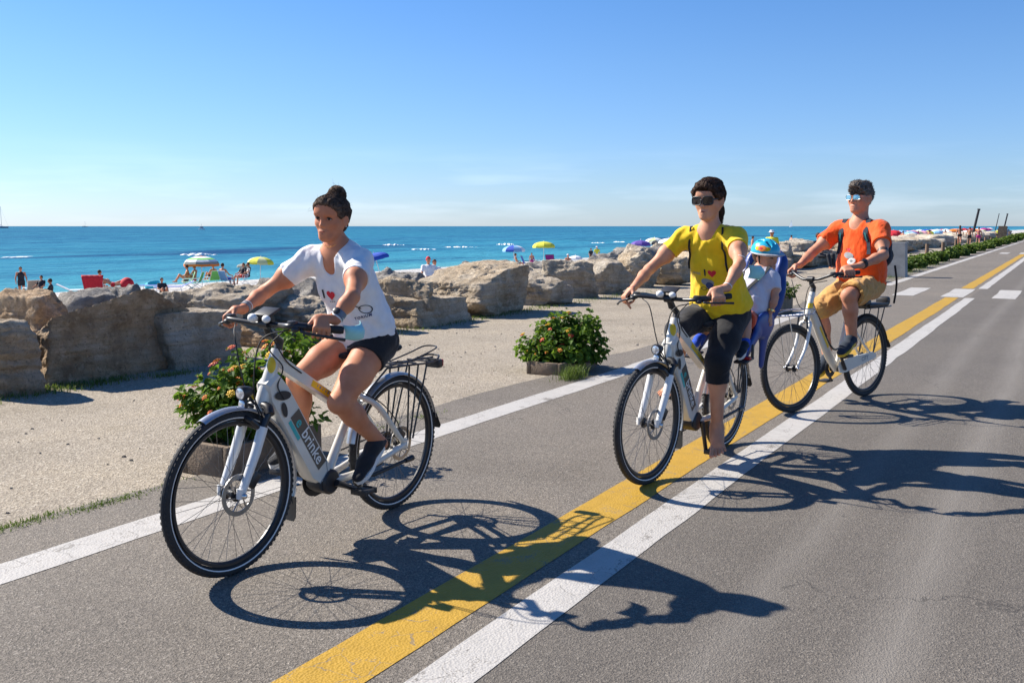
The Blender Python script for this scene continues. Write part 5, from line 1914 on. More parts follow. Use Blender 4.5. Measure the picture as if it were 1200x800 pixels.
    mb.build('lens', M['redlens'], tl)
    # headlight in front of the fork crown
    mb = MB(); hl = V3(1.048, 0, .775)
    mb.lathe([(0, -.042), (.020, -.040), (.029, -.01), (.031, .014), (.029, .018), (0, .018)], hl, (1, 0, -.05), 18, closed=False)
    mb.box(hl + V3(.0, 0, -.048), (.022, .040, .052), None, .01)
    mb.tube([hl + V3(-.03, 0, -.03), cr + V3(.0, 0, .045)], .006, 8); mb.tube([hl + V3(-.02, 0, -.05), cr + V3(.02, 0, .04)], .006, 8)
    hlo = mb.build('headlight', M['plastic'], root); hlo.matrix_basis = basis
    mb = MB(); mb.lathe([(0, .0215), (.018, .020), (.0285, .0165), (.0285, .0145)], hl, (1, 0, -.05), 18, closed=False); mb.ball(hl + V3(.010, 0, -.050), (.006, .0185, .024), 12, 8)
    mb.build('lens', M['lens'], hlo)
    # kickstand folded up along the chain stay
    tubes(root, 'kickstand', M['blackmetal'], [([(.36, .062, .275), (.30, .10, .262), (.03, .115, .285)], [.012, .011, .009]), ([(.055, .115, .283), (-.005, .116, .287)], [.013, .016])], 10)
    cockpit(root, *bars, Ht, M['blackmetal'])
    # cables
    C = np.array(bars[0], float)
    tubes(root, 'cable', M['rubber'], [(bez([C + V3(.02, .16, -.01), C + V3(.10, .07, -.06), Hb + V3(.055, .02, .09), Hb + V3(.02, .035, -.03)], 7), .0032),
                                       (bez([C + V3(.02, -.16, -.01), C + V3(.12, -.06, -.05), Hb + V3(.07, -.02, .12), cr + V3(.03, .05, -.02), A + V3(-.05, .07, .06)], 7), .0032),
                                       (bez([C + V3(.02, .13, -.015), C + V3(.07, .09, -.09), Ht + V3(.0, .036, -.06), a2 + V3(-.02, .046, -.02), a2 + db * .1 + V3(0, .048, 0)], 7), .0032),
                                       (bez([C + V3(.0, .03, -.02), C + V3(-.0, .06, -.08), a + dt * .06 + V3(0, .031, .02), a + dt * .17 + V3(0, .029, .015)], 7), .0032),
                                       (bez([V3(.30, .03, .67), V3(.2, .08, .6), V3(.10, .09, .5), V3(.05, .075, WR + .09)], 7), .003)], 6)
    return root


def city_bike(label, pose, steer, bars, cranks, spin=(.7, .2)):
    root = empty('bicycle', (0, 0, 0), 0, label, 'bicycle')
    root.matrix_world = bike_frame(*pose)
    Ht, Hb = V3(.845, 0, .935), V3(.925, 0, .735)
    sa = unit(Hb - Ht)
    basis = Matrix.Translation(Vector(Ht)) @ Matrix.Rotation(rad(steer), 4, Vector(-sa)) @ Matrix.Translation(-Vector(Ht))
    BB = V3(.475, 0, .29)
    cw = M['bikewhite']
    wheel(root, 0, 'wheel', 0, spin[0], band=False); wheel(root, WB, 'wheel', 0, spin[1], band=False, basis=basis)
    A = V3(WB, 0, WR)
    specs = []
    for s in (-1, 1):
        specs.append((bez([Hb + V3(.005, s * .012, -.02), Hb + V3(.02, s * .048, -.05), Hb + V3(.085, s * .052, -.22), A + V3(0, s * .052, 0)], 6), [.017] * 7 + [.0145] * 6 + [.012] * 6))
    fo = tubes(root, 'fork', M['forkwhite'], specs, 12, basis)
    mb = MB(); mb.tube([A + V3(0, -.07, 0), A + V3(0, .07, 0)], .006, 8)
    for s in (-1, 1): mb.ball(A + V3(0, s * .066, 0), .012, 8, 6)
    mb.build('axle', M['steel'], fo)
    for s in (-1, 1):
        mb = MB(); mb.tube([Hb + V3(.055, s * .05, -.075), Hb + V3(.045, s * .040, .02)], .008, 8)
        mb.build('rim_brake', M['blackmetal'], fo)
    mb = MB()
    mb.tube([Ht + V3(-.004, 0, .01), Hb + sa * .01], [.024, .026], 16)
    mb.tube(bez([V3(.875, 0, .83), V3(.70, 0, .56), V3(.56, 0, .375), BB], 6), [.040] * 7 + [.042] * 6 + [.038] * 6, 16, flat=.72)
    St = V3(.295, 0, .74)
    mb.tube([BB, St], [.020, .018], 14)
    for s in (-1, 1):
        mb.tube([St + V3(.02, s * .02, -.07), V3(0, s * .062, WR)], [.011, .010], 10)
        mb.tube([BB + V3(-.02, s * .03, 0), V3(.3, s * .05, .31), V3(0, s * .062, WR)], [.014, .012, .011], 10)
        mb.box((0, s * .060, WR), (.04, .008, .045), bev=.003)
    fr = mb.build('frame', cw, root, True, 32)
    tf = BVHTree.FromPolygons([tuple(v.co) for v in fr.data.vertices], [tuple(p.vertices) for p in fr.data.polygons])
    dd = unit(V3(.60, 0, .43) - V3(.82, 0, .74))
    for s in (1, -1):
        U = dd * s
        decal('sticker', rect_polys(.22, .030), M['yellowdecal'], fr, tf, V3(.705, s * .12, .575), U, np.cross(V3(0, s, 0), U), .0012)
    decal('sticker', rect_polys(.05, .05), M['yellowdecal'], fr, tf, lerp(Ht, Hb, .45) + V3(.08, .10, .02), (-.78, .62, 0), -sa, .0014)
    tubes(root, 'rail', M['blackmetal'], [(bez([V3(.85, 0, .875), V3(.66, .0, .60), V3(.52, 0, .46), V3(.405, 0, .46)], 7), .0085)], 10)
    mb = MB()
    mb.prism([(.555, .315), (.53, .352), (.46, .372), (.02, .398), (-.045, .380), (-.045, .345), (.0, .335), (.44, .262), (.53, .262)], (1, 0, 0), (0, 0, 1), (0, 1, 0), (0, .07, 0), -.006, .006)
    cg = mb.build('chain_guard', M['bikewhite'], root, True, 30)
    tg = BVHTree.FromPolygons([tuple(v.co) for v in cg.data.vertices], [tuple(p.vertices) for p in cg.data.polygons])
    decal('lettering', text_polys('CITY', .052, .001), M['inkgrey'], cg, tg, (.14, .2, .352), (-1, 0, .12), (0, 0, 1), .001)
    mb = MB(); mb.lathe([(0, -.045), (.028, -.045), (.028, .045), (0, .045)], BB, (0, 1, 0), 20, closed=False)
    mb.build('bottom_bracket', M['blackmetal'], root)
    for p, s in zip(cranks, (1, -1)):
        p = np.array(p, float); o = V3(0, s * .088, 0)
        mb = MB(); mb.tube([BB + o, V3(p[0], s * .095, p[2])], [.015, .012], 10); ck = mb.build('crank', M['blackmetal'], root)
        mb = MB(); mb.box((p[0], s * .145, p[2]), (.095, .085, .022), None, .006); mb.build('pedal', M['plastic'], ck)
    mb = MB(); mb.lathe([(.040, -.003), (.078, -.003), (.080, 0), (.078, .003), (.040, .003)], BB - V3(0, .052, 0), (0, 1, 0), 36); mb.build('chainring', M['blackmetal'], root)
    fender(root, 0, 14, 164, M['blackmetal'], 'fender', wd=.026); flap(root, 0, 163, M['rubber'], None, .07)
    mb = MB(); mb.tube([lerp(BB, St, .9), V3(.245, 0, .87)], .0145, 12); mb.tube([St - unit(St - BB) * .02, St + unit(St - BB) * .02], .021, 12)
    mb.build('seat_post', M['blackmetal'], root)
    F = Field((-.05, -.15, .83), (.42, .15, .99), .005)
    F.cone((.08, 0, .915), (.19, 0, .912), .100, .078, 0, flat=((0, 0, 1), .36)); F.cone((.19, 0, .912), (.36, 0, .905), .068, .028, .03, flat=((0, 0, 1), .6))
    solid(F, 'saddle', M['black_cloth'], root, 1)
    # front rack of bent wire
    z = .775; c = 1.10
    rk = [(bez([(c - .20, s * .05, z), (c + .12, s * .05, z), (c + .20, s * .045, z + .005), (c + .215, 0, z + .008)], 5), .005) for s in (-1, 1)]
    rk += [([(c - .2 + k * .09, -.05, z), (c - .2 + k * .09, .05, z)], .0045) for k in range(5)]
    rk += [([(c - .2, s * .05, z), (.93, s * .012, .77)], .0045) for s in (-1, 1)] + [([(c + .1, s * .05, z), (WB, s * .062, WR + .02)], .0045) for s in (-1, 1)]
    rk += [(bez([(c - .2, s * .05, z), (c - .2, s * .05, z + .04), (c + .1, s * .05, z + .045), (c + .2, s * .03, z + .03)], 5), .004) for s in (-1, 1)]
    tubes(root, 'front_rack', M['steel'], rk, 8, basis)
    # rear carrier with a black tray
    z = .775
    rk = [(bez([(.10, s * .05, z), (-.20, s * .065, z), (-.34, s * .05, z), (-.36, 0, z)], 5), .006) for s in (-1, 1)] + [([(-.01, s * .066, WR + .02), (x, s * .064, z)], .005) for s in (-1, 1) for x in (-.1, -.2)]
    rk += [([(x, -.064, z), (x, .064, z)], .0045) for x in (.05, -.07, -.19, -.3)]
    tubes(root, 'rack', M['blackmetal'], rk, 8)
    mb = MB(); mb.box((-.12, 0, z + .022), (.34, .13, .030), None, .012); mb.box((.04, 0, z + .045), (.10, .10, .06), None, .018); mb.box((-.29, 0, z + .05), (.06, .12, .07), None, .02)
    mb.build('tray', M['plastic'], root)
    hb = cockpit(root, *bars, Ht, M['blackmetal'], True, False)
    C = np.array(bars[0], float)
    tubes(root, 'cable', M['rubber'], [(bez([C + V3(.02, .16, -.01), C + V3(.14, .08, -.05), Hb + V3(.06, .02, .08), Hb + V3(.05, .03, -.02)], 7), .0032), (bez([C + V3(.02, -.16, -.01), C + V3(.17, -.06, -.02), Hb + V3(.08, -.01, .1), V3(.85, .03, .80), V3(.7, .05, .58)], 7), .0032)], 6)
    return root


P1, P2_, P3_ = (-.6254, 4.9403, 239.7, -1.03), (1.4246, 6.3452, 235.05, -1.72), (3.0947, 8.302, 220.7, 1.67)
BAR1 = (V3(.915, 0, 1.058), V3(.866, .272, 1.054), V3(.795, .336, 1.044), V3(.828, -.285, 1.055), V3(.765, -.345, 1.046))
BAR2 = (V3(.942, 0, 1.062), V3(.885, .270, 1.085), V3(.832, .335, 1.095), V3(.870, -.290, 1.046), V3(.812, -.352, 1.032))
BAR3 = (V3(.870, 0, 1.055), V3(.765, .265, 1.100), V3(.690, .325, 1.108), V3(.700, -.265, 1.105), V3(.620, -.320, 1.105))
B1 = e_bike('cream white electric bicycle in front, ridden by the girl in the white shirt', P1, -1.9, BAR1, [(.415, 0, .215), (.68, 0, .335)], (.3, .05))
B2 = e_bike('cream white electric bicycle with a child seat, ridden by the woman in yellow', P2_, -4.6, BAR2, [(.490, 0, .088), (.59, 0, .42)], (1.0, .7))
B3 = city_bike('white step-through city bicycle with a front rack, ridden by the man in orange', P3_, -6.4, BAR3, [(.565, 0, .415), (.385, 0, .165)])
# ------------------------------------------------------------------ riders
def rider(label, pose, place=None):
    root = empty('person', (0, 0, 0), 0, label, 'person')
    root.matrix_world = bike_frame(*pose)
    return root


def bar_axis(B, s): return (unit(B[2] - B[1]), B[1]) if s == 'l' else (unit(B[4] - B[3]), B[3])


# --- the girl in white
R1 = rider('girl with a hair bun in a white T-shirt and black shorts riding the front bicycle', P1)
J1 = dict(pelvis=(.240, 0, .925), neck=(.445, 0, 1.376), ls=(.468, .155, 1.314), le=(.708, .312, 1.180), lw=(.796, .292, 1.088), rs=(.458, -.160, 1.312), re=(.560, -.350, 1.158), rw=(.752, -.300, 1.092),
          lhip=(.250, .085, .915), lk=(.575, .120, .672), la=(.272, .130, .418), rhip=(.245, -.085, .915), rk=(.608, -.100, .762), ra=(.560, -.125, .432))
Z1 = dict(hipw=.148, hipd=.112, waistw=.108, waistd=.084, chestw=.130, chestd=.098, armr=.0415, neckr=.043, thigh=.091, knee=.052, calf=.053, ankle=.033, bust=True)
H1 = Human(R1, J1, M['skin1'], Z1, .0034)
H1.torso(H1.F); H1.arms(H1.F)
H1.head(H1.F, (.484, .004, 1.518), (1, .20, -.06), rad(-3), .90, .86, .88)
for s in 'lr':
    ax, G = bar_axis(BAR1, s); H1.hand(H1.F, s, G, ax, J1[s + 'w'], .94)
    H1.leg(H1.F, s)
solid(H1.F, 'body', M['skin1'], R1, 2)
H1.face_parts()
def bun(F, P, R, k):
    F.ell(P(-.055, .004, .122), np.array((.044, .046, .042)) * k, .012, R=R)
    F.cone(P(-.035, 0, .095), P(-.05, 0, .112), .045 * k, .040 * k, .02)
    F.cone(P(-.02, .066, -.02), P(-.05, .045, -.055), .018 * k, .014 * k, .02); F.cone(P(-.02, -.066, -.02), P(-.05, -.045, -.055), .018 * k, .014 * k, .02)
_, hv, hq = grow_hair(H1, M['hair1'], .009, (.72, -.69, .020), bun, amp=.0035, seed=4)
comb(H1, M['hair1'], hv, hq, (-.05, 0, .11), 2200, (.03, .07), .0007, 3, fuzz=.16)
strands(H1, M['hair1'], [((.06, .03, .09), (.2, 0, 1)), ((.06, -.03, .09), (.3, -.1, 1)), ((-.05, 0, .16), (-.2, 0, 1)), ((-.09, .03, .06), (-1, .2, .2)), ((-.09, .02, -.03), (-1, 0, -.8)), ((.02, .07, .0), (.3, .2, -1)), ((.03, -.075, .03), (.6, -.4, -.4))], 40, 5, (.012, .03), .0004)
sh1, V, Q = shirt(H1, M['shirtwhite'], .008, H1.sp(.045), .46, 1.36, 'v', bell=.007, foldamp=.0065, seed=3)
T1 = bvh(V, Q)
cen = H1.sp(.50, .30)
U, W_ = H1.l, H1.w
decal('heart', heart_polys(.052), M['inkred'], sh1, T1, cen, U, W_, .003, -.012, .056)
decal('lettering', text_polys('I', .058, .0022), M['inkblack'], sh1, T1, cen, U, W_, .003, -.060, .056)
[decal('small_print', rect_polys(.007, .006, 2, 2), M['inkgrey'], sh1, T1, cen, U, W_, .003, -.024 + k * .011, .022) for k in range(3)]
lo = H1.sp(.40, .30, .225)
U2 = unit(H1.l * .80 - H1.f * .45)
Wd = H1.w
for (rx, ry, cx, cy, rt) in ((.034, .021, .020, .012, -.55),):
    v_, f_ = disc_polys(rx, ry, 30, 0, 0, .84); decal('bicycle_outline', (v_, f_), M['inkblack'], sh1, T1, lo, U2, Wd, .003, cx, cy, rt)
decal('bicycle_outline', rect_polys(.055, .005, 8, 1), M['inkblack'], sh1, T1, lo, U2, Wd, .003, -.018, .040, -.75)
decal('bicycle_outline', rect_polys(.020, .005, 4, 1), M['inkblack'], sh1, T1, lo, U2, Wd, .003, -.036, .050, .9)
decal('lettering', text_polys('TORIUM', .019, .0006, 1.25), M['inkblue'], sh1, T1, lo, U2, Wd, .003, .000, -.022)
shorts(H1, M['black_cloth'], .008, {'l': .30, 'r': .30}, H1.sp(.24), foldamp=.0018, name='shorts')
shoe(R1, J1['la'], (.470, .136, .262), M['shoeblack'], M['sole'], .94)
shoe(R1, J1['ra'], (.765, -.130, .368), M['shoeblack'], M['sole'], .94, up=(-.1, 0, 1))
w1 = ring(R1, 'wristwatch', M['watch'], J1['lw'], J1['le'], .20, .0265, .030, .004)
mb = MB(); a_ = unit(np.array(J1['le']) - np.array(J1['lw'])); c_ = lerp(J1['lw'], J1['le'], .20); n_ = unit(V3(.6, .3, .8) - a_ * (V3(.6, .3, .8) @ a_)); mb.lathe([(0, .029), (.016, .029), (.016, .036), (.013, .038), (0, .038)], c_, n_, 18, closed=False); mb.build('watch_case', M['blackmetal'], w1)
ring(R1, 'bracelet', M['white'], J1['lw'], J1['le'], .06, .0248, .006, .003)
ring(R1, 'bracelet', M['inkgrey'], J1['rw'], J1['re'], .10, .0245, .018, .003); ring(R1, 'bracelet', M['white'], J1['rw'], J1['re'], .19, .0262, .004, .002)
nk = [H1.P(-.03 + .062 * math.cos(t), .062 * math.sin(t), -.118 - .032 * math.cos(t) ** 3) for t in np.linspace(0, 2 * math.pi, 40, endpoint=False)]
mb = MB(); mb.tube(nk, .0012, 5, closed=True); mb.build('necklace', M['gold'], R1)
for s in (-1, 1):
    mb = MB(); mb.ball(H1.P(-.010, s * .0815, -.040), .0035, 8, 6); mb.build('earring', M['steel'], R1)


def sheet_cloth(name, label, cat, pose, pts, m, th=.002, group=None):
    """thin curved paper sheet through a 4 x n grid of points, with thickness"""
    G = np.array(pts, float)
    nu, nv = G.shape[:2]
    rows = [bez(list(G[i]), 4) for i in range(nu)]
    cols = [bez([r[j] for r in rows], 4) for j in range(len(rows[0]))]
    A_ = np.array(cols)
    n0, n1 = A_.shape[:2]
    V = A_.reshape(-1, 3)
    pl = .002 * np.sin(np.arange(n1) * 1.7)
    V = (A_ + 0 * A_).reshape(-1, 3)
    fs = [(i * n1 + j, (i + 1) * n1 + j, (i + 1) * n1 + j + 1, i * n1 + j + 1) for i in range(n0 - 1) for j in range(n1 - 1)]
    me = bpy.data.meshes.new(name); me.from_pydata([tuple(v) for v in V], [], fs); me.update()
    o = link(name, me, m, None, True)
    o.matrix_world = bike_frame(*pose)
    md = o.modifiers.new('thick', 'SOLIDIFY'); md.thickness = th
    if label: tag(o, label, cat, group)
    return o


mk = sheet_cloth('face_mask', 'pale turquoise face mask hanging from the left wrist of the girl in white', 'face mask', P1,
                 [[(.775, .315, 1.062), (.745, .345, 1.058), (.700, .345, 1.062), (.655, .31, 1.070)], [(.770, .325, 1.035), (.735, .362, 1.030), (.690, .362, 1.034), (.645, .32, 1.042)], [(.760, .315, 1.000), (.722, .340, .994), (.672, .342, .998), (.628, .305, 1.008)]], M['mask'])
tubes(mk, 'ear_loop', M['white'], [(bez([(.775, .315, 1.062), (.785, .325, 1.095), (.775, .27, 1.115), (.755, .268, 1.085), (.760, .310, 1.005)], 5), .0012)], 5)

# --- the woman in yellow
R2 = rider('woman in a yellow T-shirt with dark sunglasses and black knee-length leggings riding barefoot', P2_)
J2 = dict(pelvis=(.165, 0, .925), neck=(.420, 0, 1.470), ls=(.418, .180, 1.412), le=(.660, .305, 1.268), lw=(.822, .300, 1.140), rs=(.395, -.180, 1.400), re=(.530, -.345, 1.195), rw=(.782, -.315, 1.098),
          lhip=(.185, .092, .915), lk=(.475, .125, .650), la=(.440, .130, .228), rhip=(.175, -.092, .915), rk=(.560, -.115, .830), ra=(.520, -.125, .505))
Z2 = dict(hipw=.172, hipd=.128, waistw=.130, waistd=.100, chestw=.144, chestd=.108, armr=.043, neckr=.050, thigh=.094, knee=.056, calf=.057, ankle=.035, bust=True)
H2 = Human(R2, J2, M['skin2'], Z2, .0037)
H2.torso(H2.F); H2.arms(H2.F)
H2.head(H2.F, (.445, 0, 1.640), (1, .0, -.07), rad(2), 1.02, 1.0, .97)
for s in 'lr':
    ax, G = bar_axis(BAR2, s); H2.hand(H2.F, s, G, ax, J2[s + 'w'], .98, point=(s == 'r'))
    H2.leg(H2.F, s)
def barefoot(F, A, T, n, k=1.0, side=1):
    A, T = np.array(A, float), np.array(T, float); d = unit(T - A); sd_ = unit(np.cross(n, d)); n = np.cross(d, sd_)
    L = np.linalg.norm(T - A)
    P = lambda x, y, z: A + d * x + sd_ * y + n * z
    heel = P(-.055, 0, -.045)
    F.cone(A, heel, .034, .030, .03); F.cone(heel, P(L * .35, 0, -.025), .030, .033, .03)
    F.cone(A + n * -.0, P(L * .50, 0, -.020), .035, .024, .03); F.cone(P(L * .25, 0, -.02), P(L * .66, -side * .016, -.026), .034, .021, .03); F.cone(P(L * .25, 0, -.02), P(L * .58, side * .022, -.028), .032, .018, .03)
    for i, (y, r, e) in enumerate(((-.030, .0135, 1.04), (-.008, .0098, 1.02), (.011, .0092, .96), (.028, .0086, .88), (.043, .0082, .78))):
        F.cone(P(L * .60 * (1 - .10 * i / 4), side * y * .90, -.024), P(L * e - .004, side * y * 1.16, -.027), r * 1.0, r * .92, .005)
        F.ell(P(L * e, side * y * 1.16, -.029), (r * 1.08,) * 3, .003)
barefoot(H2.F, J2['la'], (.572, .196, .108), unit(V3(.55, .25, .8)), 1.12, 1)
barefoot(H2.F, J2['ra'], (.70, -.135, .462), V3(0, 0, 1), 1.0, -1)
solid(H2.F, 'body', M['skin2'], R2, 2)
H2.face_parts(eyes=False)
def tail2(F, P, R, k):
    F.cone(P(-.095, 0, .015), P(-.112, .012, -.06), .034 * k, .030 * k, .02); F.cone(P(-.112, .012, -.06), P(-.105, .030, -.145), .030 * k, .010 * k, .02)
    for s in (-1, 1):
        F.cone(P(.070, s * .010, .098), P(.062, s * .058, .055), .020 * k, .018 * k, .02); F.cone(P(.062, s * .058, .055), P(.030, s * .074, .015), .017 * k, .012 * k, .015)
    F.cone(P(.058, -.060, .06), P(.052, -.071, .012), .013 * k, .008 * k, .012)
    F.ell(P(-.02, 0, .085), np.array((.08, .06, .042)) * k, .03, R=R)
_, hv, hq = grow_hair(H2, M['hair2'], .012, (.72, -.69, .020), tail2, amp=.0055, seed=8)
comb(H2, M['hair2'], hv, hq, (-.11, .01, -.04), 2200, (.04, .09), .0008, 4, fuzz=.22, lift=.0025)
0 and strands(H2, M['hair2'], [((-.02, 0, .125), (-.3, .2, 1)), ((.06, .05, .09), (.2, .8, .5)), ((-.1, .02, -.02), (-.6, 1, .1)), ((-.1, .03, -.1), (-.4, .9, -.4)), ((.05, -.06, .08), (.5, -.7, .3)), ((-.06, .06, .06), (-.4, 1, .3))], 34, 9, (.02, .06), .0005)
def glasses(Hm, ml, mf, w_=.030, h_=.0215, thick=.0032, dx=.0):
    P = Hm.P
    g = bpy.data.objects.new('sunglasses', None); COL.objects.link(g); g.parent = Hm.root
    for s in (-1, 1):
        pts = []
        for t in np.linspace(0, 2 * math.pi, 26, endpoint=False):
            ca, sa_ = math.cos(t), math.sin(t)
            x = math.copysign(abs(ca) ** .55, ca) * w_; z = math.copysign(abs(sa_) ** .6, sa_) * h_
            y = s * .0355 + x
            pts.append(P(.1015 + dx - 2.6 * y * y - (abs(y) > .06) * .001, y, -.001 + z))
        mb = MB(); c = np.mean(pts, 0) + (P(1, 0, 0) - P(0, 0, 0)) * .003; n = len(pts)
        mb.add(pts + [c], [(i, (i + 1) % n, n) for i in range(n)]); mb.build('lens', ml, g)
        mb = MB(); mb.tube(pts, thick, 7, closed=True); mb.build('rim', mf, g)
        mb = MB(); mb.tube([P(.088 + dx, s * .068, .006), P(.05, s * .0775, .006), P(-.012, s * .0815, .004)], [thick * 1.5, thick * 1.2, thick], 7, flat=.5); mb.build('temple', mf, g)
    mb = MB(); mb.tube([P(.101 + dx, -.008, .004), P(.104 + dx, 0, .007), P(.101 + dx, .008, .004)], thick, 7); mb.build('bridge', mf, g)
glasses(H2, M['lens_dark'], M['plastic'], .0315, .0245, .0034, .004)
sh2, V, Q = shirt(H2, M['shirtyellow'], .008, H2.sp(.04), .40, 1.36, 'crew', bell=.018, foldamp=.006, seed=13)
T2 = bvh(V, Q)
cen = H2.sp(.58, .30); U, W_ = H2.l, H2.w
decal('heart', heart_polys(.056), M['inkred'], sh2, T2, cen, U, W_, .003, .040, .0)
decal('lettering', text_polys('I', .056, .0025), M['inkblack'], sh2, T2, cen, U, W_, .003, -.008, .0)
[decal('small_print', rect_polys(.004, .020 if k % 2 else .014, 2, 3), M['inkgrey'], sh2, T2, cen, U, W_, .003, -.092 + k * .010, -.008, .1) for k in range(6)]
decal('print', disc_polys(.044, .024), M['inkgrey'], sh2, T2, cen, U, W_, .003, .005, -.062, -.15)
decal('print', disc_polys(.026, .022), M['inkblue'], sh2, T2, cen, U, W_, .0036, .018, -.082)
for cx, cy in ((-.022, -.106), (.058, -.108)): decal('print', disc_polys(.020, .012, 24, 0, 0, .76), M['inkblack'], sh2, T2, cen, U, W_, .0036, cx, cy)
decal('print', rect_polys(.05, .005, 8, 1), M['inkblack'], sh2, T2, cen, U, W_, .0036, .02, -.103, .1)
shorts(H2, M['black_cloth'], .008, {'l': 1.30, 'r': 1.12}, H2.sp(.26), foldamp=.0022, name='leggings', flare=.006, seed=15)
ring(R2, 'anklet', M['inkgrey'], J2['la'], J2['lk'], .06, .0385, .006, .003); ring(R2, 'bracelet', M['white'], J2['lw'], J2['le'], .05, .026, .005, .002)
# thin backpack straps
def strap(Hm, tree, pts, wd, m, parent, name, off=.008):
    """strap laid over the shirt along points given as (spine fraction, sideways); cast from the front"""
    rows = []
    for (t, l, mode) in pts:
        p = Hm.sp(t, 0, l)
        d = Hm.f if mode == 'f' else (unit(Hm.f * .6 + Hm.w) if mode == 't' else Hm.w)
        o = p + d * .4
        hit = tree.ray_cast(Vector(o), Vector(-d), .8)
        q = np.array(hit[0]) if hit[0] is not None else p + d * .1
        rows.append((q + d * off, d))
    c = bez([r[0] for r in rows], 6)
    vs, fs = [], []
    n = len(c)
    for i in range(n):
        d = rows[min(len(rows) - 1, i // 6)][1]
        sd_ = Hm.l
        for sg in (-1, 1):
            vs += [c[i] + sd_ * sg * wd / 2, c[i] + sd_ * sg * wd / 2 + d * .004]
    for i in range(n - 1):
        a, b = i * 4, i * 4 + 4
        fs += [(a, a + 2, b + 2, b), (a + 1, b + 1, b + 3, a + 3), (a, b, b + 1, a + 1), (a + 2, a + 3, b + 3, b + 2)]
    mb = MB(); mb.add(vs, fs)
    return mb.build(name, m, parent)
bp2 = empty('backpack', (0, 0, 0), 0, 'thin black drawstring backpack on the back of the woman in yellow', 'backpack')
bp2.matrix_world = bike_frame(*P2_)
for s in (-1, 1):
    strap(H2, T2, [(t_, s * (.132 - (t_ - .58) * .075), 'f' if t_ < .86 else ('t' if t_ < .98 else 'u')) for t_ in np.linspace(.58, .96, 12)], .012, M['black_cloth'], bp2, 'strap')
F = Field(H2.sp(.6, -.16) - .3, H2.sp(.6, -.16) + .3, .006)
F.ell(H2.sp(.60, -.17), (.035, .13, .17), 0, R=H2.R)
solid(F, 'bag', M['black_cloth'], bp2, 1, lambda V: .006 * fbm(V, 12, 3, 2))
mk2 = sheet_cloth('face_mask', 'pale turquoise face mask hanging from the left elbow of the woman in yellow', 'face mask', P2_,
                  [[(.60, .335, 1.262), (.575, .375, 1.262), (.53, .385, 1.258), (.49, .36, 1.25)], [(.595, .345, 1.225), (.565, .395, 1.222), (.515, .405, 1.218), (.475, .372, 1.212)], [(.60, .335, 1.188), (.57, .375, 1.182), (.525, .382, 1.178), (.485, .355, 1.172)]], M['mask'])
tubes(mk2, 'ear_loop', M['white'], [(bez([(.60, .335, 1.262), (.635, .35, 1.292), (.65, .31, 1.318), (.625, .262, 1.31), (.60, .28, 1.25), (.598, .332, 1.19)], 6), .0015)], 5)

# --- the man in orange
R3 = rider('man with short grey hair and mirrored sunglasses in an orange T-shirt and tan shorts', P3_)
J3 = dict(pelvis=(.085, 0, .985), neck=(.135, 0, 1.520), ls=(.160, .205, 1.445), le=(.345, .335, 1.235), lw=(.610, .290, 1.160), rs=(.120, -.200, 1.455), re=(.330, -.325, 1.262), rw=(.575, -.290, 1.160),
          lhip=(.105, .098, .975), lk=(.545, .150, .912), la=(.448, .132, .512), rhip=(.10, -.098, .975), rk=(.475, -.160, .765), ra=(.370, -.130, .328))
Z3 = dict(hipw=.170, hipd=.132, waistw=.152, waistd=.118, chestw=.168, chestd=.122, armr=.052, neckr=.060, thigh=.094, knee=.064, calf=.062, ankle=.040)
H3 = Human(R3, J3, M['skin3'], Z3, .0043)
H3.torso(H3.F); H3.arms(H3.F)
H3.head(H3.F, (.128, 0, 1.722), (1, -.10, .0), rad(-2), 1.10, 1.15, 1.06)
for s in 'lr':
    ax, G = bar_axis(BAR3, s); H3.hand(H3.F, s, G, ax, J3[s + 'w'], 1.10)
    H3.leg(H3.F, s)
solid(H3.F, 'body', M['skin3'], R3, 2)
H3.face_parts(eyes=False)
def crop3(F, P, R, k):
    F.ell(P(.045, 0, .100), np.array((.045, .050, .022)) * k, .03, R=R)
    F.ell(P(-.01, 0, .105), np.array((.080, .060, .020)) * k, .03, R=R)
_, hv, hq = grow_hair(H3, M['hair3'], .004, (.74, -.67, .010), crop3, amp=.007, freq=(90, 26), seed=12, nape=-.045)
comb(H3, M['hair3'], hv, hq, (-.10, 0, .20), 2600, (.006, .016), .0010, 5, fuzz=.45, out=.4)
0 and strands(H3, M['hair3'], [((.07, .03, .115), (.5, .2, 1)), ((.06, -.03, .118), (.4, -.1, 1)), ((-.02, .02, .13), (-.2, .2, 1)), ((-.08, .04, .09), (-1, .4, .6)), ((-.03, .075, .06), (-.3, 1, .5))], 90, 15, (.015, .035), .0012)
glasses(H3, M['lens_mirror'], M['disc'], .0265, .0185, .0013, .0)
sh3, V, Q = shirt(H3, M['shirtorange'], .011, H3.sp(-.02), .56, 1.38, 'crew', bell=.030, foldamp=.0075, seed=23)
T3 = bvh(V, Q)
cen = H3.sp(.50, .32); U, W_ = H3.l, H3.w
decal('print', disc_polys(.050, .026), M['inkgrey'], sh3, T3, cen, U, W_, .003, -.01, -.005, -.2)
decal('print', disc_polys(.040, .026), M['decalwhite'], sh3, T3, cen, U, W_, .0036, .022, -.052, .25)
decal('print', disc_polys(.016, .010), M['inkgrey'], sh3, T3, cen, U, W_, .0044, .020, -.050)
decal('lettering', text_polys('I', .030, .001), M['inkblack'], sh3, T3, cen, U, W_, .003, -.045, .042); decal('heart', heart_polys(.034), M['inkred'], sh3, T3, cen, U, W_, .003, -.016, .042)
shorts(H3, M['tan_cloth'], .016, {'l': .90, 'r': 1.10}, H3.sp(.20), foldamp=.0065, name='shorts', flare=.014, seed=25)
shoe(R3, J3['la'], (.665, .145, .418), M['navy'], M['soleyellow'], 1.06)
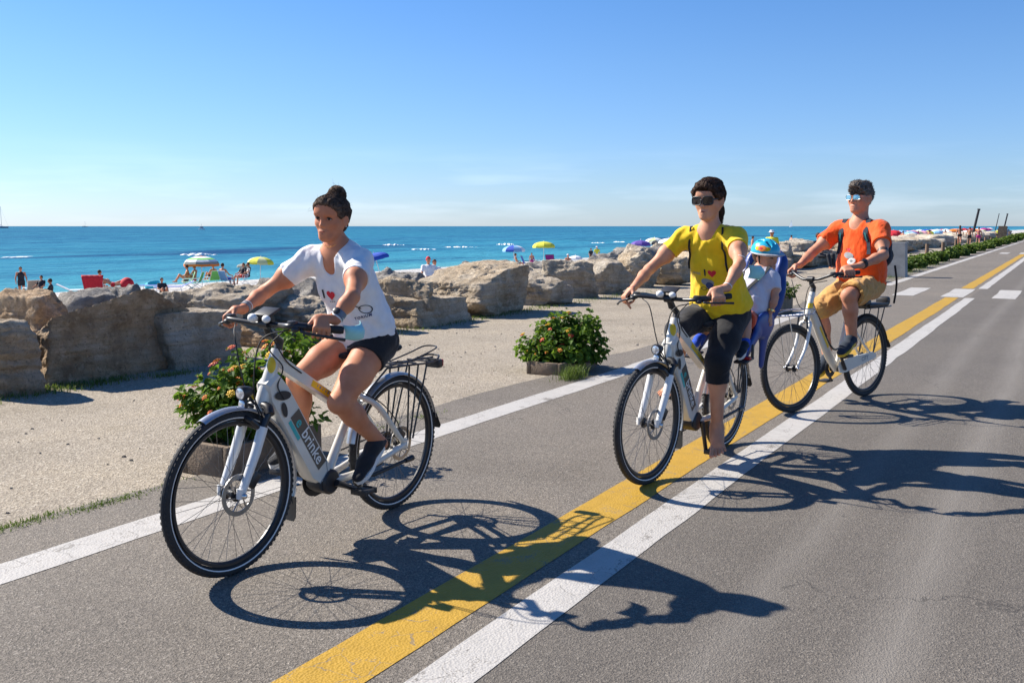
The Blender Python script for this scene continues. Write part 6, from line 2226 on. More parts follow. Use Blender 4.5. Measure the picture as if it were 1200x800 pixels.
shoe(R3, J3['ra'], (.560, -.140, .205), M['navy'], M['soleyellow'], 1.06, up=(.3, 0, 1))
w3 = ring(R3, 'wristwatch', M['rubber'], J3['lw'], J3['le'], .10, .0325, .030, .004)
mb = MB(); a_ = unit(np.array(J3['le']) - np.array(J3['lw'])); c_ = lerp(J3['lw'], J3['le'], .10); n_ = unit(V3(.6, .4, .6) - a_ * (V3(.6, .4, .6) @ a_)); mb.lathe([(0, .034), (.021, .034), (.021, .043), (.017, .045), (0, .045)], c_, n_, 18, closed=False); mb.build('watch_case', M['blackmetal'], w3)
M['tattoo'] = mat('dark_tattoo', (.075, .045, .035), .5, var=.4, scale=60)
ring(R3, 'tattoo', M['tattoo'], J3['ls'], J3['le'], .84, .0425, .050, .0012, 28)
# backpack on his back
bp3 = empty('backpack', (0, 0, 0), 0, 'dark teal and black backpack worn by the man in orange', 'backpack')
bp3.matrix_world = bike_frame(*P3_)
F = Field(H3.sp(.55, -.25) - .40, H3.sp(.55, -.25) + .40, .007)
F.ell(H3.sp(.60, -.20), (.085, .145, .19), 0, R=H3.R); F.ell(H3.sp(.38, -.215), (.09, .135, .11), .04, R=H3.R)
F.half(H3.sp(.6, -.135), H3.f)
solid(F, 'bag', M['navy'], bp3, 1, lambda V: .006 * fbm(V, 10, 3, 2))
F = Field(H3.sp(.42, -.28) - .2, H3.sp(.42, -.28) + .2, .007); F.ell(H3.sp(.40, -.285), (.045, .11, .09), 0, R=H3.R)
solid(F, 'pocket', M['black_cloth'], bp3, 1)
for s in (-1, 1):
    strap(H3, T3, [(t_, s * (.150 - (t_ - .50) * .09), 'f' if t_ < .86 else ('t' if t_ < .98 else 'u')) for t_ in np.linspace(.50, .97, 12)], .046, M['navy'], bp3, 'strap')
    strap(H3, T3, [(.70, s * .132, 'f'), (.78, s * .125, 'f'), (.84, s * .119, 'f')], .014, M['teal'], bp3, 'strap_trim', .0125)
tubes(bp3, 'hanging_strap', M['black_cloth'], [(bez([H3.sp(.25, -.22, .17), H3.sp(.0, -.24, .18), H3.sp(-.2, -.25, .17), H3.sp(-.36, -.26, .15)], 5), .009)], 8)

# --- the child and its seat
cs = empty('child_seat', (0, 0, 0), 0, 'blue plastic child seat mounted behind the woman in yellow', 'child seat')
cs.matrix_world = bike_frame(*P2_)
bk = unit(V3(-.60, .02, 1.25) - V3(-.40, .0, .80)); fw = unit(np.cross(V3(0, 1, 0), bk))
sB = V3(-.385, .0, .80)
F = Field((-.75, -.30, .45), (.35, .30, 1.42), .007)
Rb = np.stack([fw, V3(0, 1, 0), bk], 1)
F.ell(sB + bk * .24, (.060, .185, .30), 0, R=Rb); F.ell(sB + bk * .46 + fw * .01, (.065, .155, .12), .05, R=Rb)
F.ell(V3(-.20, 0, .775), (.20, .165, .055), .05)
for s in (-1, 1):
    F.ell(V3(-.20, s * .165, .83), (.17, .028, .09), .04)
    F.cone((-.06, s * .165, .78), (.12, s * .168, .66), .042, .030, .03, flat=((0, 1, 0), .5)); F.cone((-.24, s * .150, .76), (-.22, s * .150, .56), .060, .035, .04, flat=((0, 1, 0), .4))
F.ell(sB + bk * .26 + fw * .085, (.075, .140, .30), .02, 'cut', Rb); F.ell(sB + bk * .47 + fw * .085, (.07, .11, .10), .02, 'cut', Rb)
F.ell(V3(-.18, 0, .835), (.20, .135, .055), .02, 'cut')
solid(F, 'shell', M['seatblue'], cs, 1)
F = Field((-.7, -.25, .7), (.1, .25, 1.4), .008); F.ell(sB + bk * .25 + fw * .03, (.028, .135, .27), 0, R=Rb); F.ell(V3(-.19, 0, .805), (.17, .13, .022), 0)
solid(F, 'padding', M['seatnavy'], cs, 1)
for s in (-1, 1):
    mb = MB(); mb.box((.165, s * .175, .632), (.15, .085, .016), np.array(Matrix.Rotation(rad(8), 3, 'Y')), .006); mb.box((.10, s * .205, .68), (.03, .012, .10), None, .004)
    fp = mb.build('footrest', M['plastic'], cs)
    mb = MB(); mb.box((.17, s * .175, .647), (.03, .095, .02), None, .006); mb.build('foot_strap', M['redlens'], fp)
tubes(cs, 'carrier_arm', M['blackmetal'], [([(.28, s * .03, .62), (.0, s * .05, .70), (-.22, s * .05, .735)], .009) for s in (-1, 1)], 8)

RC = rider('small child in a turquoise helmet looking sideways from the blue child seat', P2_)
JC = dict(pelvis=(-.20, .01, .865), neck=(-.355, .055, 1.165), ls=(-.330, .150, 1.125), le=(-.270, .200, 1.010), lw=(-.235, .185, .905), rs=(-.380, -.040, 1.125), re=(-.24, -.115, 1.01), rw=(-.10, -.13, .95),
          lhip=(-.19, .065, .865), lk=(.045, .120, .868), la=(.120, .160, .705), rhip=(-.19, -.055, .865), rk=(.055, -.125, .868), ra=(.130, -.155, .715))
ZC = dict(hipw=.098, hipd=.085, waistw=.092, waistd=.078, chestw=.098, chestd=.078, armr=.029, neckr=.034, thigh=.052, knee=.037, calf=.036, ankle=.026)
HC = Human(RC, JC, M['skinc'], ZC, .004)
HC.torso(HC.F); HC.arms(HC.F)
HC.head(HC.F, (-.385, .080, 1.275), (.30, 1, -.10), rad(4), .84, .8, .98)
for s in 'lr': HC.leg(HC.F, s)
ax = unit(V3(.3, .2, -1))
W_ = np.array(JC['lw'])
for i, y in enumerate((-.020, -.007, .006, .019)):
    b0 = W_ + V3(y * .9, .004, -.050); HC.F.cone(W_ + V3(y * .6, 0, -.02), b0, .010, .0085, .008); HC.F.cone(b0, b0 + V3(.004 + y * .1, .006, -.024), .0072, .0065, .003); HC.F.cone(b0 + V3(.004 + y * .1, .006, -.024), b0 + V3(.004, -.004, -.04), .0065, .0055, .003)
HC.F.cone(W_ + V3(.01, 0, -.02), W_ + V3(.034, .006, -.04), .009, .007, .006); HC.F.cone(W_ + V3(.034, .006, -.04), W_ + V3(.04, .006, -.058), .007, .006, .003)
W_ = np.array(JC['rw'])
for y in (-.020, -.007, .006, .019):
    HC.F.cone(W_, W_ + V3(.05, y, -.012), .013, .009, .008); HC.F.cone(W_ + V3(.05, y, -.012), W_ + V3(.066, y, -.034), .0075, .006, .003)
HC.F.cone(W_, W_ + V3(.03, .03, -.008), .010, .007, .006)
solid(HC.F, 'body', M['skinc'], RC, 2)
HC.face_parts()
grow_hair(HC, M['hair2'], .008, (.74, -.67, -.006), None, amp=.003, seed=18, nape=-.06)
shc, V, Q = shirt(HC, M['childshirt'], .010, HC.sp(.0), .62, 1.65, 'crew', bell=.012, foldamp=.004, seed=33)
TC = bvh(V, Q)
shorts(HC, M['coral'], .010, {'l': .80, 'r': .80}, HC.sp(.25), foldamp=.003, name='shorts', flare=.008, seed=35)
hs_ = [strap(HC, TC, [(.30, l0, 'f'), (.55, (l0 + l1) / 2, 'f'), (.80, l1, 'f'), (.95, l1 * 1.05, 't')], .028, M['black_cloth'], cs, 'harness') for l0, l1 in ((.02, .075), (-.02, -.07))]
for s, sock in (('l', None), ('r', M['bluesock'])):
    A = np.array(JC[s + 'a']); sy = 1 if s == 'l' else -1
    shoe(RC, A, A + V3(.115, sy * .006, -.060), M['bluesock'] if s == 'r' else M['navy'], M['sole'], .60, foot_len=.26)
    F = Field(A - .12, A + .14, .004); F.cone(A, lerp(A, JC[s + 'k'], .32), .031, .037, 0); F.half(lerp(A, JC[s + 'k'], .30), unit(np.array(JC[s + 'k']) - A))
    solid(F, 'sock', M['bluesock'], RC, 1)
ring(RC, 'bracelet', M['gold'], JC['lw'], JC['le'], .18, .0235, .012, .003)
# helmet
P, R, k = HC.P, HC.HR, HC.hk
c = P(-.01, 0, .05)
F = Field(c - .2, c + .2, .004)
F.ell(P(-.012, 0, .040), np.array((.128, .102, .108)) * k, 0, R=R)
F.half(P(0, 0, .022), R @ V3(-.05, 0, -1.0), k=.01)
for s in (-1, 0, 1):
    for x, z_ in ((.05, .135), (-.03, .150), (-.10, .115)):
        F.ell(P(x, s * .048, z_ - abs(s) * .020), np.array((.030, .0095, .05)) * k, .004, 'cut', R)
hel, V, Q = solid(F, 'helmet', M['helmet'], RC, 1)
F = Field(c - .2, c + .2, .004); F.ell(P(-.010, 0, .026), np.array((.134, .107, .030)) * k, 0, R=R); F.ell(P(.075, 0, .030), np.array((.085, .085, .012)) * k, .02, R=R)
F.half(P(0, 0, .018), R @ V3(-.05, 0, -1.0)); F.half(P(0, 0, .036), R @ V3(-.02, 0, 1.0))
solid(F, 'helmet_rim', M['helmetgrey'], hel, 1)
TH = bvh(V, Q)
for (y, z_, rx, m_) in ((.0, .03, .030, 'f_orange'), (.03, .02, .020, 'shirtyellow'), (-.028, .022, .022, 'shirtyellow'), (.006, .034, .012, 'inkred')):
    decal('helmet_patch', disc_polys(rx, rx * .65), M[m_], hel, TH, P(.02 - y * 1.3, -.25, .068 + z_ * .3), R[:, 0], R[:, 2], .002 + .0008 * (m_ == 'f_orange') + .0016 * (m_ == 'inkred'))
    decal('helmet_patch', disc_polys(rx, rx * .65), M[m_], hel, TH, P(.01 + y * 1.3, .25, .068 + z_ * .3), -R[:, 0], R[:, 2], .002 + .0008 * (m_ == 'f_orange') + .0016 * (m_ == 'inkred'))
tubes(hel, 'chin_strap', M['black_cloth'], [(bez([P(-.01, s * .082, .02), P(.0, s * .076, -.05), P(.035, s * .045, -.105), P(.045, 0, -.118)], 5), .005) for s in (-1, 1)], 6)
# ------------------------------------------------------------------ the beach, the boats and the far promenade
def on_beach(u, t):
    p = at_lane(u, t); p[2] = float(beach_z(t)); return p


def ppm(p): return FPX / p[1]                       # picture columns per metre at that depth


def cmat(name, col, **k):
    if name not in M: M[name] = mat(name, col, **k)
    return M[name]


cmat('cloth_red', (.55, .012, .025), rough=.8); cmat('cloth_blue', (.015, .07, .42), rough=.8); cmat('cloth_cyan', (.03, .42, .55), rough=.8); cmat('cloth_green', (.20, .58, .12), rough=.8)
cmat('cloth_yellow', (.62, .60, .045), rough=.8); cmat('cloth_paleyellow', (.56, .58, .30), rough=.8); cmat('cloth_pink', (.62, .30, .34), rough=.8); cmat('cloth_white', (.74, .74, .74), rough=.8)
cmat('cloth_purple', (.10, .05, .30), rough=.8); cmat('cloth_magenta', (.42, .03, .20), rough=.8); cmat('cloth_orange', (.68, .18, .02), rough=.8); cmat('cloth_greygreen', (.22, .25, .22), rough=.8)
cmat('cloth_dark', (.016, .017, .024), rough=.8); cmat('cloth_sand', (.46, .36, .26), rough=.8); cmat('cloth_skyblue', (.20, .40, .62), rough=.8); cmat('hull_white', (.72, .72, .72), rough=.4); cmat('hull_grey', (.20, .25, .32), rough=.4)


def parasol(name, label, p, rad_, h, cols, group=None, lean=(0, 0), folded=0.0, stripes=False, polecol='white', simple=False):
    root = empty('beach_umbrella', p, 0, label, 'beach umbrella', group)
    root.rotation_euler = (rad(lean[0]), rad(lean[1]), 0)
    n = 8
    vs, fs, mi = [], [], []
    rings = 5
    drop = rad_ * (.42 if not folded else .42 + folded)
    for i in range(rings + 1):
        k = i / rings
        r = rad_ * (math.sin(k * math.pi / 2 * .92) / math.sin(math.pi / 2 * .92)) * (1 - folded * .6)
        z = h - drop * k ** 1.7
        for j in range(n * 2):
            a = math.pi * j / n
            sag = (1 - .06 * k) if j % 2 else 1
            vs.append((r * sag * math.cos(a), r * sag * math.sin(a), z - (.02 * k if j % 2 else 0)))
    m2 = n * 2
    for i in range(rings):
        for j in range(m2):
            fs.append((i * m2 + j, (i + 1) * m2 + j, (i + 1) * m2 + (j + 1) % m2, i * m2 + (j + 1) % m2)); mi.append((i if stripes else j // 2) % len(cols))
    # valance
    b = len(vs)
    for j in range(m2): x, y, z = vs[rings * m2 + j]; vs.append((x * 1.0, y * 1.0, z - rad_ * .13))
    for j in range(m2): fs.append((rings * m2 + j, b + j, b + (j + 1) % m2, rings * m2 + (j + 1) % m2)); mi.append((rings if stripes else j // 2) % len(cols))
    me = bpy.data.meshes.new('canopy'); me.from_pydata(vs, [], fs); me.update()
    for c in cols: me.materials.append(M[c])
    me.polygons.foreach_set('material_index', mi)
    bm = bmesh.new(); bm.from_mesh(me); bmesh.ops.recalc_face_normals(bm, faces=bm.faces[:]); bm.to_mesh(me); bm.free()
    o = link('canopy', me, None, root, False)
    md = o.modifiers.new('thick', 'SOLIDIFY'); md.thickness = .008
    tubes(root, 'pole', M[polecol], [([(0, 0, -.25), (0, 0, h + .08)], .02)], 8)
    if not simple:
        tubes(o, 'rib', M['steel'], [([(0, 0, h - drop * .95), (rad_ * .62 * math.cos(a), rad_ * .62 * math.sin(a), h - drop * .45)], .006) for a in np.arange(n) * 2 * math.pi / n], 5)
    return root


def deckchair(label, p, rz, seatm, framem='white', w_=.55, low=True, group=None, name='beach_chair'):
    root = empty(name, p, rz, label, 'beach chair', group)
    fr = []
    for s in (-1, 1):
        y = s * w_ / 2
        fr += [([(.32, y, .0), (-.20, y, .40)], .014), ([(-.30, y, .0), (.28, y, .38)], .014), ([(-.18, y, .36), (-.40, y, .92)], .014), ([(.28, y, .38), (-.20, y, .40)], .014), ([(.2, y, .56), (-.26, y, .56)], .016), ([(.26, y, .38), (.22, y, .56)], .012)]
    for x, z in ((.28, .38), (-.40, .92), (.32, .02), (-.3, .02)): fr.append(([(x, -w_ / 2, z), (x, w_ / 2, z)], .013))
    tubes(root, 'frame', M[framem], fr, 6)
    mb = MB(); mb.prism([(.28, .37), (0, .345), (-.18, .36), (-.19, .375), (0, .36), (.28, .385)], (1, 0, 0), (0, 0, 1), (0, 1, 0), (0, 0, 0), -w_ / 2 + .02, w_ / 2 - .02); mb.build('seat', M[seatm], root)
    mb = MB(); mb.prism([(-.19, .38), (-.31, .62), (-.395, .90), (-.38, .905), (-.295, .62), (-.175, .385)], (1, 0, 0), (0, 0, 1), (0, 1, 0), (0, 0, 0), -w_ / 2 + .02, w_ / 2 - .02); mb.build('backrest', M[seatm], root)
    return root


def lounger(label, p, rz, m, group=None, tilt=28):
    root = empty('sun_lounger', p, rz, label, 'sun lounger', group)
    fr = []
    t = rad(tilt)
    hx, hz = -.55 - .65 * math.cos(t), .30 + .65 * math.sin(t)
    for s in (-1, 1):
        fr += [([(.75, s * .3, .30), (-.55, s * .3, .30), (hx, s * .3, hz)], .016), ([(.6, s * .3, .30), (.65, s * .3, 0)], .015), ([(-.5, s * .3, .30), (-.55, s * .3, 0)], .015)]
    for q in ((.75, .3), (hx, hz), (-.55, .3)): fr.append(([(q[0], -.3, q[1]), (q[0], .3, q[1])], .014))
    tubes(root, 'frame', M['white'], fr, 6)
    mb = MB(); mb.box((.10, 0, .305), (1.28, .56, .02)); mb.build('seat', M[m], root)
    mb = MB(); mb.box((-.55 - .325 * math.cos(t), 0, .305 + .325 * math.sin(t)), (.63, .56, .02), np.array(Matrix.Rotation(t, 3, 'Y'))); mb.build('backrest', M[m], root)
    return root


def figure(label, p, rz, pose, skinm, wear, hairm='hair2', sc=1.0, group=None, h=.016, longhair=False, hat=None, top=None):
    """small far figure: one continuous body, hair and swimwear on it"""
    root = empty('person', p, rz, label, 'person', group)
    root.scale = (sc, sc, sc)
    if pose == 'stand' or pose == 'walk':
        st = .24 if pose == 'walk' else .06
        J = dict(pelvis=(0, 0, .94), neck=(.02, 0, 1.46), hd=(.04, 0, 1.62), ls=(.02, .19, 1.40), le=(-.04, .27, 1.13), lw=(.06, .29, .90), rs=(.02, -.19, 1.40), re=(.02, -.27, 1.13), rw=(.14, -.26, .92), lhip=(0, .09, .9), lk=(st * .7, .10, .50), la=(st * .55, .10, .08), rhip=(0, -.09, .9), rk=(-st * .1, -.10, .49), ra=(-st, -.10, .10))
    elif pose == 'sit':      # on the ground or a low chair, knees up
        J = dict(pelvis=(0, 0, .14), neck=(-.06, 0, .66), hd=(-.02, 0, .83), ls=(-.05, .18, .60), le=(.10, .25, .38), lw=(.28, .15, .36), rs=(-.05, -.18, .60), re=(.08, -.26, .38), rw=(.26, -.16, .34), lhip=(.02, .1, .13), lk=(.36, .13, .42), la=(.56, .12, .08), rhip=(.02, -.1, .13), rk=(.38, -.12, .40), ra=(.60, -.12, .08))
    elif pose == 'chair':
        J = dict(pelvis=(-.04, 0, .47), neck=(-.22, 0, .98), hd=(-.20, 0, 1.15), ls=(-.21, .19, .92), le=(-.06, .28, .68), lw=(.14, .27, .62), rs=(-.21, -.19, .92), re=(-.06, -.28, .68), rw=(.14, -.27, .62), lhip=(0, .1, .46), lk=(.40, .12, .48), la=(.46, .12, .06), rhip=(0, -.1, .46), rk=(.40, -.12, .47), ra=(.52, -.12, .06))
    else:                    # lying propped on the elbows
        J = dict(pelvis=(0, 0, .14), neck=(-.46, 0, .40), hd=(-.58, 0, .54), ls=(-.42, .19, .36), le=(-.58, .24, .10), lw=(-.36, .26, .05), rs=(-.42, -.19, .36), re=(-.58, -.24, .10), rw=(-.36, -.26, .05), lhip=(.04, .1, .13), lk=(.45, .12, .32), la=(.70, .11, .07), rhip=(.04, -.1, .13), rk=(.46, -.11, .14), ra=(.86, -.11, .07))
    J = {k: np.array(v, float) for k, v in J.items()}
    P_ = np.array(list(J.values()))
    F = Field(P_.min(0) - .22, P_.max(0) + .24, h)
    def tor(F, g=0, lo=0., hi=1.):
        w_ = unit(J['neck'] - J['pelvis']); l = V3(0, 1, 0); f = np.cross(l, w_); R = np.stack([f, l, w_], 1)
        if lo < .2: F.ell(lerp(J['pelvis'], J['neck'], .05), (.11 + g, .16 + g, .13), .02, R=R)
        F.ell(lerp(J['pelvis'], J['neck'], .35), (.095 + g, .135 + g, .17), .05, R=R); F.ell(lerp(J['pelvis'], J['neck'], .7), (.105 + g, .155 + g, .18), .05, R=R)
    tor(F)
    F.cone(J['ls'], J['rs'], .055, .055, .05)
    for s in 'lr':
        F.cone(J[s + 's'], J[s + 'e'], .048, .038, .03); F.cone(J[s + 'e'], J[s + 'w'], .038, .026, .02); F.ell(J[s + 'w'] + unit(J[s + 'w'] - J[s + 'e']) * .07, (.03, .03, .055), .03)
        F.cone(J[s + 'hip'], J[s + 'k'], .088, .058, .04); F.cone(J[s + 'k'], J[s + 'a'], .056, .036, .03)
        F.cone(J[s + 'a'] - V3(.04, 0, .04), J[s + 'a'] + V3(.14, 0, -.05), .034, .03, .03)
    hd = J['hd']; F.cone(J['neck'], hd, .05, .05, .03); F.ell(hd + V3(0, 0, .01), (.095, .076, .115), .02); F.ell(hd + V3(.095, 0, -.01), (.022, .016, .022), .015)
    solid(F, 'body', M[skinm], root, 1)
    F = Field(hd - .3, hd + .26, h * .8)
    F.ell(hd + V3(-.015, 0, .03), (.102, .086, .108), 0)
    if longhair: F.cone(hd + V3(-.07, 0, .0), hd + V3(-.10, 0, -.24), .085, .055, .04)
    F.half(hd + V3(.035, 0, 0), (1, 0, -.65))
    solid(F, 'hair', M[hairm], root, 1)
    if wear:
        F = Field(P_.min(0) - .22, P_.max(0) + .24, h)
        if wear[0] == 'dress': tor(F, .03)
        w_ = unit(J['neck'] - J['pelvis']); R = np.stack([np.cross(V3(0, 1, 0), w_), V3(0, 1, 0), w_], 1)
        F.ell(lerp(J['pelvis'], J['neck'], .02), (.125, .175, .11), 0, R=R)
        k = {'brief': .10, 'shorts': .45, 'trousers': .95, 'dress': .35}[wear[0]]
        for s in 'lr': F.cone(J[s + 'hip'], lerp(J[s + 'hip'], J[s + 'k'], k), .100, .100 - .03 * k, .03)
        if k > .9:
            for s in 'lr': F.cone(J[s + 'k'], lerp(J[s + 'k'], J[s + 'a'], .85), .075, .06, .03)
        solid(F, 'dress' if wear[0] == 'dress' else ('trousers' if k > .9 else 'shorts'), M[wear[1]], root, 1)
    if top:
        F = Field(P_.min(0) - .22, P_.max(0) + .24, h)
        w_ = unit(J['neck'] - J['pelvis']); R = np.stack([np.cross(V3(0, 1, 0), w_), V3(0, 1, 0), w_], 1)
        if top[0] == 'bikini':
            F.ell(lerp(J['pelvis'], J['neck'], .70), (.118, .170, .055), 0, R=R)
        else:
            tor(F, .018, .2); F.cone(J['ls'], J['rs'], .07, .07, .05)
            for s in 'lr': F.cone(J[s + 's'], lerp(J[s + 's'], J[s + 'e'], .55), .066, .06, .03)
        solid(F, 'bikini_top' if top[0] == 'bikini' else 't_shirt', M[top[1]], root, 1)
    if hat:
        mb = MB(); mb.lathe([(0, .13), (.075, .125), (.098, .06), (.104, .045), (.15, .040), (.15, .035), (.10, .035)], hd + V3(0, 0, .01), (0, 0, 1), 16, closed=False); mb.build('hat', M[hat], root)
    return root


def up(p, dz): return (p[0], p[1], p[2] + dz)


# ---- left part of the beach (t is the distance from the road line; the water starts near t = -50)
parasol('beach_umbrella', 'red, white and green striped beach umbrella on a white pole', on_beach(237, -42.5), 1.02, 1.78, ['cloth_orange', 'cloth_white', 'cloth_green', 'cloth_white', 'cloth_greygreen'], stripes=True)
parasol('beach_umbrella', 'pale yellow-green beach umbrella beside the striped one', on_beach(305, -45.5), .86, 1.62, ['cloth_paleyellow', 'cloth_yellow'], lean=(0, 3))
parasol('beach_umbrella', 'small flat grey-brown umbrella between the striped and the yellow-green ones', on_beach(286, -46.5), .44, 1.22, ['cloth_greygreen'])
parasol('beach_umbrella', 'deep blue half-open umbrella tilted over on a white pole behind the girl in white', on_beach(449, -30), .70, 1.62, ['cloth_blue'], lean=(0, -16), folded=.0)
deckchair('folding beach chair with a bright green cover left of the striped umbrella pole', on_beach(220, -42), rad(200), 'cloth_green', w_=.7)
deckchair('folding beach chair with a green cover just left of the umbrella pole', on_beach(230, -41.5), rad(185), 'cloth_green', w_=.62)
deckchair('folding beach chair with a green cover right of the umbrella pole', on_beach(249, -43), rad(150), 'cloth_green', w_=.75)
figure('bather with raised knees on the green chairs left of the striped umbrella pole', up(on_beach(219, -42.6), .36), rad(200), 'sit', 'skin1', ('brief', 'cloth_dark'))
figure('second bather leaning back on the green chairs under the striped umbrella', up(on_beach(228, -42.2), .36), rad(170), 'sit', 'skin3', ('brief', 'cloth_red'))
figure('bather in the shade right of the striped umbrella pole', up(on_beach(250, -43.6), .36), rad(150), 'sit', 'skin1', ('shorts', 'cloth_dark'))
deckchair('low beach chair under the sunburnt man with a bare back', on_beach(266, -40.6), rad(60), 'cloth_skyblue')
figure('dark-haired man with a bare back sitting right of the striped umbrella', on_beach(265, -40.6), rad(62), 'chair', 'skin3', ('shorts', 'cloth_blue'), sc=1.05)
deckchair('beach chair with a pale seat under the small grey-brown umbrella', on_beach(284, -44), rad(-120), 'cloth_white')
figure('bather in dark top and red hair band seated under the small grey-brown umbrella', on_beach(283, -44), rad(-120), 'chair', 'skin3', ('shorts', 'cloth_red'), top=('shirt', 'cloth_dark'))
figure('bather in black sitting right of the one with the red hair band', up(on_beach(291, -44), .34), rad(-140), 'sit', 'skin1', ('shorts', 'cloth_dark'), top=('shirt', 'cloth_dark'))
deckchair('white folding chair with a sand-coloured seat near the left edge of the beach', on_beach(38, -43), rad(140), 'cloth_sand', w_=.75)
figure('person in a dark swimsuit standing behind the sand-coloured chair', on_beach(25, -44.5), rad(-60), 'stand', 'skin1', ('dress', 'cloth_dark'), sc=.90)
figure('person in dark clothes sitting beside the sand-coloured chair', up(on_beach(46, -42), .1), rad(-100), 'chair', 'skin1', ('trousers', 'cloth_dark'), top=('shirt', 'cloth_dark'), sc=.8)
figure('person in dark blue clothes sitting low right of the sand-coloured chair', up(on_beach(58, -42), .0), rad(-160), 'sit', 'skin3', ('trousers', 'cloth_dark'), top=('shirt', 'cloth_dark'), sc=1.0)
figure('person in black lying at the left edge of the picture', on_beach(4, -41.5), rad(10), 'lie', 'skin1', ('trousers', 'cloth_dark'), top=('shirt', 'cloth_dark'))
figure('child crouching on the pebbles below the sand-coloured chair', on_beach(18, -39.5), rad(-80), 'sit', 'skin1', ('brief', 'cloth_dark'), sc=.7)
lounger('white sun lounger left of the red beach towel', on_beach(95, -43), rad(20), 'cloth_white')


def draped(label, p, rz, m, w_, h_, name='beach_towel', cat='towel'):
    """towel hung over a chair back: a curved sheet with folds and thickness"""
    vs, fs = [], []
    nx, nz = 14, 8
    for i in range(nx + 1):
        for j in range(nz + 1):
            x = (i / nx - .5) * w_ * (1 - .28 * (1 - j / nz)); z = h_ * j / nz
            y = .03 * math.sin(i * 1.9) * (1 - j / nz * .6) - .06 * (j / nz) + .05 * (j == nz)
            vs.append((x, y, z))
    for i in range(nx):
        for j in range(nz): a = i * (nz + 1) + j; fs.append((a, a + nz + 1, a + nz + 2, a + 1))
    me = bpy.data.meshes.new(name); me.from_pydata(vs, [], fs); me.update()
    o = link(name, me, M[m], None, True, p, (0, 0, rz))
    md = o.modifiers.new('thick', 'SOLIDIFY'); md.thickness = .012
    return tag(o, label, cat)


p = on_beach(112, -41)
deckchair('beach chair carrying the bright red towel', p, rad(100), 'cloth_red', w_=.8)
draped('bright red beach towel hanging over a chair on the pebbles', (p[0] + .05, p[1] - .42, p[2] + .05), rad(4), 'cloth_red', 1.05, 1.0)
figure('bather sitting behind the bright red towel', up(on_beach(118, -45), .28), rad(30), 'sit', 'skin1', ('brief', 'cloth_dark'))
lounger('grey sun lounger behind the bright red towel', on_beach(128, -45), rad(15), 'cloth_greygreen')
figure('bather stretched out on the grey lounger by the bright red towel', up(on_beach(132, -44.5), .3), rad(15), 'lie', 'skin3', ('brief', 'cloth_red'))
p = on_beach(149, -44)
mb = MB(); mb.ball((0, 0, .40), (.36, .34, .38), 16, 10); mb.tube([(0, 0, .02), (0, 0, .1)], [.1, .14], 10); o = mb.build('beach_bag', M['cloth_red']); o.location = tuple(p); tag(o, 'round bright red beach bag on the pebbles right of the red towel', 'beach bag')
p = on_beach(182, -46.5)
mb = MB(); mb.lathe([(.42, .0), (.56, .05), (.60, .16), (.56, .27), (.42, .32), (.34, .22), (.34, .10)], (0, 0, .02), (0, -.25, 1), 24); o = mb.build('swim_ring', M['cloth_cyan']); o.location = tuple(p); tag(o, 'turquoise swim ring lying at the water line', 'swim ring')
lounger('bright blue sun lounger with raised head nearest to the boulders', on_beach(199, -38.5), rad(200), 'cloth_blue', tilt=24)
lounger('flat dark blue sun lounger behind the bright blue one', on_beach(180, -42.5), rad(185), 'cloth_blue', tilt=8)
figure('person in black sitting on the pebbles left of the bright blue lounger', on_beach(190, -36.0), rad(-50), 'sit', 'skin1', ('shorts', 'cloth_dark'), top=('shirt', 'cloth_dark'), sc=.85)

# ---- middle
p = on_beach(505, -13.6); p[2] = px_z(327, p[1])
figure('bather in a white T-shirt and red cap sitting behind the row of boulders', up(on_beach(504, -16.5), .30), rad(-70), 'chair', 'skin3', ('shorts', 'cloth_white'), top=('shirt', 'cloth_white'), sc=.86, hairm='cloth_red')
figure('bather in white beside the one with the red cap', up(on_beach(511, -16.8), .30), rad(-70), 'chair', 'skin1', ('shorts', 'cloth_white'), top=('shirt', 'cloth_white'), sc=.78)
q = on_beach(508, -15.0)
draped('white beach towel spread over the boulders below the two bathers in white', (q[0], q[1], -.72), rad(-8), 'cloth_white', .62, .80)
parasol('beach_umbrella', 'sky-blue beach umbrella in mid beach on a thin white pole', on_beach(602, -36), .86, 1.75, ['cloth_skyblue', 'cloth_blue', 'cloth_skyblue', 'cloth_white'])
parasol('beach_umbrella', 'bright yellow beach umbrella right of the sky-blue one', on_beach(637, -37), .92, 1.98, ['cloth_yellow'])
deckchair('dark blue beach chair under the sky-blue umbrella', on_beach(617, -35), rad(10), 'cloth_blue', 'hull_grey', w_=.7)
deckchair('blue beach chair with pale frame between the two parasols', on_beach(628, -35.5), rad(-30), 'cloth_blue', 'white')
deckchair('magenta beach chair below the bright yellow umbrella', on_beach(646, -34), rad(-70), 'cloth_magenta', 'cloth_dark', w_=.7)
figure('bather seated in the dark blue chair under the sky-blue umbrella', up(on_beach(607, -35), .0), rad(0), 'chair', 'skin3', ('brief', 'cloth_dark'), sc=.9)
figure('bather standing between the dark blue and the magenta chairs', on_beach(623, -33), rad(-90), 'stand', 'skin3', ('shorts', 'cloth_magenta'), sc=.66)
figure('child in a yellow T-shirt and white hat standing on the beach in mid picture', on_beach(699, -32), rad(-90), 'stand', 'skin1', ('trousers', 'cloth_blue'), top=('shirt', 'cloth_yellow'), sc=.82, hat='cloth_white')
figure('bather in dark clothes standing left of the child in yellow', on_beach(692, -33), rad(-60), 'stand', 'skin1', ('trousers', 'cloth_dark'), top=('shirt', 'cloth_dark'), sc=.74)
figure('bather in a white hat sitting behind the split pale boulder', on_beach(666, -28), rad(-80), 'chair', 'skin1', ('shorts', 'cloth_skyblue'), hat='cloth_white', sc=.8)
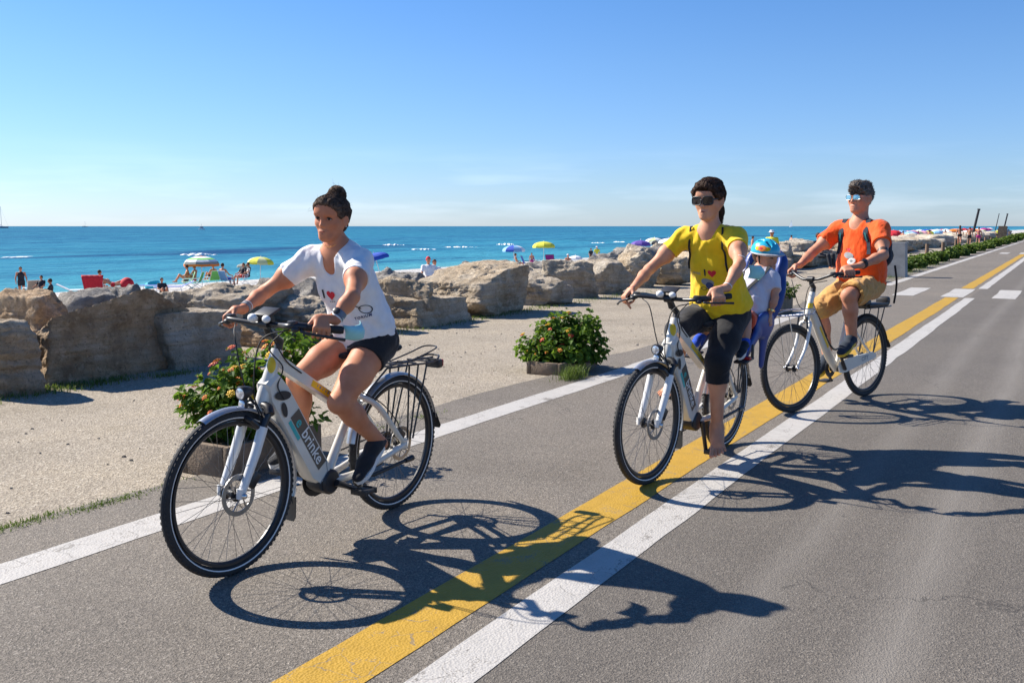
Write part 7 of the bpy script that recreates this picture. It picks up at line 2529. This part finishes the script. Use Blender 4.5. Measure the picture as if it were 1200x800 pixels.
p = on_beach(674, -30); parasol('beach_umbrella', 'small white umbrella low behind the split pale boulder', p, .5, .85, ['cloth_white'])
parasol('beach_umbrella', 'pale pink beach umbrella above the leaning slab', on_beach(737, -19), .64, 1.35, ['cloth_pink', 'cloth_white'])
parasol('beach_umbrella', 'purple beach umbrella just behind the pale pink one', on_beach(750, -22), .60, 1.72, ['cloth_purple'])
parasol('beach_umbrella', 'white beach umbrella left of the woman in yellow', on_beach(783, -21), .66, 1.78, ['cloth_white'])
parasol('beach_umbrella', 'dark grey-green beach umbrella left of the white one', on_beach(768, -24), .52, 1.70, ['cloth_greygreen', 'cloth_dark'])
parasol('beach_umbrella', 'cream beach umbrella behind the shoulder of the woman in yellow', on_beach(766, -30), .8, 1.95, ['cloth_white', 'cloth_paleyellow'])
figure('walker in a yellow top and white cap seen above the turquoise helmet', at_lane(903, -8.2) * 1.0, rad(240), 'walk', 'skin1', ('shorts', 'cloth_dark'), top=('shirt', 'cloth_yellow'), hat='cloth_white', sc=.78)
figure('person in dark clothes sitting on the boulders behind the man in orange', tuple(at_lane(962, -7.6)), rad(-60), 'chair', 'skin2', ('trousers', 'cloth_dark'), top=('shirt', 'cloth_dark'), sc=.98)

# ---- crowded far beach: countable parasols, many of a few colours
rg = np.random.default_rng(77)
names = [('cloth_red', 'red'), ('cloth_white', 'white'), ('cloth_blue', 'blue'), ('cloth_pink', 'pink'), ('cloth_yellow', 'yellow'), ('cloth_orange', 'orange'), ('cloth_skyblue', 'pale blue'), ('cloth_white', 'white'), ('cloth_magenta', 'magenta'), ('cloth_paleyellow', 'cream')]
protos = {}
cnt = 0
for row, (t0, s0, s1, stp) in enumerate(((-19, 112, 300, 3.6), (-23, 115, 320, 3.6), (-27, 120, 340, 3.8), (-31, 125, 350, 4), (-35, 130, 360, 4.4), (-39, 135, 380, 5), (-43, 140, 400, 6))):
    s = s0
    while s < s1 and cnt < 260:
        cm, cn = names[int(rg.integers(len(names)))]
        P_ = rd(s + rg.normal(0, .8), t0 + rg.normal(0, .8)); P_[2] = float(beach_z(t0))
        u_ = 600 + FPX * P_[0] / P_[1]
        if 1040 < u_ < 1205 or 985 < u_:
            lab = cn + ' beach umbrella in the crowded far beach on the right'
            if cn not in protos: protos[cn] = parasol('beach_umbrella', lab, tuple(P_), .95, 1.75, [cm], 'umbrellas of the crowded far beach', simple=True)
            else:
                src = protos[cn]; c = src.copy(); COL.objects.link(c); c.location = tuple(P_); c.scale = [.85 + .3 * rg.random()] * 3
                for ch in src.children:
                    d = ch.copy(); COL.objects.link(d); d.parent = c
            cnt += 1
        s += stp * (.7 + .6 * rg.random())
# far bathers among them
fig0 = None
for k in range(26):
    P_ = rd(60 + rg.random() * 130, -13 - rg.random() * 14); P_[2] = float(beach_z(P_ @ RT))
    u_ = 600 + FPX * P_[0] / P_[1]
    if fig0 is None:
        fig0 = figure('tiny bather standing in the crowd on the far beach', tuple(P_), 1.0, 'stand', 'skin3', ('brief', 'cloth_dark'), group='bathers of the far beach', h=.03)
    else:
        c = fig0.copy(); COL.objects.link(c); c.location = tuple(P_); c.rotation_euler = (0, 0, rg.random() * 6)
        for ch in fig0.children: d = ch.copy(); COL.objects.link(d); d.parent = c

# ---- walkers on the far promenade
def walker(u, vfeet, vtop, label, *a, **k):
    y = CAM_H * FPX / (vfeet - HV)
    p = np.array([(u - 600) / FPX * y, y, 0.0])
    return figure(label, tuple(p), rad(60), 'walk', *a, sc=(vfeet - vtop) / FPX * y / 1.76, **k)
walker(1121.5, 287.5, 264, 'woman with long dark hair in a dark bikini walking away on the far promenade', 'skin3', ('brief', 'cloth_dark'), longhair=True, top=('bikini', 'cloth_dark'))
walker(1133, 287, 266, 'left one of the two sunburnt walkers in dark shorts on the far promenade', 'skin3', ('shorts', 'cloth_dark'))
walker(1143.5, 287.5, 266, 'right one of the two sunburnt walkers in dark shorts on the far promenade', 'skin3', ('shorts', 'cloth_magenta'), top=('bikini', 'cloth_magenta'))
walker(1176, 283, 265.5, 'lone walker in grey farthest along the promenade', 'skin2', ('trousers', 'hull_grey'), top=('shirt', 'hull_grey'))
walker(1165.5, 281, 268, 'walker in a yellow top far along the promenade', 'skin2', ('shorts', 'cloth_dark'), top=('shirt', 'cloth_yellow'))

# ---- poles at the end of the promenade
for u, vt, t, r, lab in ((1139, 246.5, -10.5, .17, 'thick dark leaning pole rising above the far boulders'), (1164, 251, -13, .09, 'thin dark pole between the two thicker ones'), (1173.5, 251.5, -10.5, .15, 'right one of the thick dark poles above the far boulders')):
    p = at_lane(u, t); hh = px_z(vt, p[1])
    mb = MB(); mb.tube([(-.5, 0, -1), (0, 0, hh * .5), (.3, 0, hh)], [r, r * .9, r * .8], 10); mb.tube([(.3, 0, hh), (.32, 0, hh + r)], [r * 1.15, r * 1.0], 10)
    o = mb.build('pole', M['cloth_dark']); o.location = (p[0], p[1], 0); o.rotation_euler = (0, 0, rad(-20)); tag(o, lab, 'pole')

# ---- boats
def at_sea(u, v):
    y = (CAM_H - SEA_Z) * FPX / (v - HV)
    return np.array([(u - 600) / FPX * y, y, SEA_Z])


def hull(L, W, Hh, m, root):
    vs, fs = [], []
    n = 14
    for i in range(n + 1):
        x = i / n; b = W / 2 * (math.sin(min(1, x * 1.25 + .25) * math.pi / 2) if x < .6 else (1 - ((x - .6) / .4) ** 2) ** .5 + 0)
        z1 = Hh * (.85 + .25 * x * x)
        for (yy, zz) in ((-b, z1), (-b * .92, Hh * .4), (-b * .55, -Hh * .25), (b * .55, -Hh * .25), (b * .92, Hh * .4), (b, z1)): vs.append((x * L - L / 2, yy, zz))
    for i in range(n):
        for k in range(6): fs.append((i * 6 + k, i * 6 + (k + 1) % 6, i * 6 + 6 + (k + 1) % 6, i * 6 + 6 + k))
    fs += [tuple(range(6)), tuple(reversed(range(n * 6, n * 6 + 6)))]
    mb = MB(); mb.add(vs, fs)
    return mb.build('hull', M[m], root, True, 30)


def sailboat(label, u, v, L, mast, rz, sails, hullm='hull_white'):
    p = at_sea(u, v)
    r = empty('sailboat', p, rz, label, 'sailboat')
    hull(L, L * .3, L * .10, hullm, r)
    mb = MB(); mb.box((-.05 * L, 0, L * .12), (L * .4, L * .18, L * .06), None, L * .015); mb.build('cabin', M['hull_white'], r)
    tubes(r, 'mast', M['hull_grey'], [([(L * .06, 0, 0), (L * .06, 0, mast)], L * .011)], 8)
    tubes(r, 'boom', M['hull_grey'], [([(L * .06, 0, L * .22), (-L * .36, 0, L * .23)], L * .012)], 8)
    tubes(r, 'rigging', M['hull_grey'], [([(L * .06, 0, mast * .96), (L * .5, 0, L * .1)], L * .002), ([(L * .06, 0, mast * .96), (-L * .5, 0, L * .1)], L * .002)], 5)
    if sails:
        for nm, tri in (('mainsail', [(L * .05, L * .25), (-L * .34, L * .26), (L * .04, mast * .95)]), ('jib', [(L * .48, L * .13), (L * .08, L * .2), (L * .08, mast * .85)])):
            mb = MB(); mb.prism(tri, (1, 0, 0), (0, 0, 1), (0, 1, 0), (0, L * .02, 0), -.02, .02); mb.build(nm, M['cloth_white'], r, False)
    return r


yb = at_sea(5, 267.3)
sailboat('sailing yacht with bare mast and dark hull at the left edge of the sea', 5, 267.3, 17 / FPX * yb[1], 25 / FPX * yb[1], rad(8), False, 'hull_grey')
yb = at_sea(103, 265.9); sailboat('tiny sailing boat with bare mast on the horizon at the left', 103, 265.9, 6 / FPX * yb[1], 6.5 / FPX * yb[1], rad(20), False, 'hull_grey')
yb = at_sea(925, 266.2); sailboat('small sailing boat with white sails on the horizon behind the man', 925, 266.2, 5 / FPX * yb[1], 8.5 / FPX * yb[1], rad(140), True)
p = at_sea(239, 269.2); L = 9.5 / FPX * p[1]
r = empty('motor_boat', p, rad(-25), 'small white motor boat with a dark cabin out on the sea', 'motor boat')
hull(L, L * .34, L * .17, 'hull_white', r)
mb = MB(); mb.box((-.04 * L, 0, L * .28), (L * .38, L * .22, L * .22), None, L * .03); cb = mb.build('cabin', M['hull_grey'], r)
mb = MB(); mb.box((-.04 * L, 0, L * .41), (L * .46, L * .27, L * .035), None, L * .01); mb.build('roof', M['hull_white'], cb)
tubes(r, 'mast', M['hull_grey'], [([(-.06 * L, 0, L * .4), (-.06 * L, 0, L * .72)], L * .014)], 6)
